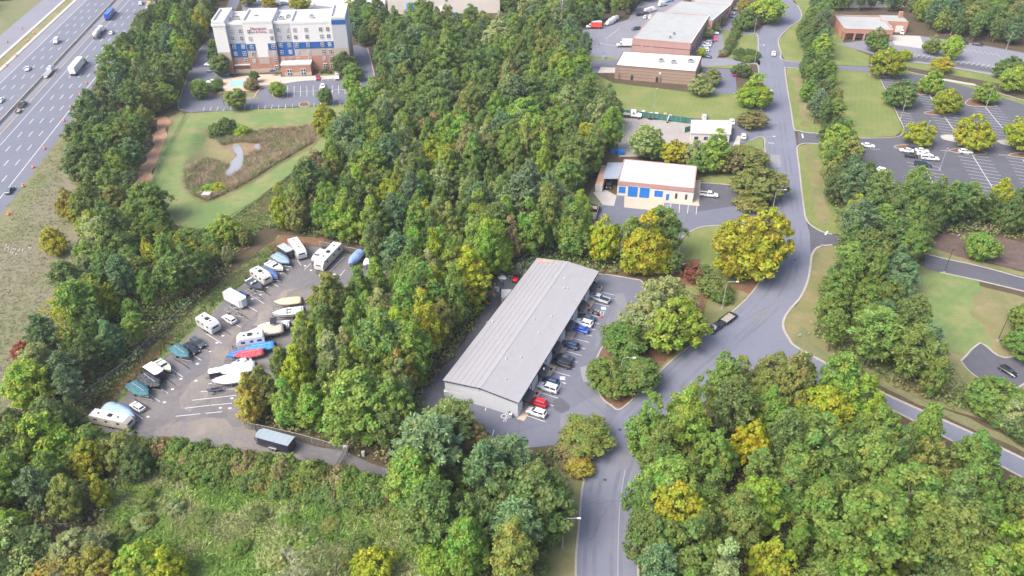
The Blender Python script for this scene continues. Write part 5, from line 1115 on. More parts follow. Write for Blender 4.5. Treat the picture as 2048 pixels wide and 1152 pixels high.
boat_at('boat_open', (637,520), (628,530), (.55,.56,.58), (.03,.03,.035), 'dark-decked white boat beside the long caravan')
boat_at('boat_tent', (712,524), (700,538), WHITE, (.16,.26,.55), 'boat under a domed blue cover at the far lot corner')
boat_at('boat_cover', (742,528), (730,540), WHITE, (.7,.72,.74), 'white wrapped boat half under the trees at the far lot corner')
boat_at('boat_cover', (578,611), (558,613), (.7,.68,.6), (.62,.50,.26), 'boat with golden cream cover under the tree edge')
boat_at('boat_open', (578,634), (556,637), WHITE, (.6,.6,.6), 'white open boat beside the golden cream one', scale=1.15)
boat_at('boat_tower', (549,660), (528,662), (.6,.6,.62), (.02,.02,.03), 'boat with black wakeboard tower and dark cockpit')
boat_at('boat_cover', (534,672), (510,676), WHITE, (.50,.42,.32), 'large white boat with tan cover beside the towered one', scale=1.25)
boat_at('boat_cover', (522,703), (500,707), BRB, (.01,.20,.62), 'boat under a bright blue cover beside the caravan')
boat_at('boat_cover', (480,714), (462,719), BRB, (.01,.12,.50), 'boat under a deep blue crumpled tarpaulin at the aisle', scale=.85)
boat_at('boat_cover', (500,716), (478,720), WHITE, (.50,.03,.05), 'white boat with a red cover amidships')
boat_at('boat_tent', (474,748), (450,752), WHITE, (.66,.68,.74), 'large boat shrink-wrapped in white beside the orange-tipped trees', scale=1.15)
boat_at('boat_cover', (458,768), (434,771), WHITE, (.64,.66,.76), 'sleek white covered boat beside the jet ski')
k = []; hr = hullrings(3.2, 1.2, .5, .95, 7)
mb = MB(); mb.loft([[(x,-w_,zg), (x,-w_*.8,zk+.1), (x,0,zk), (x,w_*.8,zk+.1), (x,w_,zg), (x,0,zg+.18)] for x, w_, zk, zg in hr]); P_(k, 'hull', mb, 'gelcoat', -1, 'body'); P_(k, 'seat', MB().loft([[(x,-.2,1.0),(x,.2,1.0),(x,.15,z),(x,-.15,z)] for x, z in ((-1.2,1.3),(-.2,1.35),(.1,1.25))]), 'dark'); P_(k, 'handlebar', MB().tube([(.35,-.4,1.45),(.45,0,1.4),(.35,.4,1.45)], .04, 5), 'dark'); P_(k, 'hood', MB().loft([[(x,-w_,1.0),(x,w_,1.0),(x,w_*.6,z),(x,-w_*.6,z)] for x, w_, z in ((.2,.4,1.4),(.9,.38,1.25),(1.4,.15,1.1))]), 'gelcoat', -1, 'body'); KITS['jetski'] = k
at('jetski', 'jet_ski', 'dark jet ski on its trailer at the end of the aisle row', 'jet ski', (430,785), (408,788), (.05,.06,.08), gb); at('boat_trailer', 'boat_trailer', 'small trailer carrying the dark jet ski', 'trailer', (432,785), (454,782), (.3,.3,.3), gtr, scale=.75)
at('jetski', 'jet_ski', 'blue jet ski behind the white enclosed trailer', 'jet ski', (487,594), (500,602), (.02,.10,.42), gb); at('boat_trailer', 'boat_trailer', 'small trailer under the blue jet ski', 'trailer', (487,594), (500,602), (.3,.3,.3), gtr, scale=.75)
gx = 'trailers and caravans in the storage lot'
_at0 = at
def at(*a, **k):
    if len(a) > 7 and a[7] == gx: k['scale'] = k.get('scale', 1.0)*1.14
    return _at0(*a, **k)
at('boat_trailer', 'boat_trailer', 'empty boat trailer frame beside the white enclosed trailer', 'trailer', (468,627), (486,637), (.4,.4,.4), gtr, scale=1.1)
at('boat_trailer', 'boat_trailer', 'empty dark boat trailer next to the blue jet ski', 'trailer', (505,590), (522,600), (.4,.4,.4), gtr)
at('boat_trailer', 'boat_trailer', 'empty boat trailer beside the golden cream boat', 'trailer', (572,622), (552,624), (.4,.4,.4), gtr)
at('cargo_trailer_small', 'box_trailer', 'black box trailer with bright white roof', 'trailer', (313,755), (328,765), (.012,.016,.035), gx, cols={'roof': (.55,.55,.56)})
at('cargo_trailer', 'box_trailer', 'white enclosed trailer with wedge nose beside the empty trailer frames', 'trailer', (474,608), (492,618), (.50,.52,.54), gx, cols={'roof': (.48,.50,.53)})
at('cargo_trailer_small', 'box_trailer', 'dark box trailer with grey roof beside the motorhome', 'trailer', (574,512), (588,521), (.03,.03,.035), gx, cols={'roof': (.34,.36,.38)})
at('cargo_trailer_long', 'box_trailer', 'long black box trailer with grey roof by the gate drive', 'trailer', (553,893), (524,885), (.02,.024,.04), gx, cols={'roof': (.24,.29,.33)})
at('cargo_trailer_small', 'box_trailer', 'small white-topped black trailer beside the shrink-wrapped boat', 'trailer', (437,754), (420,757), (.02,.02,.04), gx, cols={'roof': (.72,.73,.74)}, scale=.75)
at('caravan_long', 'caravan', 'cream caravan half under trees at the lot entrance', 'caravan', (228,850), (262,857), (.50,.45,.38), gx, scale=.85)
at('caravan', 'caravan', 'white and grey caravan between the white car and the dark cars', 'caravan', (420,659), (438,670), (.50,.50,.50), gx)
at('caravan', 'caravan', 'white caravan with black windows beside the royal blue covered boat', 'caravan', (525,563), (542,574), (.52,.505,.475), gx)
at('caravan_long', 'caravan', 'long pale caravan at the far end of the storage lot', 'caravan', (659,524), (636,548), (.52,.51,.475), gx)
at('caravan', 'caravan', 'white caravan next to the bright blue covered boat', 'caravan', (504,692), (486,695), (.52,.52,.52), gx, scale=1.05)
at('motorhome', 'motorhome', 'grey and white motorhome at the far end of the left row', 'motorhome', (597,508), (608,524), (.52,.52,.53), gx)
k = []; P_(k, 'deck', MB().box(-1.9, 1.9, -1.0, 1.0, .6, .72), 'wood_grey'); P_(k, 'ramp', MB().box(-2.75, -1.9, -.95, .95, .6, .68), 'dark')
for s in (-1, 1): P_(k, 'side_rail', MB().box(-1.9, 1.9, s*1.0-.04, s*1.0+.04, .6, 1.0), 'dark'); 
P_(k, 'tongue', MB().tube([(1.9,-.6,.55),(3.1,0,.55),(1.9,.6,.55)], .05, 4), 'dark'); wheels(k, (-.3,), 1.15, .33, .2); KITS['utility'] = k
at('utility', 'utility_trailer', 'flat wooden-decked trailer hitched behind the black pickup', 'trailer', (1454,642), (1438,654), (.4,.4,.4), scale=1.15)
at('utility', 'utility_trailer', 'silver tilt trailer on the sandy pad inside the timber wall', 'trailer', (1178,420), (1160,418), (.4,.4,.4), scale=1.3)
at('utility', 'utility_trailer', 'small dark trailer towed by the grey pickup on the highway', 'trailer', (38,224), (46,212), (.4,.4,.4), scale=.8)
# ---------------------------------------------------------------- street furniture, fences, yard equipment
def lamp(c, side, label, h=8.5, arm=2.4):
    p = G(*c); t = thing('street_lamp', label, 'street lamp', (p[0], p[1], 0), 0 if side > 0 else pi, 'cobra-head lamps along the main road')
    MB().tube([(0,0,0), (0,0,h-.9), (.12,0,h-.35), (.5,0,h), (arm,0,h+.08)], [.11,.08,.075,.065,.05], 8).obj('pole', MAT['pole_grey'], t)
    MB().loft([[(arm-.1,-.12,h), (arm-.1,.12,h), (arm-.1,.1,h+.16), (arm-.1,-.1,h+.16)], [(arm+.55,-.16,h), (arm+.55,.16,h), (arm+.55,.1,h+.12), (arm+.55,-.1,h+.12)]]).obj('lamp_head', MAT['lamp_white'], t)
    MB().cyl((0,0,0), (0,0,.25), .2, n=8).obj('base', MAT['concrete'], t)
for c, s, l in (((1444,617),1,'curved street lamp on the dry verge behind the black pickup'), ((1125,1096),1,'curved street lamp at the bottom edge of the main road'), ((1239,772),1,'curved street lamp between the round shrubs on the island'),
                ((1524,318),1,'curved street lamp above the lawn by the office drive'), ((1521,222),1,'curved street lamp in front of the brown-tinged round tree'), ((1509,128),1,'curved street lamp beside the clipped hedge square'), ((1508,67),1,'curved street lamp at the upper driveway'), ((1543,428),1,'street lamp head peeping over the big yellow tree')): lamp(c, s, l)
def post(c, label, h, mat='pole_grey', heads=1, group='lamp posts in the car parks'):
    p = G(*c); t = thing('lamp_post', label, 'lamp post', (p[0], p[1], 0), .4, group)
    MB().cyl((0,0,.4), (0,0,h), .09, .06, 8).obj('pole', MAT[mat], t); MB().cyl((0,0,0), (0,0,.5), .25, n=8).obj('base', MAT['concrete'], t)
    for k in range(heads): s = 1 - 2*k; MB().box(min(.1*s,.75*s), max(.1*s,.75*s), -.18, .18, h-.05, h+.1).obj('lamp_head', MAT[mat], t)
for c, l, h, m in (((1801,238),'grey lamp post in the car park beside the white saloon',9,'pole_grey'), ((1840,300),'tall grey lamp post rising from the cluster of parked cars',11,'pole_grey'), ((1971,217),'grey lamp post on the teardrop island',9,'pole_grey'), ((1756,156),'grey lamp post at the car park corner by the yellow tree',8,'pole_grey'),
                   ((1858,107),'grey lamp post between the two trees of the upper car park',8,'pole_grey'), ((1901,70),'grey lamp post against the upper wood',8,'pole_grey'), ((2012,100),'grey lamp post at the upper car park edge',8,'pole_grey'), ((1888,546),'black lamp post beside the narrow drive',7.5,'pole_black'), ((1995,682),'black lamp post at the corner of the patchy lawn',9,'pole_black'),
                   ((451,222),'thin dark lamp post at the left end of the hotel car park',7,'pole_black'), ((665,213),'thin dark lamp post beside the small tree of the hotel car park',7,'pole_black'), ((1308,216),'thin grey pole on the lawn behind the green screen fence',8,'pole_grey'), ((1879,340),'grey lamp post standing in the car park behind the treetops',8,'pole_grey')): post(c, l, h, m)
# steel lattice pylon
p = G(1128,48); t = thing('pylon', 'grey steel lattice pylon rising above the far wood', 'pylon', (p[0], p[1], 0), .3)
for sx in (-1, 1):
    for sy in (-1, 1): MB().tube([(sx*3.2,sy*3.2,0), (sx*1.5,sy*1.5,16), (sx*.8,sy*.8,34)], [.16,.13,.1], 4).obj('leg', MAT['pole_grey'], t)
wd = lambda z: 3.2-(1.7/16)*z if z < 16 else 1.5-(.7/18)*(z-16)
for z in range(0, 32, 4):
    a, b = wd(z), wd(z+4)
    for i in range(4):
        q = lambda k, r, zz: ((1,1,-1,-1)[k % 4]*r, (1,-1,-1,1)[k % 4]*r, zz)
        MB().tube([q(i,a,z), q(i+1,b,z+4)], .07, 4).obj('brace', MAT['pole_grey'], t); MB().tube([q(i+1,a,z), q(i,b,z+4)], .07, 4).obj('brace', MAT['pole_grey'], t); MB().tube([q(i,b,z+4), q(i+1,b,z+4)], .06, 4).obj('strut', MAT['pole_grey'], t)
for z in (26, 30): MB().tube([(-6,0,z), (6,0,z)], .15, 4).obj('crossarm', MAT['pole_grey'], t)
def fence(px, label, h=1.8, step=3.0, mat='chainlink', postmat='pole_grey', rail=True, cat='fence', name='fence', r=.035):
    pts = W(px); t = thing(name, label, cat)
    for a, b in zip(pts[:-1], pts[1:]):
        w = Wall(a, b); n = max(1, round(w.L/step))
        for k in range(n + 1):
            q = w.p(w.L*k/n, 0); MB().cyl((q[0],q[1],0), (q[0],q[1],h), r, n=5).obj('post', MAT[postmat], t)
        for k in range(n):
            s0, s1 = w.L*k/n, w.L*(k+1)/n
            if mat: w.part('mesh_panel', mat, t, s0+.03, s1-.03, .05, h-.03, -.008, .008)
            if rail: MB().tube([w.p(s0,h), w.p(s1,h)], r*.9, 4).obj('rail', MAT[postmat], t)
    return t
fence([(150,815),(205,773),(252,737),(300,692),(350,642),(392,602)], 'chain-link fence along the bank above the storage lot', 2.0)
fence([(490,857),(545,868),(600,881),(650,895),(690,906)], 'chain-link fence behind the long black trailer', 2.0)
fence([(640,494),(692,505),(748,516)], 'chain-link fence at the far end of the storage lot', 2.0)
g = fence([(697,898),(660,962)], 'sliding metal gate across the drive to the storage lot', 2.0, 2.2, name='gate', cat='gate', r=.06)
fence([(702,902),(666,966)], 'inner rail of the sliding gate track beside the gate', 1.9, 2.2, r=.05)
fence([(312,388),(330,420),(350,452),(362,454)], 'dark wooden rail fence at the lower corner of the pond lawn', 1.4, 4, None, 'pole_black', True, r=.06)
fence([(455,442),(510,408),(560,370),(612,330)], 'thin wire fence along the bank below the pond', 1.3, 4, 'chainlink', 'pole_black')
fence([(372,232),(352,268),(335,300),(315,345),(306,370)], 'overgrown wire fence between the clay track and the pond lawn', 1.3, 4, 'chainlink', 'pole_black')
fence([(392,228),(450,223),(520,219),(600,215),(692,211)], 'thin railing between the hotel car park and the pond lawn', 1.1, 3, None, 'pole_black', r=.025)
fence([(142,1061),(84,1064),(66,1125)], 'chain-link enclosure round the white tank in the trees', 2.2)
fence([(1189,450),(1200,416)], 'chain-link fence along the timber trailer pad', 2.2, 2.2)
t = thing('guard_rail', 'dark guard rail along the highway shoulder by the cones', 'guard rail')
for s in range(112, 175, 2): q = HP(s, -5.0); MB().cyl((q[0],q[1],0), (q[0],q[1],.75), .07, n=4).obj('post', MAT['timber_wall'], t)
w = Wall(HP(110,-5), HP(175,-5)); w.part('rail', 'steel', t, 0, w.L, .45, .75, -.04, .04)
t = thing('screen_fence', 'dark green fabric screen fence behind the parked machinery', 'fence')
w = Wall(G(1188,224), G(1388,249)); n = 22
for k in range(n):
    w.part('screen_panel', 'green_screen', t, w.L*k/n+.03, w.L*(k+1)/n-.03, .1, 2.5, -.02, .02); q = w.p(w.L*k/n, 0); MB().cyl((q[0],q[1],0), (q[0],q[1],2.6), .05, n=5).obj('post', MAT['pole_grey'], t)
t = thing('screen_fence', 'short green screen at the end of the tan-roofed office', 'fence'); w = Wall(G(1369,247), G(1385,247)); w.part('screen_panel', 'green_screen', t, 0, w.L, .1, 2.3, -.02, .02)
t = thing('screen_fence', 'green lean-to screen beside the dark car at the office wall', 'fence'); w = Wall(G(1369,266), G(1383,262)); w.part('screen_panel', 'green_screen', t, 0, w.L, .1, 2.3, -.02, .02)
# highway drums and cones
k = []; P_(k, 'drum', MB().tube([(0,0,0),(0,0,.9)], [.34,.26], 8), 'orange'); P_(k, 'white_band', MB().tube([(0,0,.4),(0,0,.62)], [.318,.298], 8), 'white', 0); P_(k, 'base', MB().cyl((0,0,0), (0,0,.1), .42, n=8), 'dark'); KITS['drum'] = k
drums = [(18,430),(47,374),(67,336),(90,299),(129,243),(142,216),(161,191),(173,168),(194,142),(204,130),(251,70),(263,57),(14,133),(33,113),(44,58),(15,85),(58,82),(53,84),(68,68)]
ords = 'first second third fourth fifth sixth seventh eighth ninth tenth eleventh twelfth thirteenth fourteenth fifteenth sixteenth seventeenth eighteenth nineteenth twentieth'.split()
nd, fd = 0, 0
for u, v in drums:
    if v*1.0 > 430 - 1.42*u - 8: l = ords[nd] + ' orange drum up the near shoulder of the highway'; nd += 1
    else: l = ords[fd] + ' orange drum in the works beyond the far carriageway'; fd += 1
    p = G(u, v); spawn('drum', 'traffic_drum', l, 'traffic drum', p[0], p[1], 0, group='orange drums along the highway', scale=1.15)
k = []; P_(k, 'cone', MB().tube([(0,0,.05),(0,0,.85)], [.2,.04], 8), 'orange'); P_(k, 'base', MB().box(-.25,.25,-.25,.25,0,.06), 'dark'); KITS['cone'] = k
p = G(1202,635); spawn('cone', 'traffic_cone', 'orange cone beside the motorcycles at the warehouse', 'traffic cone', p[0], p[1], 0, scale=1.3)
# motorcycles
k = []
for x in (-.7, .7): P_(k, 'wheel', MB().cyl((x,-.07,.32), (x,.07,.32), .32, n=12), 'tyre')
P_(k, 'tank', MB().loft([[(-.1,-.14,.75),(-.1,.14,.75),(-.1,.1,.95),(-.1,-.1,.95)],[(.4,-.12,.8),(.4,.12,.8),(.4,.08,.98),(.4,-.08,.98)]]), 'paintwork', -1, 'body'); P_(k, 'seat', MB().box(-.75,-.1,-.14,.14,.74,.84), 'dark'); P_(k, 'engine', MB().box(-.25,.35,-.2,.2,.3,.7), 'steel'); P_(k, 'fork', MB().tube([(.72,0,.32),(.45,0,1.0)], .05, 5), 'steel'); P_(k, 'handlebar', MB().tube([(.35,-.4,1.05),(.45,0,1.0),(.35,.4,1.05)], .03, 5), 'dark'); P_(k, 'fender', MB().box(-1.0,-.5,-.09,.09,.62,.7), 'paintwork', -1, 'body'); KITS['motorcycle'] = k
at('motorcycle', 'motorcycle', 'dark red motorcycle next to the hatched bay', 'motorcycle', (1183,625), (1172,621), (.25,.01,.015), gw, scale=1.15); at('motorcycle', 'motorcycle', 'black motorcycle nearest the orange cone', 'motorcycle', (1191,630), (1180,626), (.02,.02,.02), gw, scale=1.15)
# machines in the gravel yard
k = []; P_(k, 'body', MB().loft([[(x,-.8,z0),(x,.8,z0),(x,.8,z1),(x,-.8,z1)] for x, z0, z1 in ((-1.3,.5,1.3),(-.6,.4,1.5),(.8,.4,1.2))]), 'paintwork', -1, 'body')
mb = MB(); mb.box(-.6,.6,-.6,.6,1.95,2.05)
for sx in (-.55,.55):
    for sy in (-.55,.55): mb.box(sx-.05,sx+.05,sy-.05,sy+.05,1.2,1.95)
P_(k, 'cage', mb, 'white'); P_(k, 'cab_glass', MB().box(-.5,.5,-.5,.5,1.2,1.9), 'glass')
for s in (-1, 1): P_(k, 'lift_arm', MB().tube([(-1.2,s*.75,1.4),(.6,s*.75,1.3),(1.4,s*.75,.5)], .1, 5), 'paintwork', -1, 'body'); P_(k, 'track', MB().box(-1.2,1.1,s*.95-.2,s*.95+.2,0,.6), 'tyre')
P_(k, 'bucket', MB().prism([(1.3,-.9),(1.9,-.9),(1.9,.9),(1.3,.9)], .05, .55), 'dark'); KITS['loader'] = k
at('loader', 'skid_loader', 'orange red skid loader nearer the white lorry', 'loader', (1301,236), (1301,242), (.65,.08,.03)); at('loader', 'skid_loader', 'orange red skid loader nearer the mixer', 'loader', (1312,236), (1312,242), (.62,.09,.03)); at('loader', 'skid_loader', 'dark red machine beside the white lorry cab', 'loader', (1286,232), (1292,233), (.12,.01,.012))
k = []; P_(k, 'drum', MB().tube([(-.6,0,1.0),(0,0,1.2),(.7,0,1.45)], [.3,.65,.25], 10), 'paintwork', -1, 'body'); P_(k, 'frame', MB().box(-.8,.8,-.4,.4,.4,.55), 'dark'); wheels(k, (0,), .6, .3, .18, False); KITS['mixer'] = k
at('mixer', 'cement_mixer', 'tan cement mixer in front of the green screen', 'mixer', (1330,236), (1330,244), (.45,.28,.15), scale=1.2)
k = []; P_(k, 'undercarriage', MB().box(-1,1,-.8,.8,0,.5), 'tyre'); P_(k, 'house', MB().box(-.9,.6,-.7,.7,.6,1.4), 'paintwork', -1, 'body'); P_(k, 'canopy', MB().box(-.4,.6,-.6,.6,2.1,2.2), 'white'); mb = MB()
for s in (-.5,.5): mb.box(-.35,-.25,s-.04,s+.04,1.4,2.1); mb.box(.45,.55,s-.04,s+.04,1.4,2.1)
P_(k, 'canopy_post', mb, 'dark'); P_(k, 'boom', MB().tube([(.6,0,1.0),(1.8,0,2.6),(2.8,0,1.6),(2.7,0,.6)], .13, 5), 'paintwork', -1, 'body'); P_(k, 'bucket', MB().box(2.4,2.9,-.35,.35,.1,.6), 'dark'); KITS['excavator'] = k
at('excavator', 'mini_excavator', 'small white excavator in front of the green screen', 'excavator', (1339,241), (1334,247), (.65,.67,.7))
def crate(c, sx, sy, sz, mat, name, label, cat, lid=None, rz=0.0, color=None):
    p = G(*c); t = thing(name, label, cat, (p[0], p[1], .05), rz)
    MB().loft([[(-sx*.46,-sy*.46,0),(sx*.46,-sy*.46,0),(sx*.46,sy*.46,0),(-sx*.46,sy*.46,0)],[(-sx/2,-sy/2,sz),(sx/2,-sy/2,sz),(sx/2,sy/2,sz),(-sx/2,sy/2,sz)]]).obj('body', MAT[mat], t, color=color)
    MB().box(-sx*.52,sx*.52,-sy*.52,sy*.52,sz,sz+.08).obj('lid', MAT[lid or mat], t, color=color)
    for x in (-.3,0,.3): MB().box(sx*x-.05,sx*x+.05,-sy*.52,-sy*.45,.1,sz).obj('rib', MAT[lid or mat], t, color=color)
    return t
crate((1241,309), 2.2,1.6,1.5,'door_blue','dumpster','blue steel skip at the corner of the gravel yard','skip'); crate((1227,306), 2.2,1.6,1.5,'door_blue','dumpster','blue skip half behind the tree at the gravel yard','skip')
crate((1207,117), 1.2,1.2,2.2,'white','portable_toilet','white and blue portable toilet on the strip of grass','toilet','door_blue'); crate((415,396), 2.6,2.2,1.6,'concrete','drain_box','pale concrete outlet box at the low end of the pond','drain box','concrete')
crate((1267,781), .9,.7,.5,'white','utility_box','white and blue utility box on the tip of the island','utility box'); crate((1013,600), 2.6,3.4,2.1,'white','storage_shed','white plastic storage shed behind the warehouse','shed')
crate((2003,686), .7,.6,.7,'dark','utility_box','dark utility box beside the patchy lawn kerb','utility box'); crate((692,902), .9,.7,1.3,'white','gate_motor','grey white gate motor cabinet at the fence end','cabinet'); crate((727,912), .6,.5,1.2,'white','meter_cabinet','white meter cabinet beside the gate under trees','cabinet')
crate((1021,835), .7,.7,1.0,'white','ac_unit','white unit at the near corner of the warehouse','air conditioner'); crate((894,790), 1.2,.9,1.3,'white','generator','white machine at the gable corner of the warehouse','machine'); crate((1019,832), .4,.4,1.0,'dark','waste_bin','dark bin at the warehouse corner by the painted word','bin'); crate((1113,26), .9,.9,.6,'steel','utility_box','grey box in the far wood clearing','utility box')
for (u, v), l in (((826,29),'blue'),): pass
# container by the carport
a, b = Vector(G(1197,384)), Vector(G(1209,345)); t = thing('shipping_container', 'rusty red storage container with white end beside the carport', 'container', (a.x, a.y, 0), atan2(b.y-a.y, b.x-a.x)); L = (b-a).length
MB().box(0,L,-1.2,1.2,.1,2.6).obj('body', MAT['rust'], t)
for s in (-.6,.6): MB().box(-.05,0,s-.57,s+.57,.15,2.55).obj('door', MAT['white'], t)
for kk in range(int(L/.6)):
    for s in (-1, 1): MB().box(.1+kk*.6,.35+kk*.6,s*1.2-.03 if s > 0 else -1.23,1.23 if s > 0 else -1.17,.15,2.5).obj('corrugation', MAT['rust'], t)
# red cart, orange mower, junk behind the warehouse
k = []; P_(k, 'body', MB().loft([ring8(-1.2,.4,.8,.6), ring8(-.3,.35,.85,.65), ring8(.8,.4,.9,.6), ring8(1.3,.45,.7,.45)]), 'paintwork', -1, 'body'); P_(k, 'canopy', MB().box(-1.1,.4,-.6,.6,1.75,1.85), 'dark'); mb = MB()
for x in (-1.05,.35):
    for s in (-.55,.55): mb.box(x-.04,x+.04,s-.04,s+.04,.8,1.75)
P_(k, 'canopy_post', mb, 'dark'); P_(k, 'seat', MB().box(-.7,-.2,-.5,.5,.8,1.0), 'dark'); wheels(k, (-.8,.85), .68, .3, .25, False); KITS['cart'] = k
at('cart', 'utility_cart', 'red utility cart with black canopy behind the warehouse', 'cart', (1031,561), (1030,568), (.42,.012,.02), scale=1.2); at('cart', 'utility_cart', 'dark cart half under trees behind the warehouse', 'cart', (1026,540), (1024,546), (.02,.03,.06)); 
k = []; P_(k, 'deck', MB().prism([(-.5,-.6),(.6,-.6),(.6,.6),(-.5,.6)], .15, .4), 'paintwork', -1, 'body'); P_(k, 'seat', MB().box(-.5,-.1,-.25,.25,.5,.95), 'dark'); P_(k, 'hood', MB().box(.1,.7,-.3,.3,.4,.75), 'paintwork', -1, 'body'); wheels(k, (-.5,.6), .5, .25, .2, False); KITS['mower'] = k
at('mower', 'riding_mower', 'orange riding mower at the wood edge behind the warehouse', 'mower', (977,608), (972,612), (.6,.10,.02)); at('mower', 'riding_mower', 'green riding mower on the sandy timber pad', 'mower', (1160,432), (1166,432), (.05,.22,.02), scale=1.2)
r_ = random.Random(11)
for i, (u, v, l) in enumerate(((1004,556,'white board leaning on the junk heap behind the warehouse'), (999,570,'dark crate in the junk heap behind the warehouse'), (992,580,'grey crate at the wood edge behind the shed'), (1040,532,'pale pink tarpaulin heap behind the far warehouse corner'), (985,590,'brown crate at the end of the junk row'))):
    p = G(u, v); t = thing('junk_pile', l, 'junk', (p[0], p[1], .05), r_.random()*3); col = [(.7,.7,.7),(.05,.05,.06),(.3,.3,.32),(.62,.45,.40),(.2,.14,.1)][i]
    mb = MB(); n = 7; mb.loft([[(r*cos(2*pi*q/n)*(1+.3*r_.random()), r*sin(2*pi*q/n)*(1+.3*r_.random()), z+r_.uniform(0,.12)) for q in range(n)] for r, z in ((1.1,0),(.9,.4),(.35,.75))]); mb.obj('heap', MAT['plain'], t, color=col)
    for j in range(4): x, y = r_.uniform(-1.4,1.4), r_.uniform(-1.4,1.4); MB().box(x-.2,x+.25,y-.2,y+.3,0,r_.uniform(.2,.7)).obj('box', MAT['plain'], t, color=(r_.random()*.4,r_.random()*.3,r_.random()*.3))
for i, (u, v, l) in enumerate(((1354,240,'dark scrap heap by the green screen'), (1366,241,'rusty pipes in a heap by the green screen'), (1378,240,'steel frame heap at the end of the green screen'), (1246,246,'ring of timber in the gravel yard'))):
    p = G(u, v); t = thing('scrap_heap', l, 'scrap', (p[0], p[1], .05), r_.random()*3); col = [(.05,.05,.055),(.4,.16,.08),(.4,.42,.43),(.3,.2,.15)][i]
    for j in range(7):
        a_ = r_.uniform(0,6.3); x, y = r_.uniform(-1,1), r_.uniform(-.8,.8); MB().tube([(x-cos(a_)*1.2,y-sin(a_)*.9,.1+.08*j), (x+cos(a_)*1.2,y+sin(a_)*.9,.25+.1*j)], .09, 5).obj('pipe', MAT['plain'], t, color=col)
# goods in the yard behind the hotel
for i in range(9):
    u, v = 705+i*8.5, 8+i*2.0; crate((u, v), 2.4,1.8,1.3+.6*(i % 3)*.5,'wood','pallet_stack', ords[i]+' stack of wooden goods along the far store wall','pallet','wood_grey')
for i in range(5): crate((752+i*5, 24+i*.6), 1.4,1.2,1.2,'white','wrapped_pallet', ords[i]+' white wrapped pallet beside the far store corner','pallet')
p = G(884,27); spawn('box_truck','parked_trailer','white trailer truck at the far store loading side','truck',p[0],p[1],3.0,(.6,.6,.58)); p = G(905,30); spawn('far_car','parked_car','blue car beside the far store loading side','car',p[0],p[1],.3,(.03,.09,.3))
# white tank at the lower left
p = G(94,1128); t = thing('water_tank', 'round white tank inside the fenced clearing', 'tank', (p[0], p[1], 0)); MB().tube([(0,0,0),(0,0,2.6),(0,0,3.2),(0,0,3.5)], [1.6,1.6,1.3,.4], 20).obj('tank_body', MAT['white'], t); MB().cyl((0,0,3.45), (0,0,3.7), .4, n=10).obj('hatch', MAT['steel'], t); mb = MB()
for s in (-.2,.2): mb.box(1.6,1.66,s-.03,s+.03,.1,2.9)
for kk in range(7): mb.box(1.61,1.65,-.2,.2,.3+.4*kk,.34+.4*kk)
mb.obj('ladder', MAT['steel'], t)
# patio umbrella, lounge chairs at the hotel pool
p = G(547,151); t = thing('parasol', 'navy blue parasol on the hotel terrace', 'parasol', (p[0],p[1],.07)); MB().cyl((0,0,0),(0,0,2.3),.04,n=6).obj('pole', MAT['steel'], t); MB().loft([[(1.5*cos(2*pi*q/8),1.5*sin(2*pi*q/8),2.0) for q in range(8)],[(.05*cos(2*pi*q/8),.05*sin(2*pi*q/8),2.6) for q in range(8)]]).obj('canopy', MAT['plain'], t, color=(.015,.035,.15))
p = G(516,163); t = thing('parasol', 'second parasol by the terrace trees', 'parasol', (p[0],p[1],.07)); MB().cyl((0,0,0),(0,0,2.3),.04,n=6).obj('pole', MAT['steel'], t); MB().loft([[(1.5*cos(2*pi*q/8),1.5*sin(2*pi*q/8),2.0) for q in range(8)],[(.05*cos(2*pi*q/8),.05*sin(2*pi*q/8),2.6) for q in range(8)]]).obj('canopy', MAT['plain'], t, color=(.015,.035,.15))
# roadside bits
for (u, v), l in (((1649,449),'white sign board on the mulch by the dark driveway'), ((1643,494),'small white sign at the driveway kerb'), ((1598,674),'small grey sign at the road junction'), ((1916,474),'small white sign on the planted bed'), ((1136,1056),'small white marker beside the bottom street lamp')):
    p = G(u, v); t = thing('roadside_sign', l, 'sign', (p[0], p[1], 0), .3); MB().box(-.03,.03,-.03,.03,0,.6).obj('post', MAT['steel'], t); MB().box(-.4,.4,-.02,.02,.35,.95).obj('board', MAT['white'], t)
for (u, v), l in (((1172,925),'dark storm drain grate at the kerb below the brown shrubs'),):
    p = G(u, v); t = thing('drain_grate', l, 'drain', (p[0], p[1], 0), 1.1); MB().box(-.9,.9,-.4,.4,.05,.2).obj('frame', MAT['concrete'], t)
    for kk in range(7): MB().box(-.8+.24*kk,-.68+.24*kk,-.33,.33,.2,.22).obj('bar', MAT['dark'], t)
p = G(25,500); t = thing('riprap', 'patch of pale stones on the highway embankment', 'rocks', (p[0],p[1],.05))
for j in range(40):
    x, y, r = r_.gauss(0,2.2), r_.gauss(0,1.2), r_.uniform(.15,.35); mb = MB(); mb.loft([[(x+r*cos(a)*(.8+.4*r_.random()), y+r*sin(a)*(.8+.4*r_.random()), 0) for a in (0,1.2,2.5,3.8,5.0)], [(x+r*.6*cos(a), y+r*.6*sin(a), r*.8) for a in (0,1.2,2.5,3.8,5.0)]]); mb.obj('stone', MAT['concrete'], t)
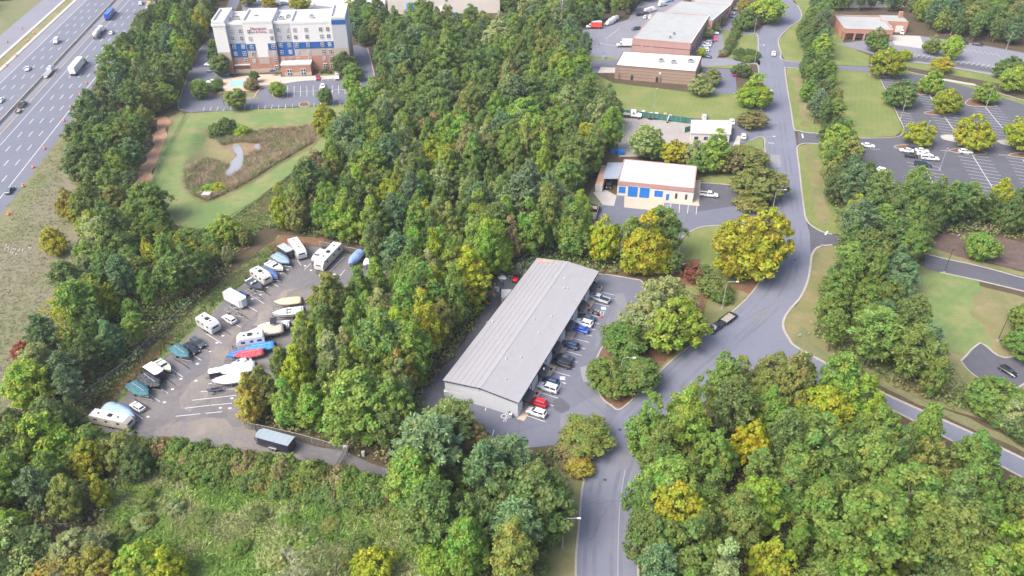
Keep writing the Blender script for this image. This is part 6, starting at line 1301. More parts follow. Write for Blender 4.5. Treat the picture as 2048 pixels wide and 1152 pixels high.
# ---------------------------------------------------------------- trees and plants
nr = np.random.RandomState(5)
def unit(a): return a / (np.linalg.norm(a, axis=1, keepdims=True) + 1e-9)
def leaf_quads(c, n, ln, wd, axis=None):
    """diamond leaves: centres c, normals n, lengths ln, widths wd; axis: preferred long direction"""
    m = len(c); r = nr.normal(size=(m, 3)) if axis is None else axis + .35*nr.normal(size=(m, 3))
    u = unit(r - n*np.sum(r*n, 1, keepdims=True)); w = np.cross(n, u)
    ln, wd = ln[:, None], wd[:, None]
    v = np.stack([c - u*ln, c - w*wd, c + u*ln, c + w*wd], 1).reshape(-1, 3)
    return v, np.arange(4*m).reshape(m, 4)
def fib(n):
    i = np.arange(n) + .5; ph = np.arccos(1 - 2*i/n); th = pi*(1 + 5**.5)*i
    return np.stack([np.cos(th)*np.sin(ph), np.sin(th)*np.sin(ph), np.cos(ph)], 1)
def wobble(d, seed, amp):
    return np.array([1 + amp*mnoise.noise(Vector((p[0]*1.6+seed, p[1]*1.6, p[2]*1.6-seed))) + amp*.5*mnoise.noise(Vector((p[0]*3.7, p[1]*3.7+seed, p[2]*3.7))) for p in d])
def clumps_to_leaves(C, Rc, out, per, lsz, flat_=.75, up=.45):
    k = len(C); d = unit(nr.normal(size=(k*per, 3)) + np.repeat(out, per, 0)*.9 + np.array([0, 0, up]))
    rad = np.repeat(Rc, per)*(.35 + .85*nr.rand(k*per))*1.08
    p = np.repeat(C, per, 0) + d*rad[:, None]*np.array([1, 1, flat_])
    n = unit(d*.75 + nr.normal(size=(k*per, 3))*.40 + np.array([0, 0, .3]))
    s = lsz*(.7 + .65*nr.rand(k*per))
    return leaf_quads(p, n, s*.62, s*.42)
def crown_broad(seed, H, R, z0f=.22, nc=95, per=72, lsz=.46, amp=.38, shape='round', crf=.27):
    nr.seed(seed); d = fib(nc); d = unit(d + nr.normal(size=d.shape)*.14); w = wobble(d, seed, amp)
    zc = H*(.5 + z0f/2); hz = H*(1 - z0f)/2
    up = np.maximum(d[:, 2], 0)
    if shape == 'poplar': rad = R*(1 - .80*up**1.15); 
    elif shape == 'flame': rad = R*(1 - .45*up**1.3)*(1 - .25*np.maximum(-d[:, 2], 0))
    elif shape == 'drop': rad = R*(1 - .55*np.maximum(-d[:, 2], 0)**1.0)
    else: rad = R*np.ones(nc)
    hor = np.sqrt(np.maximum(1 - d[:, 2]**2, 0))
    fr = (.70 + .30*nr.rand(nc)**.5)*w
    C = np.stack([d[:, 0]*rad*fr, d[:, 1]*rad*fr, zc + d[:, 2]*hz*np.clip(fr, .5, 1.12)], 1)
    Rc = R*crf*(.75 + .6*nr.rand(nc)); out = unit(d*np.array([1, 1, .8]))
    v1, f1 = clumps_to_leaves(C, Rc, out, per, lsz)
    # inner, sparser foliage
    ni = nc//3; di = unit(nr.normal(size=(ni, 3))); Ci = np.stack([di[:, 0]*R*.45, di[:, 1]*R*.45, zc + di[:, 2]*hz*.55], 1)
    v2, f2 = clumps_to_leaves(Ci, np.full(ni, R*.3), di, per//2, lsz*1.3)
    return np.concatenate([v1, v2]), np.concatenate([f1, f2 + len(v1)])
def crown_lobed(seed, H, R, z0f=.10, nl=7, per=64, lsz=.46, spread=.5, lob=.52, upz=1.0, tall=.5):
    nr.seed(seed); C, O_, Rc = [], [], []; zb = H*z0f
    for i in range(nl):
        if i == 0: cx = cy = 0.0; top = H; lr = R*lob*1.1
        else:
            a = 2*pi*i/(nl-1) + nr.normal()*.3; q = R*spread*(.75 + .5*nr.rand()); cx, cy = cos(a)*q, sin(a)*q; top = H*(.55 + .3*nr.rand()); lr = R*lob*(.75 + .45*nr.rand())
        bot = zb + (top - zb)*(.05 + .15*nr.rand()); hz = (top - bot)/2; zc = (top + bot)/2; n = 19
        d = fib(n); d = unit(d + nr.normal(size=d.shape)*.16); up_ = np.maximum(d[:, 2], 0); rad = lr*(1 - tall*up_**1.2)*(.82 + .3*nr.rand(n))
        C.append(np.stack([cx + d[:, 0]*rad, cy + d[:, 1]*rad, zc + d[:, 2]*hz*(.85 + .15*nr.rand(n))], 1)); O_.append(unit(d*np.array([1, 1, .7]) + np.array([cx, cy, 0])/R*.5)); Rc.append(lr*.36*(.75 + .55*nr.rand(n)))
    C, O_, Rc = np.concatenate(C), np.concatenate(O_), np.concatenate(Rc)
    return clumps_to_leaves(C, Rc, O_, per, lsz, upz, .5)
def crown_pine(seed, H, R, lsz=.5, z0=.30, full=1.0):
    nr.seed(seed); vs_, fs_ = [], []; n = 0; z = H*z0; C = []; O_ = []; Rr = []
    while z < H*.99:
        t = (z - H*z0)/(H*(1 - z0)); L = R*(.55 + .75*t if t < .35 else 1.0*(1 - ((t-.35)/.65)**1.7)*.92 + .1)*(.8 + .4*nr.rand())
        nb = 6 if t < .8 else 4; a0 = nr.rand()*6.28
        for b in range(nb):
            a = a0 + 2*pi*b/nb + nr.normal()*.25; l = L*(.65 + .5*nr.rand())
            for q in (.5, .78, 1.0):
                if q < .6 and nr.rand() < .25: continue
                C.append((cos(a)*l*q, sin(a)*l*q, z + l*q*.22 + nr.normal()*.15)); O_.append((cos(a)*.7, sin(a)*.7, .75)); Rr.append((.42 + .22*nr.rand())*(.55 + .5*q)*(R/3.2)*full)
        z += H*.052*(.75 + .5*nr.rand())
    C.append((0, 0, H*.99)); O_.append((0, 0, 1)); Rr.append(.5)
    C, O_, Rr = np.array(C), unit(np.array(O_)), np.array(Rr)*1.35; per = 34; k = len(C)
    d = unit(nr.normal(size=(k*per, 3))*.9 + np.repeat(O_, per, 0)*.8); p = np.repeat(C, per, 0) + d*(np.repeat(Rr, per)*(.35 + .65*nr.rand(k*per)))[:, None]*np.array([1, 1, .62])
    nrm = unit(np.cross(d, nr.normal(size=d.shape)) + d*.35 + np.array([0, 0, .35])); s = lsz*(.7 + .6*nr.rand(k*per))
    return leaf_quads(p, nrm, s*.75, s*.24, d)
def trunk(seed, H, r, top=.8, limbs=6, R=3.0, z0=.3, mat='bark'):
    rr = random.Random(seed); mb = MB(); bx, by = rr.uniform(-.4,.4), rr.uniform(-.4,.4)
    mb.tube([(0,0,-.1), (bx*.2,by*.2,H*.25), (bx*.6,by*.6,H*.5), (bx,by,H*top)], [r*1.25, r, r*.7, r*.18], 7)
    for i in range(limbs):
        a = 2*pi*i/limbs + rr.uniform(-.3,.3); z = H*(z0 + (top-z0-.1)*i/limbs); l = R*rr.uniform(.55,.85)
        mb.tube([(bx*z/H,by*z/H,z), (cos(a)*l*.5,sin(a)*l*.5,z+l*.35), (cos(a)*l,sin(a)*l,z+l*.6)], [r*.5, r*.3, r*.1], 5)
    return mb.mesh('trunk', MAT[mat])
VAR = {}
def addvar(kind, H, R, cr, tk, mat='leaf'):
    VAR.setdefault(kind, []).append((H, R, np_mesh('crown', cr[0], cr[1], MAT[mat]), tk))
for s in range(4): addvar('broadleaf_tree', 13, 4.4, crown_lobed(10+s, 13, 4.4, .08, 10, 72, .40, .60, .44, 1.1, .55), trunk(s, 13, .24))
for s in range(4): addvar('spreading_tree', 13, 4.4, crown_broad(16+s, 13, 4.4, .10, 160, 70, .40, .62, 'flame', .19), trunk(s+4, 13, .24))
for s in range(3): addvar('poplar_tree', 15, 3.4, crown_lobed(40+s, 15, 3.4, .04, 7, 92, .37, .38, .55, 1.3, .78), trunk(20+s, 15, .22, .9, 5, 2.4))
for s in range(2): addvar('poplar_tree', 15, 3.4, crown_broad(44+s, 15, 3.4, .06, 150, 74, .37, .42, 'poplar', .21), trunk(23+s, 15, .22, .9, 5, 2.4))
for s in range(5): addvar('pine_tree', 15, 3.4, crown_pine(60+s, 15, 3.4, .52, .26), trunk(30+s, 15, .22, .95, 6, 2.6, .35), 'needle')
for s in range(4): addvar('ornamental_tree', 8, 3.4, crown_lobed(80+s, 8, 3.4, .10, 9, 62, .36, .58, .46, .95, .42) if s % 2 else crown_broad(80+s, 8, 3.4, .14, 100, 76, .36, .4, 'flame', .24), trunk(50+s, 8, .16, .75, 5, 2.2))
for s in range(2): addvar('teardrop_tree', 7, 2.2, crown_broad(90+s, 7, 2.2, .10, 80, 76, .30, .14, 'drop', .26), trunk(60+s, 7, .12, .8, 4, 1.4))
for s in range(4): addvar('shrub', 3.2, 2.0, crown_broad(100+s, 3.2, 2.0, .02, 60, 60, .30, .45, 'round', .30), trunk(70+s, 3.2, .07, .7, 4, 1.2))
def bare(seed, H, R):
    rr = random.Random(seed); mb = MB()
    def br(p, d, l, r, dep):
        q = p + d*l; mb.tube([tuple(p), tuple(p + d*l*.5 + Vector((rr.uniform(-.1,.1), rr.uniform(-.1,.1), 0))*l*.3), tuple(q)], [r, r*.75, r*.5], 4)
        if dep:
            for _ in range(3 if dep > 1 else 4): br(q - d*l*rr.uniform(0,.45), (d + Vector((rr.gauss(0,.55), rr.gauss(0,.55), rr.uniform(-.05,.5)))).normalized(), l*rr.uniform(.5,.72), r*.55, dep-1)
    br(Vector((0,0,-.1)), Vector((0,0,1)), H*.34, .24, 5)
    return mb.mesh('branches', MAT['bark_pale'])
def bare_leaves(seed, H, R): nr.seed(seed); c = crown_broad(seed, H, R, .2, 60, 10, .34, .4, 'round', .3); return c
for s in range(3): VAR.setdefault('bare_tree', []).append((11, 3.2, np_mesh('crown', *bare_leaves(120+s, 11, 3.2), MAT['leaf']), bare(s+5, 11, 3.2)))
COLS = {'deep green': (0.109, 0.169, 0.063), 'dark green': (0.14, 0.209, 0.072), 'mid green': (0.174, 0.256, 0.072), 'fresh green': (0.213, 0.322, 0.081), 'olive green': (0.245, 0.267, 0.087), 'yellow-green': (0.343, 0.382, 0.057), 'golden yellow': (0.385, 0.365, 0.055), 'orange-tinged': (0.37, 0.3, 0.085), 'pale green': (0.311, 0.36, 0.164), 'brownish green': (0.262, 0.229, 0.114), 'blue-green': (0.136, 0.213, 0.114), 'russet red': (0.27, 0.1, 0.08), 'lime green': (0.278, 0.376, 0.076)}
TREES = []
trnd = random.Random(21)
def tree(kind, u, v, h=None, r=None, col='mid green', label=None, group=None, world=None, zone=None, trunkless=False):
    x, y = world or G(u, v); vi = trnd.randrange(len(VAR[kind])); H, R = VAR[kind][vi][:2]
    h = h or H; r = r or R*h/H
    b = COLS[col]; j = trnd.uniform(.86, 1.16); c = tuple(min(1, q*j*trnd.uniform(.93,1.07)) for q in b)
    TREES.append(dict(kind=kind, vi=vi, x=x, y=y, h=h, r=r, sx=r/R, sz=h/H, rot=trnd.uniform(0, 6.28), c=c, col=col, label=label, group=group, zone=zone))
NICE = {'broadleaf_tree': 'broadleaf tree', 'spreading_tree': 'spreading tree', 'poplar_tree': 'tall pointed tree', 'pine_tree': 'pine', 'ornamental_tree': 'rounded tree', 'teardrop_tree': 'teardrop tree', 'shrub': 'shrub', 'bare_tree': 'thin-leaved tree'}
# single trees one can point at
SP = [
 ('ornamental_tree',1476,544,18,7.6,'golden yellow','big yellow-green tree beside the curving road, its left crown'), ('ornamental_tree',1514,538,19,7.6,'golden yellow','big golden tree leaning over the curving road'), ('ornamental_tree',1497,556,12,6.5,'yellow-green','lower crown in front of the big golden roadside trees'),
 ('poplar_tree',1289,545,20,5.6,'golden yellow','pointed golden tree between the warehouse and the blue-door workshop'), ('poplar_tree',1262,546,11,4,'yellow-green','shorter yellow-green tree beside the pointed golden one'), ('poplar_tree',1312,548,12,4,'yellow-green','green-gold tree at the other shoulder of the pointed golden one'),
 ('broadleaf_tree',1300,672,13,6.5,'pale green','pale broad tree at the warehouse side of the island'), ('broadleaf_tree',1348,690,14,7,'lime green','lime broad tree in the middle of the island'), ('broadleaf_tree',1362,668,11,4.6,'yellow-green','yellow-green tree at the road side of the island'), ('broadleaf_tree',1330,640,13,6,'pale green','pale tree at the back of the island'),
 ('ornamental_tree',1244,708,8,5.0,'mid green','round tree on the island beside the lot, uppermost of three'), ('ornamental_tree',1219,776,8,5.0,'mid green','round tree at the lot side of the curved lamp'), ('ornamental_tree',1270,776,7.5,4.8,'mid green','round tree at the road side of the curved lamp'),
 ('ornamental_tree',1170,893,6,5.0,'olive green','round olive shrub-tree at the warehouse drive mouth'),
 ('shrub',1145,915,3.2,2.6,'brownish green','brownish bush below the round olive tree'), ('shrub',1160,945,3,2.2,'orange-tinged','russet bush at the kerb below the olive tree'),
 ('ornamental_tree',1795,214,11.5,5.6,'dark green','dark green tree over the white saloon at the lawn edge'), ('ornamental_tree',1858,186,10,5.0,'lime green','lime tree in the car park nearest the brick building, centre row'), ('ornamental_tree',1888,227,10.5,5.0,'yellow-green','yellow-green tree on the oval island'), ('ornamental_tree',1966,206,8.5,4.6,'lime green','lime tree on the teardrop island'), ('ornamental_tree',1834,291,9.5,4.6,'yellow-green','yellow-green tree behind the cluster of parked cars'), ('ornamental_tree',1938,298,13,6.0,'yellow-green','bright yellow-green tree between the two concrete islands'), ('ornamental_tree',2040,302,12,6,'yellow-green','bright tree at the picture edge of the east car park'), ('ornamental_tree',2022,183,11,5.5,'lime green','lime tree at the picture edge by the curved median'), ('ornamental_tree',2012,158,10,5.5,'mid green','green tree behind the lime one at the picture edge'),
 ('ornamental_tree',1768,153,13,6.6,'yellow-green','large yellow-topped tree at the corner of the east car park'), ('ornamental_tree',1750,103,11,4.6,'mid green','green tree in front of the red brick porch'), ('ornamental_tree',1807,122,5,2.6,'yellow-green','little yellow-green tree on the upper median'), ('ornamental_tree',1860,109,9,3.6,'olive green','olive tree beside the upper lamp post'), ('ornamental_tree',1898,119,10,4.2,'lime green','lime tree of the upper car park'), ('ornamental_tree',1880,144,6,4.0,'golden yellow','small golden tree at the curved median'),
 ('poplar_tree',1507,214,14,6.8,'lime green','tall lime roadside tree beside the lawn'), ('ornamental_tree',1500,254,6.5,5.0,'brownish green','brown-tinged round tree at the office drive'), ('ornamental_tree',1482,152,6,4.0,'dark green','dark round tree by the small car park'), ('ornamental_tree',1400,190,9,4.6,'pale green','pale tree against the brown brick wall'), ('ornamental_tree',1420,170,7,4.2,'olive green','olive tree at the corner of the brown brick building'),
 ('ornamental_tree',1531,45,12,8.2,'lime green','spreading tree on the mulch at the road bend'), ('ornamental_tree',1488,58,10,5.6,'dark green','dark tree left of the spreading one at the upper driveway'), ('ornamental_tree',1484,28,9,3.0,'orange-tinged','orange tree behind the dark one at the upper driveway'), ('ornamental_tree',1412,76,5,3.0,'pale green','small pale tree over the side bays'), ('ornamental_tree',1424,66,5,3.0,'olive green','small olive tree over the side bays'), ('ornamental_tree',1437,50,5,3.2,'orange-tinged','small orange tree at the brick corner'), ('ornamental_tree',1402,114,4,2.0,'yellow-green','tiny yellow-green tree at the end of the side bays'),
 ('poplar_tree',1285,316,13,4.6,'pale green','pale tree at the edge of the gravel yard'), ('poplar_tree',1310,318,11,4.0,'mid green','green tree beside the pale one at the gravel yard'), ('ornamental_tree',1345,326,9,4.2,'golden yellow','golden orange tree below the gravel yard'), ('ornamental_tree',1386,328,9,4.6,'pale green','pale tree between the golden one and the office tree'), ('poplar_tree',1426,342,15,5.6,'fresh green','fresh green tree in front of the tan-roofed office'), ('ornamental_tree',1490,334,7,6.0,'olive green','wide olive tree at the roadside above the workshop'), ('ornamental_tree',1510,398,11,7.6,'olive green','broad olive tree beside the dark parking bay'), ('shrub',1500,418,4,4.0,'olive green','olive shrub under the broad olive tree'), ('ornamental_tree',1450,345,8,4.5,'brownish green','dull green tree behind the workshop corner'), ('ornamental_tree',1400,346,8,4.5,'dark green','dark tree behind the workshop roof'),
 ('pine_tree',1346,552,8,2.4,'deep green','small dark conifer at the mulch edge'), ('shrub',1382,556,4,2.6,'russet red','russet bush beside the small dark conifer'), ('pine_tree',1406,560,5,1.8,'dark green','very small conifer beside the russet bush'), ('shrub',1425,585,4,3.4,'olive green','wide olive bush on the dry verge'), ('shrub',1440,600,3,2.4,'mid green','green bush on the dry verge by the street lamp'),
 ('teardrop_tree',443,153,9,3.6,'dark green','teardrop tree at the hotel corner'), ('ornamental_tree',405,197,8,3.6,'mid green','round green tree at the hotel drive corner'), ('teardrop_tree',476,219,8,3.8,'olive green','orange-tipped teardrop tree below the hotel pool'), ('ornamental_tree',557,193,6,3.0,'lime green','light tree on the hotel car park island'), ('teardrop_tree',652,209,6.5,2.7,'dark green','dark teardrop tree at the edge of the hotel car park'), ('ornamental_tree',690,150,9,4.8,'deep green','dark tree at the hotel end wall'), ('ornamental_tree',708,162,8,3.8,'mid green','green tree at the bend of the hotel drive'), ('ornamental_tree',704,186,7,3.2,'fresh green','fresh green tree on the end island of the hotel car park'), ('shrub',505,178,4,2.6,'brownish green','brownish bush beside the hotel terrace'), ('teardrop_tree',510,165,5,1.8,'deep green','slim dark tree on the hotel terrace'), ('shrub',432,182,2.4,2.0,'dark green','dark hedge bush beside the pool path'), ('shrub',436,170,2.4,2.0,'mid green','second hedge bush beside the pool path'), ('shrub',430,118,4,3.0,'deep green','dark bush at the hotel side wall'), ('shrub',432,98,4,3.0,'mid green','green bush at the hotel side wall'),
 ('ornamental_tree',540,18,8,3.2,'golden yellow','golden tree behind the hotel roof'), ('ornamental_tree',602,24,9,5.0,'yellow-green','yellow-green tree behind the hotel roof'), ('ornamental_tree',702,30,8,3.4,'golden yellow','golden tree beside the hotel end tower'), ('ornamental_tree',498,12,8,4.5,'olive green','olive tree beside the back drive of the hotel'),
 ('ornamental_tree',1955,518,8,4.0,'fresh green','fresh green young tree on the planted bed'), ('ornamental_tree',1975,820,9,5.2,'mid green','green tree at the edge of the corner car park'), ('ornamental_tree',2045,660,8,4.0,'fresh green','green tree at the picture edge by the lawn, upper of two'), ('ornamental_tree',2042,712,8,4.2,'mid green','green tree at the picture edge by the lawn, lower of two'), ('broadleaf_tree',2010,850,7,4.2,'pale green','pale bush-like tree below the corner car park'), ('shrub',2046,865,5,4,'deep green','dark round shrub at the picture edge by the lower road'),
 ('broadleaf_tree',1782,585,12,5.6,'blue-green','blue-green magnolia-like tree at the wood edge'),
 ('broadleaf_tree',208,1170,10,3.6,'orange-tinged','orange tree at the bottom edge'), ('broadleaf_tree',300,1160,10,4.2,'lime green','lime tree at the bottom edge'), ('broadleaf_tree',345,1165,9,3.4,'yellow-green','yellow-green tree at the bottom edge beside the lime one'), ('bare_tree',600,1168,14,4.8,'pale green','pale bare tree with few leaves at the bottom edge'), ('bare_tree',120,1190,8,3.5,'orange-tinged','bare tawny branches at the bottom edge by the tank'), ('shrub',745,1150,5,3.0,'yellow-green','yellow-green bush at the bottom edge'), ('shrub',875,1140,6,3,'lime green','lime bush below the big pine'), ('broadleaf_tree',170,1125,8,4.6,'pale green','pale green tree beside the fenced tank'),
 ('broadleaf_tree',196,925,10,4.4,'mid green','green tree in front of the cream caravan, nearer the picture edge'), ('broadleaf_tree',262,930,9,4.2,'olive green','olive tree in front of the cream caravan tail'),
 ('broadleaf_tree',146,440,11,3.6,'orange-tinged','orange tree at the highway wood edge, upper of two'), ('broadleaf_tree',162,446,9,3,'golden yellow','golden tree beside the orange one at the highway wood edge'), ('broadleaf_tree',116,508,9,3.2,'golden yellow','golden tree at the highway wood edge, lower of two'), ('bare_tree',140,685,13,4.0,'golden yellow','pale yellow thin tree by the highway slope'), ('bare_tree',335,552,12,3.2,'yellow-green','yellow thin tree above the storage lot bank'), ('bare_tree',381,556,13,3.6,'golden yellow','pale gold thin tree above the storage lot bank'), ('broadleaf_tree',455,482,9,4.4,'lime green','light green tree on the bank below the pond'), ('shrub',165,300,4,2.2,'russet red','red bush at the highway wood edge'), ('shrub',52,715,4,2,'russet red','reddish bush low on the highway slope'),
 ('shrub',437,262,5,2.6,'dark green','dark bush at the pond head, nearer the track'), ('shrub',455,258,6,3.0,'deep green','taller dark bush at the pond head'), ('shrub',482,260,3.5,2.6,'lime green','light bush beside the dark ones at the pond head'), ('shrub',418,376,3,2.4,'lime green','light green bush among the reeds, first of two'), ('shrub',438,378,3,2.2,'yellow-green','light green bush among the reeds, second of two'),
 ('poplar_tree',1066,392,11,2.2,'russet red','dark red tree in the central wood'), ('broadleaf_tree',900,355,12,4.2,'orange-tinged','tawny tree in the middle of the central wood'), ('broadleaf_tree',640,385,15,5.8,'brownish green','russet-brown broad tree at the wood edge by the pond'), ('broadleaf_tree',655,268,12,5,'yellow-green','yellow-green tree at the corner of the pond lawn'), ('pine_tree',862,965,17,6.2,'blue-green','big blue-green pine beside the gate drive'), ('pine_tree',905,900,13,5.0,'dark green','dark pine behind the big one by the gate drive'), ('broadleaf_tree',800,790,14,3.6,'orange-tinged','orange-topped tree beside the warehouse lane'), ('poplar_tree',512,842,14,3.2,'orange-tinged','orange-tipped tree at the corner of the fenced storage lot'), ('broadleaf_tree',955,905,8,3.4,'brownish green','dull brownish tree in front of the warehouse gable'), ('broadleaf_tree',905,868,8.5,3.6,'mid green','green tree in front of the warehouse gable corner')]
for k, u, v, h, r, c, l in SP: tree(k, u, v, h, r, c, l, 'single trees' if False else None)
def hedge_row(pts, n, h, r, cols, zone):
    P_w = catmull(W(pts), 8); L = [0]
    for a, b in zip(P_w[:-1], P_w[1:]): L.append(L[-1] + hypot(b[0]-a[0], b[1]-a[1]))
    for i in range(n):
        s = L[-1]*(i + .5)/n; j = max(q for q in range(len(L)-1) if L[q] <= s); t = (s-L[j])/(L[j+1]-L[j]+1e-9)
        x = P_w[j][0]+(P_w[j+1][0]-P_w[j][0])*t + trnd.uniform(-.5,.5); y = P_w[j][1]+(P_w[j+1][1]-P_w[j][1])*t + trnd.uniform(-.5,.5)
        tree('shrub', 0, 0, h*trnd.uniform(.75,1.3), r*trnd.uniform(.85,1.2), trnd.choice(cols), None, zone, (x, y), zone)
hedge_row([(310,918),(430,938),(560,956),(690,982),(790,1004)], 46, 4.2, 2.4, ['mid green','dark green','mid green','fresh green','dark green','fresh green','mid green','brownish green'], 'the shrub belt below the gate drive')
hedge_row([(330,945),(450,962),(580,985),(700,1005),(820,1030)], 26, 2.8, 1.9, ['mid green','dark green','olive green'], 'the lower edge of the meadow shrub belt')
hedge_row([(1477,54),(1466,78),(1452,104),(1446,116)], 11, 2.6, 1.7, ['dark green','deep green','brownish green'], 'the hedge beside the business car park')
hedge_row([(1474,110),(1490,108),(1506,112),(1514,116)], 7, 2.0, 1.6, ['deep green','dark green'], 'the back of the clipped hedge square'); hedge_row([(1472,118),(1490,122),(1508,124)], 5, 2.2, 1.8, ['mid green','deep green'], 'the front of the clipped hedge square')
hedge_row([(640,148),(650,146),(662,147)], 3, 1.2, 1.0, ['deep green'], 'the hotel window bed')
hedge_row([(1950,822),(1990,842),(2030,870)], 6, 2.2, 1.6, ['deep green','dark green'], 'the low hedge along the lower road')
for _ in range(26):
    mx, my = trnd.uniform(230,860), trnd.uniform(985,1140)
    if in_poly(*G(mx, my), W([(230,980),(320,975),(560,1010),(800,1040),(880,1060),(880,1140),(300,1140),(220,1060)])): tree('shrub', mx, my, trnd.uniform(1.0,2.4), trnd.uniform(1.0,2.2), trnd.choice(['mid green','olive green','dark green','pale green','fresh green']), None, 'the open meadow', None, 'the open meadow')
# woods
def wood(zone, px, spacing, kinds, cols, hr, seed):
    poly = W(px); a = np.array(poly); rr = random.Random(seed); pts = []
    cell = spacing; grid = {}
    area = (a[:,0].max()-a[:,0].min())*(a[:,1].max()-a[:,1].min())
    for _ in range(int(area/(spacing*spacing)*9)):
        x, y = rr.uniform(a[:,0].min(), a[:,0].max()), rr.uniform(a[:,1].min(), a[:,1].max())
        if not in_poly(x, y, poly): continue
        gx, gy = int(x//cell), int(y//cell)
        if any(hypot(x-q[0], y-q[1]) < spacing for i in (-1,0,1) for j in (-1,0,1) for q in grid.get((gx+i, gy+j), ())): continue
        if any(hypot(x-t['x'], y-t['y']) < spacing*.62 for t in TREES if t['zone'] is None): continue
        grid.setdefault((gx, gy), []).append((x, y))
        kd = rr.choices(list(kinds), list(kinds.values()))[0]
        nz = mnoise.noise(Vector((x*.045, y*.045, seed*1.7)))
        cl = list(cols); wts = [w_*(1 + .9*nz*(1 if i % 2 else -1)) for i, w_ in enumerate(cols.values())]
        col = rr.choices(cl, [max(.02, q) for q in wts])[0]
        if kd == 'pine_tree': col = rr.choice(['deep green','dark green','blue-green','mid green'])
        h = rr.uniform(*hr)*rr.choice((.78,.92,1,1,1.08))*(.9 if kd == 'broadleaf_tree' else 1.0)
        r = {'broadleaf_tree': .315, 'poplar_tree': .19, 'pine_tree': .225}.get(kd, .35)*h*rr.uniform(.78, 1.34)
        if kd == 'shrub': h, r = rr.uniform(2.5,5), rr.uniform(1.8,3)
        if kd == 'broadleaf_tree' and rr.random() < .5: kd = 'spreading_tree'
        tree(kd, 0, 0, h, r, col, None, zone, (x, y), zone)
MIXC = {'mid green': 3, 'dark green': 3.2, 'fresh green': 2.2, 'olive green': 1.6, 'deep green': 1.8, 'lime green': 1.6, 'yellow-green': .9, 'brownish green': .5, 'pale green': .8, 'golden yellow': .15}
SUNNY = {'mid green': 3, 'fresh green': 2.6, 'lime green': 2.4, 'yellow-green': 2.0, 'olive green': 1.4, 'dark green': 1.2, 'golden yellow': .2, 'pale green': .9}
LANE = {'mid green': 2.4, 'fresh green': 3, 'lime green': 3.4, 'yellow-green': 2, 'olive green': 1.4, 'pale green': 1.8}
MIDC = {'mid green': 4, 'dark green': 3, 'fresh green': 1.8, 'olive green': 1.8, 'deep green': 1.4, 'lime green': .9, 'blue-green': .5, 'pale green': .8, 'brownish green': .4}
SUNC = {'mid green': 4.5, 'fresh green': 3, 'lime green': 2, 'dark green': 2.2, 'olive green': 1.6, 'deep green': 1.0, 'pale green': 1.3, 'yellow-green': .9, 'brownish green': .4}
DARK = {'dark green': 4, 'deep green': 3, 'mid green': 3, 'olive green': 1.4, 'fresh green': .9, 'blue-green': .8, 'lime green': .4, 'brownish green': .4}
wood('the strip beside the warehouse lane', [(818,782),(862,718),(908,662),(944,612),(972,572),(990,548),(960,540),(900,560),(850,600),(790,690),(770,780),(800,825)], 4.2, {'poplar_tree': 9, 'broadleaf_tree': 1.0}, LANE, (16,21), 1)
wood('the wood above the long black trailer', [(505,836),(550,846),(600,858),(690,880),(770,905),(815,905),(812,850),(800,825),(770,780),(790,690),(850,600),(762,560),(738,600),(694,646),(630,692),(588,746),(552,796)], 4.4, {'broadleaf_tree': 1.2, 'poplar_tree': 7, 'pine_tree': .4}, dict(LANE, **{'brownish green': .5, 'dark green': 1.2}), (13,19), 2)
wood('the central wood', [(760,560),(850,600),(900,560),(960,540),(1006,560),(1020,540),(1075,510),(1190,520),(1250,540),(1330,545),(1338,520),(1205,505),(1160,470),(1130,440),(1140,405),(1175,365),(1190,340),(1150,310),(1000,300),(820,300),(700,300),(676,308),(652,362),(604,432),(560,466),(600,470),(650,478),(750,505)], 5.2, {'poplar_tree': 7, 'broadleaf_tree': 3.4, 'pine_tree': 2.0}, SUNC, (13,19), 3)
wood('the far part of the central wood', [(690,300),(820,300),(1000,300),(1150,310),(1195,335),(1236,300),(1225,262),(1190,235),(1182,190),(1178,150),(1150,120),(1152,75),(1100,58),(980,66),(860,72),(765,80),(760,120),(772,195),(722,225),(712,262)], 6.4, {'broadleaf_tree': 5, 'poplar_tree': 1.6, 'pine_tree': 1.4}, MIDC, (13,19), 4)
wood('the wood behind the business yard', [(1150,55),(1215,46),(1265,32),(1310,-12),(1320,-40),(980,-40),(1010,35),(1060,50)], 6.8, {'broadleaf_tree': 5, 'pine_tree': 2}, DARK, (12,17), 5)
wood('the highway wood', [(332,18),(300,60),(262,120),(230,190),(186,260),(146,330),(182,395),(192,470),(162,560),(138,640),(112,710),(88,770),(48,840),(10,890),(-40,960),(-40,1020),(60,1010),(140,930),(160,880),(150,830),(196,772),(240,732),(296,680),(345,628),(382,588),(395,560),(380,520),(330,490),(310,450),(300,405),(270,378),(285,300),(312,240),(345,225),(352,200),(375,140),(398,96),(425,40),(450,-10),(310,-20)], 5.8, {'broadleaf_tree': 4, 'pine_tree': 3.2, 'poplar_tree': 1.4}, dict(MIDC, **{'yellow-green': .9, 'golden yellow': .12}), (11,16), 6)
wood('the bank above the storage lot', [(405,560),(440,545),(505,500),(512,478),(440,484),(380,486),(345,492),(385,520)], 4.6, {'broadleaf_tree': 3, 'shrub': 3}, {'mid green': 3, 'olive green': 2, 'pale green': 2, 'dark green': 2}, (6,9), 19)
wood('the lower corner wood', [(0,900),(120,930),(150,895),(215,915),(290,935),(310,950),(245,965),(235,1010),(210,1050),(150,1050),(86,1058),(60,1140),(-30,1160),(-60,1000)], 5.3, {'broadleaf_tree': 5, 'pine_tree': .8, 'poplar_tree': .6, 'shrub': 1}, dict(MIXC, **{'golden yellow': .2}), (9,15), 7)
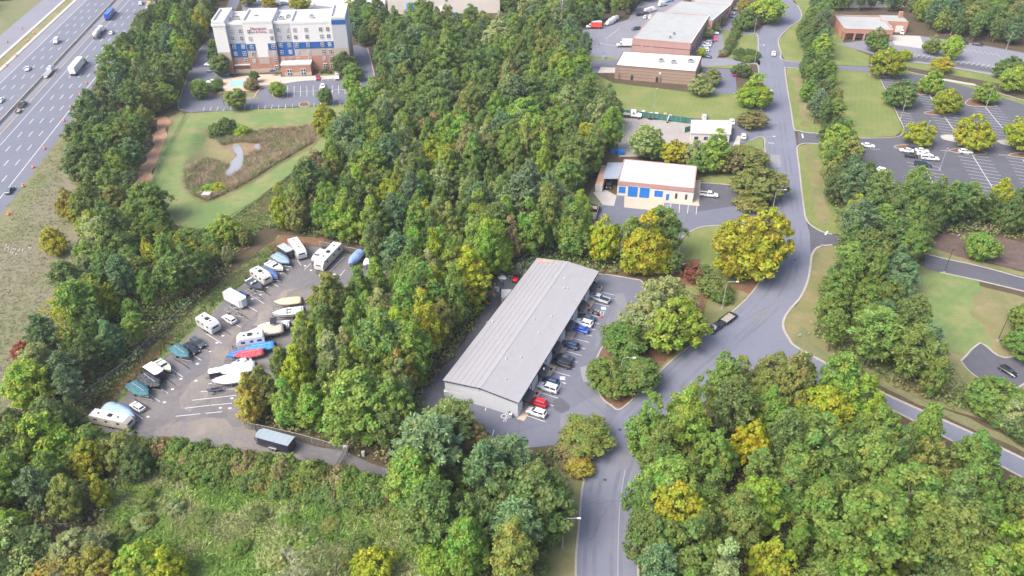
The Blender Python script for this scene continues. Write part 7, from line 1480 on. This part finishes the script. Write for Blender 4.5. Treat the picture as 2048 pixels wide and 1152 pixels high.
wood('the trees below the gate drive', [(830,970),(800,1000),(850,1040),(870,1090),(900,1180),(1040,1200),(1066,1150),(1084,1060),(1096,995),(1085,972),(1045,960),(985,962),(930,965),(890,950)], 5.4, {'broadleaf_tree': 4, 'poplar_tree': 2, 'pine_tree': 1.2}, dict(SUNNY, **{'dark green': 2.4}), (12,18), 8)
wood('the big roadside wood', [(1286,985),(1282,940),(1296,905),(1340,882),(1400,852),(1450,812),(1500,782),(1560,785),(1640,815),(1720,868),(1800,915),(1880,955),(1960,1010),(2060,1065),(2160,1110),(2160,1260),(1290,1260)], 5.6, {'broadleaf_tree': 4.4, 'poplar_tree': 2.4, 'pine_tree': .8}, dict(SUNNY, **{'dark green': 3.2, 'mid green': 5, 'yellow-green': 1.5, 'golden yellow': .1, 'lime green': 1.8}), (13,19), 9)
wood('the dark wood by the junction', [(1640,640),(1622,668),(1655,704),(1710,736),(1790,774),(1840,796),(1872,802),(1872,770),(1850,735),(1820,705),(1785,665),(1760,600),(1820,560),(1852,500),(1850,470),(1680,478),(1670,500),(1690,540),(1660,590)], 5.4, {'pine_tree': 4, 'broadleaf_tree': 3, 'poplar_tree': .6}, DARK, (11,17), 10)
wood('the bright edge of the dark wood', [(1785,665),(1820,705),(1850,735),(1875,770),(1888,745),(1870,712),(1835,680),(1805,655)], 4.2, {'broadleaf_tree': 3, 'shrub': 2}, {'pale green': 2, 'olive green': 2, 'lime green': 1.4, 'mid green': 2}, (6,9), 11)
wood('the belt below the east car park', [(1680,478),(1850,466),(1900,456),(1980,462),(2060,480),(2100,470),(2100,430),(1980,425),(1860,420),(1760,400),(1720,380),(1700,330),(1690,295),(1640,296),(1650,350),(1672,440)], 5.6, {'broadleaf_tree': 4, 'pine_tree': 3}, dict(DARK, **{'olive green': 2.6, 'yellow-green': .5}), (11,16), 12)
wood('the pine row along the main road', [(1606,60),(1592,90),(1600,118),(1660,126),(1640,90),(1650,60),(1630,40)], 5.2, {'pine_tree': 3, 'broadleaf_tree': 2}, DARK, (10,14), 13)
wood('the pine row beside the lawn', [(1596,142),(1606,180),(1618,225),(1628,258),(1680,266),(1668,215),(1655,170),(1640,142)], 4.8, {'pine_tree': 4, 'broadleaf_tree': 1}, DARK, (9,13), 14)
wood('the trees beside the hotel', [(712,88),(738,96),(762,84),(778,55),(722,38)], 5.5, {'pine_tree': 2, 'broadleaf_tree': 2}, DARK, (11,16), 20)
wood('the upper wood', [(1835,60),(1900,78),(1980,88),(2100,100),(2200,60),(2200,-60),(1840,-60)], 6.2, {'pine_tree': 3, 'broadleaf_tree': 4}, DARK, (12,17), 15)
wood('the trees behind the red brick building', [(1620,20),(1660,24),(1832,24),(1832,12),(1640,8)], 5.0, {'pine_tree': 3, 'broadleaf_tree': 3}, DARK, (9,13), 16)
wood('the trees beyond the store', [(310,-20),(480,-30),(470,-80),(300,-80)], 6, {'broadleaf_tree': 3}, DARK, (10,15), 17)
wood('the verge beyond the highway', [(-60,40),(30,-10),(20,-40),(-120,-20)], 5.5, {'broadleaf_tree': 3}, DARK, (7,10), 18)
# rows and order make each wood tree findable
ORD = ords + ['twenty-'+o for o in ords[:9]] + ['thirtieth'] + ['thirty-'+o for o in ords[:9]] + ['fortieth'] + ['forty-'+o for o in ords[:9]] + ['fiftieth'] + ['fifty-'+o for o in ords[:9]] + ['sixtieth'] + ['sixty-'+o for o in ords[:9]]
byz = {}
for t in TREES:
    if t['label'] is None: byz.setdefault(t['zone'], []).append(t)
for z, L in byz.items():
    y0 = min(t['y'] for t in L); rows = {}
    for t in L: rows.setdefault(int((t['y']-y0)//9.0), []).append(t)
    for ri, k in enumerate(sorted(rows)):
        for i, t in enumerate(sorted(rows[k], key=lambda q: q['x'])):
            hedge = t['kind'] == 'shrub' and ('belt' in z or 'hedge' in z or 'bed' in z)
            zz = z[4:] if z.startswith('the ') else z
            where = f"{ORD[i]} from left, {ORD[ri]} row, {zz}" if len(rows) > 1 else f"{ORD[i]} from left, {zz}"
            t['label'] = f"{t['col']} {NICE[t['kind']]}, {where}"
# the largest 300 of a kind are things of their own, the rest form the far wood mass
from collections import Counter
rest = []
bk = {}
for t in TREES: bk.setdefault(t['kind'], []).append(t)
keep = []
for k, L in bk.items():
    L.sort(key=lambda t: -(t['r']*t['h'])/(t['x']**2 + t['y']**2 + HC*HC) * (4 if t['group'] is None else 1)); keep += L[:300]; rest += L[300:]
GRP = lambda t: t['group'] and 'trees of ' + t['group'] if t['kind'] != 'shrub' else (t['group'] and 'shrubs of ' + t['group'])
for t in keep:
    H, R, cm, tm = VAR[t['kind']][t['vi']]
    e = thing(t['kind'], t['label'], 'shrub' if t['kind'] == 'shrub' else 'tree', (t['x'], t['y'], -basin_depth(t['x'], t['y'])), t['rot'], GRP(t)); e.scale = (t['sx'], t['sx'], t['sz'])
    O('crown', cm, e, color=t['c']); O('trunk', tm, e)
# ---- masses nobody could count
def attr_leaf(key):
    t = NT(key); b = t.b; at_ = t.n('ShaderNodeAttribute'); at_.attribute_name = 'tint'; g_ = t.n('ShaderNodeNewGeometry')
    hs = t.n('ShaderNodeHueSaturation'); t.l(at_.outputs['Color'], hs.inputs['Color']); r1 = t.n('ShaderNodeMapRange'); r1.inputs[3].default_value = .6; r1.inputs[4].default_value = 1.4
    t.l(g_.outputs['Random Per Island'], r1.inputs[0]); t.l(r1.outputs[0], hs.inputs['Value']); t.l(hs.outputs[0], b.inputs['Base Color']); b.inputs['Roughness'].default_value = .7; b.inputs['Specular IOR Level'].default_value = .2
    tr = t.n('ShaderNodeBsdfTranslucent'); t.l(hs.outputs[0], tr.inputs[0]); ms = t.n('ShaderNodeMixShader'); ms.inputs[0].default_value = .22
    t.l(b.outputs[0], ms.inputs[1]); t.l(tr.outputs[0], ms.inputs[2]); t.l(ms.outputs[0], t.t.nodes['Material Output'].inputs[0]); MAT[key] = t.m
attr_leaf('leaf_tint')
def mass(name, verts, faces, tints):
    m = np_mesh(name, verts, faces, MAT['leaf_tint']); a = m.attributes.new('tint', 'FLOAT_COLOR', 'POINT')
    a.data.foreach_set('color', np.concatenate([tints, np.ones((len(tints), 1))], 1).astype(np.float32).ravel()); return tag(O(name, m), kind='stuff')
if rest:
    lite = {}
    V, F_, T_ = [], [], []; n = 0
    for t in rest:
        kk = (t['kind'], t['vi'] % 2)
        if kk not in lite:
            if t['kind'] == 'pine_tree': v_, f_ = crown_pine(200+t['vi'], 15, 3.4, .85, .26); sel = slice(None, None, 3); f_ = f_[sel]; v_ = v_.reshape(-1, 4, 3)[sel].reshape(-1, 3); f_ = np.arange(len(v_)).reshape(-1, 4)
            else: v_, f_ = crown_broad(200+t['vi'], *( (13, 4.2) if t['kind'] in ('broadleaf_tree', 'spreading_tree') else (15, 3.1)), .14, 60, 34, .78, .4, 'round' if t['kind'] in ('broadleaf_tree', 'spreading_tree') else 'poplar')
            lite[kk] = (v_, f_)
        v_, f_ = lite[kk]; c_, s_ = cos(t['rot']), sin(t['rot'])
        p = v_*np.array([t['sx'], t['sx'], t['sz']]); p = np.stack([p[:,0]*c_ - p[:,1]*s_ + t['x'], p[:,0]*s_ + p[:,1]*c_ + t['y'], p[:,2]], 1)
        V.append(p); F_.append(f_ + n); n += len(p); T_.append(np.repeat(np.array([t['c']]), len(p), 0))
    mass('distant_wood', np.concatenate(V), np.concatenate(F_), np.concatenate(T_))
def scatter(px_list, dens, seed):
    r = np.random.RandomState(seed); out = []
    for px in px_list:
        poly = W(px); a = np.array(poly); x0, x1, y0, y1 = a[:,0].min(), a[:,0].max(), a[:,1].min(), a[:,1].max(); n = int((x1-x0)*(y1-y0)*dens)
        q = np.stack([r.uniform(x0, x1, n), r.uniform(y0, y1, n)], 1); ins = np.zeros(n, bool); j = len(poly)-1
        for i in range(len(poly)):
            xi, yi = poly[i]; xj, yj = poly[j]
            c = ((yi > q[:,1]) != (yj > q[:,1])) & (q[:,0] < (xj-xi)*(q[:,1]-yi)/(yj-yi+1e-12) + xi); ins ^= c; j = i
        out.append(q[ins])
    return np.concatenate(out)
def lerp_tint(q, pal, scale, seed):
    v = np.array([mnoise.noise(Vector((x*scale, y*scale, seed))) + .55*mnoise.noise(Vector((x*scale*4, y*scale*4, seed+5))) for x, y in q]); v = np.clip(v*1.1 + .5, 0, .999)*(len(pal)-1); i = v.astype(int); f = (v-i)[:, None]; P = np.array(pal); return P[i]*(1-f) + P[np.minimum(i+1, len(pal)-1)]*f
def tufts(name, px_list, dens, hgt, wid, pal, scale, seed, blades=5, basin=False, lean=.35, zamp=0.0):
    q = scatter(px_list, dens, seed); nr.seed(seed); n = len(q); tint = lerp_tint(q, pal, scale, seed)
    z0 = np.array([-basin_depth(x, y) for x, y in q]) if basin else np.zeros(n)
    hv = hgt*(1 + zamp*np.array([mnoise.noise(Vector((x*.25, y*.25, seed+9))) for x, y in q]))
    b = np.repeat(np.concatenate([q, z0[:, None]], 1), blades, 0); m = len(b); h = np.repeat(hv, blades)*(.55 + .8*nr.rand(m)); a = nr.rand(m)*2*pi; sp = nr.normal(size=(m, 2))*wid*1.2
    b[:, :2] += sp; d = np.stack([np.cos(a), np.sin(a), np.zeros(m)], 1); le = nr.normal(size=(m, 2))*lean*h[:, None]; w_ = wid*(.5 + .7*nr.rand(m))[:, None]
    top = b + np.concatenate([le, h[:, None]], 1); mid = b + np.concatenate([le*.4, h[:, None]*.55], 1)
    v = np.stack([b - np.array([0,0,.05]), mid - d*w_*.5, top, mid + d*w_*.5], 1).reshape(-1, 3)
    return mass(name, v, np.arange(4*m).reshape(m, 4), np.repeat(np.repeat(tint, blades, 0)*(.8 + .4*nr.rand(m))[:, None], 4, 0))
MEADOW = [(215,915),(310,925),(430,945),(560,965),(700,990),(800,1010),(880,1040),(900,1190),(200,1190),(170,1110),(225,1010)]
tufts('meadow_grass', [MEADOW], 15, .62, .30, [(.13,.23,.05), (.18,.31,.06), (.23,.34,.075), (.27,.33,.11), (.30,.31,.14), (.22,.31,.085)], .07, 31, 5, lean=.95, zamp=.7)
tufts('verge_grass', [[HPX for HPX in [(90,320),(140,262),(176,205),(120,330),(140,420),(135,520),(110,640),(70,740),(20,850),(-40,900),(-40,520),(20,430)]]], 1.4, .2, .25, [(.13,.145,.06), (.17,.165,.085), (.20,.18,.10), (.11,.135,.05)], .05, 34, 4, lean=1.1)
tufts('pond_reeds', [[(420,256),(500,256),(560,252),(636,245),(626,286),(562,323),(493,367),(442,393),(412,404),(388,392),(370,364),(374,336),(410,306),(455,318),(444,338),(456,346),(484,326),(488,305),(505,292),(520,290),(520,276),(478,274),(440,280)]], 9, 1.5, .12, [(.30,.235,.15), (.36,.275,.19), (.27,.26,.14), (.20,.24,.09), (.38,.30,.21)], .10, 32, 5, True, .5)
tufts('bank_grass', [[(300,385),(352,452),(400,460),(455,444),(612,330),(640,330),(560,420),(520,462),(440,480),(360,478),(318,440)], [(162,806),(240,752),(330,672),(400,598),(470,540),(540,488),(600,490),(550,506),(505,550),(452,594),(405,642),(352,690),(302,738),(262,776),(238,802),(196,836)]], 7, .4, .18, [(.085,.14,.04), (.13,.19,.05), (.19,.21,.08), (.24,.19,.105)], .08, 33, 4)
ZW = [[(846,790),(930,682),(990,590),(960,540),(760,560),(680,645),(540,800),(500,848),(690,893),(800,940),(850,880)], [(760,560),(1006,560),(1330,545),(1200,505),(1130,440),(1190,340),(1150,310),(690,300),(620,350),(525,455),(650,478),(750,505)],
      [(165,260),(125,330),(160,395),(165,470),(105,640),(60,770),(0,890),(140,930),(180,880),(165,830),(310,690),(440,560),(515,472),(360,480),(300,400),(270,378),(312,240)], [(0,900),(180,880),(300,925),(240,965),(210,1050),(86,1058),(60,1140),(-30,1160)], [(830,970),(850,1040),(900,1180),(1060,1200),(1135,1050),(1120,900),(940,935)],
      [(1290,985),(1310,890),(1420,830),(1560,780),(1720,830),(1960,950),(2100,1040),(2100,1230),(1290,1230)], [(1640,640),(1622,668),(1710,736),(1860,806),(1960,830),(1900,740),(1770,600),(1852,500),(1850,470),(1680,478),(1660,590)], [(1680,478),(1850,466),(2060,480),(2060,430),(1860,420),(1700,330),(1690,295),(1640,296),(1672,440)]]
q = scatter(ZW, 1.1, 41); nr.seed(42); n = len(q); per = 5; c3 = np.repeat(np.concatenate([q, .5 + 1.6*nr.rand(n, 1)**2], 1), per, 0) + nr.normal(size=(n*per, 3))*np.array([.6,.6,.35]); c3[:,2] = np.maximum(c3[:,2], .1)
v_, f_ = leaf_quads(c3, unit(nr.normal(size=c3.shape)*.6 + np.array([0,0,.8])), .25 + .25*nr.rand(n*per), .18 + .16*nr.rand(n*per))
ti = np.repeat(np.repeat(lerp_tint(q, [(.09,.14,.045), (.13,.19,.055), (.18,.22,.075), (.18,.16,.08)], .06, 43), per, 0), 4, 0)
mass('undergrowth', v_, f_, ti)
# ---------------------------------------------------------------- thin autumn haze
t = NT('haze'); nt = t.t; nt.nodes.remove(t.b); pv = nt.nodes.new('ShaderNodeVolumePrincipled'); pv.inputs['Color'].default_value = (.86,.90,.96,1); pv.inputs['Density'].default_value = .00013; pv.inputs['Anisotropy'].default_value = .2
nt.links.new(pv.outputs[0], nt.nodes['Material Output'].inputs['Volume'])
hz = MB().box(-420, 420, -60, 560, -4, 128).obj('haze', t.m); tag(hz, kind='stuff')
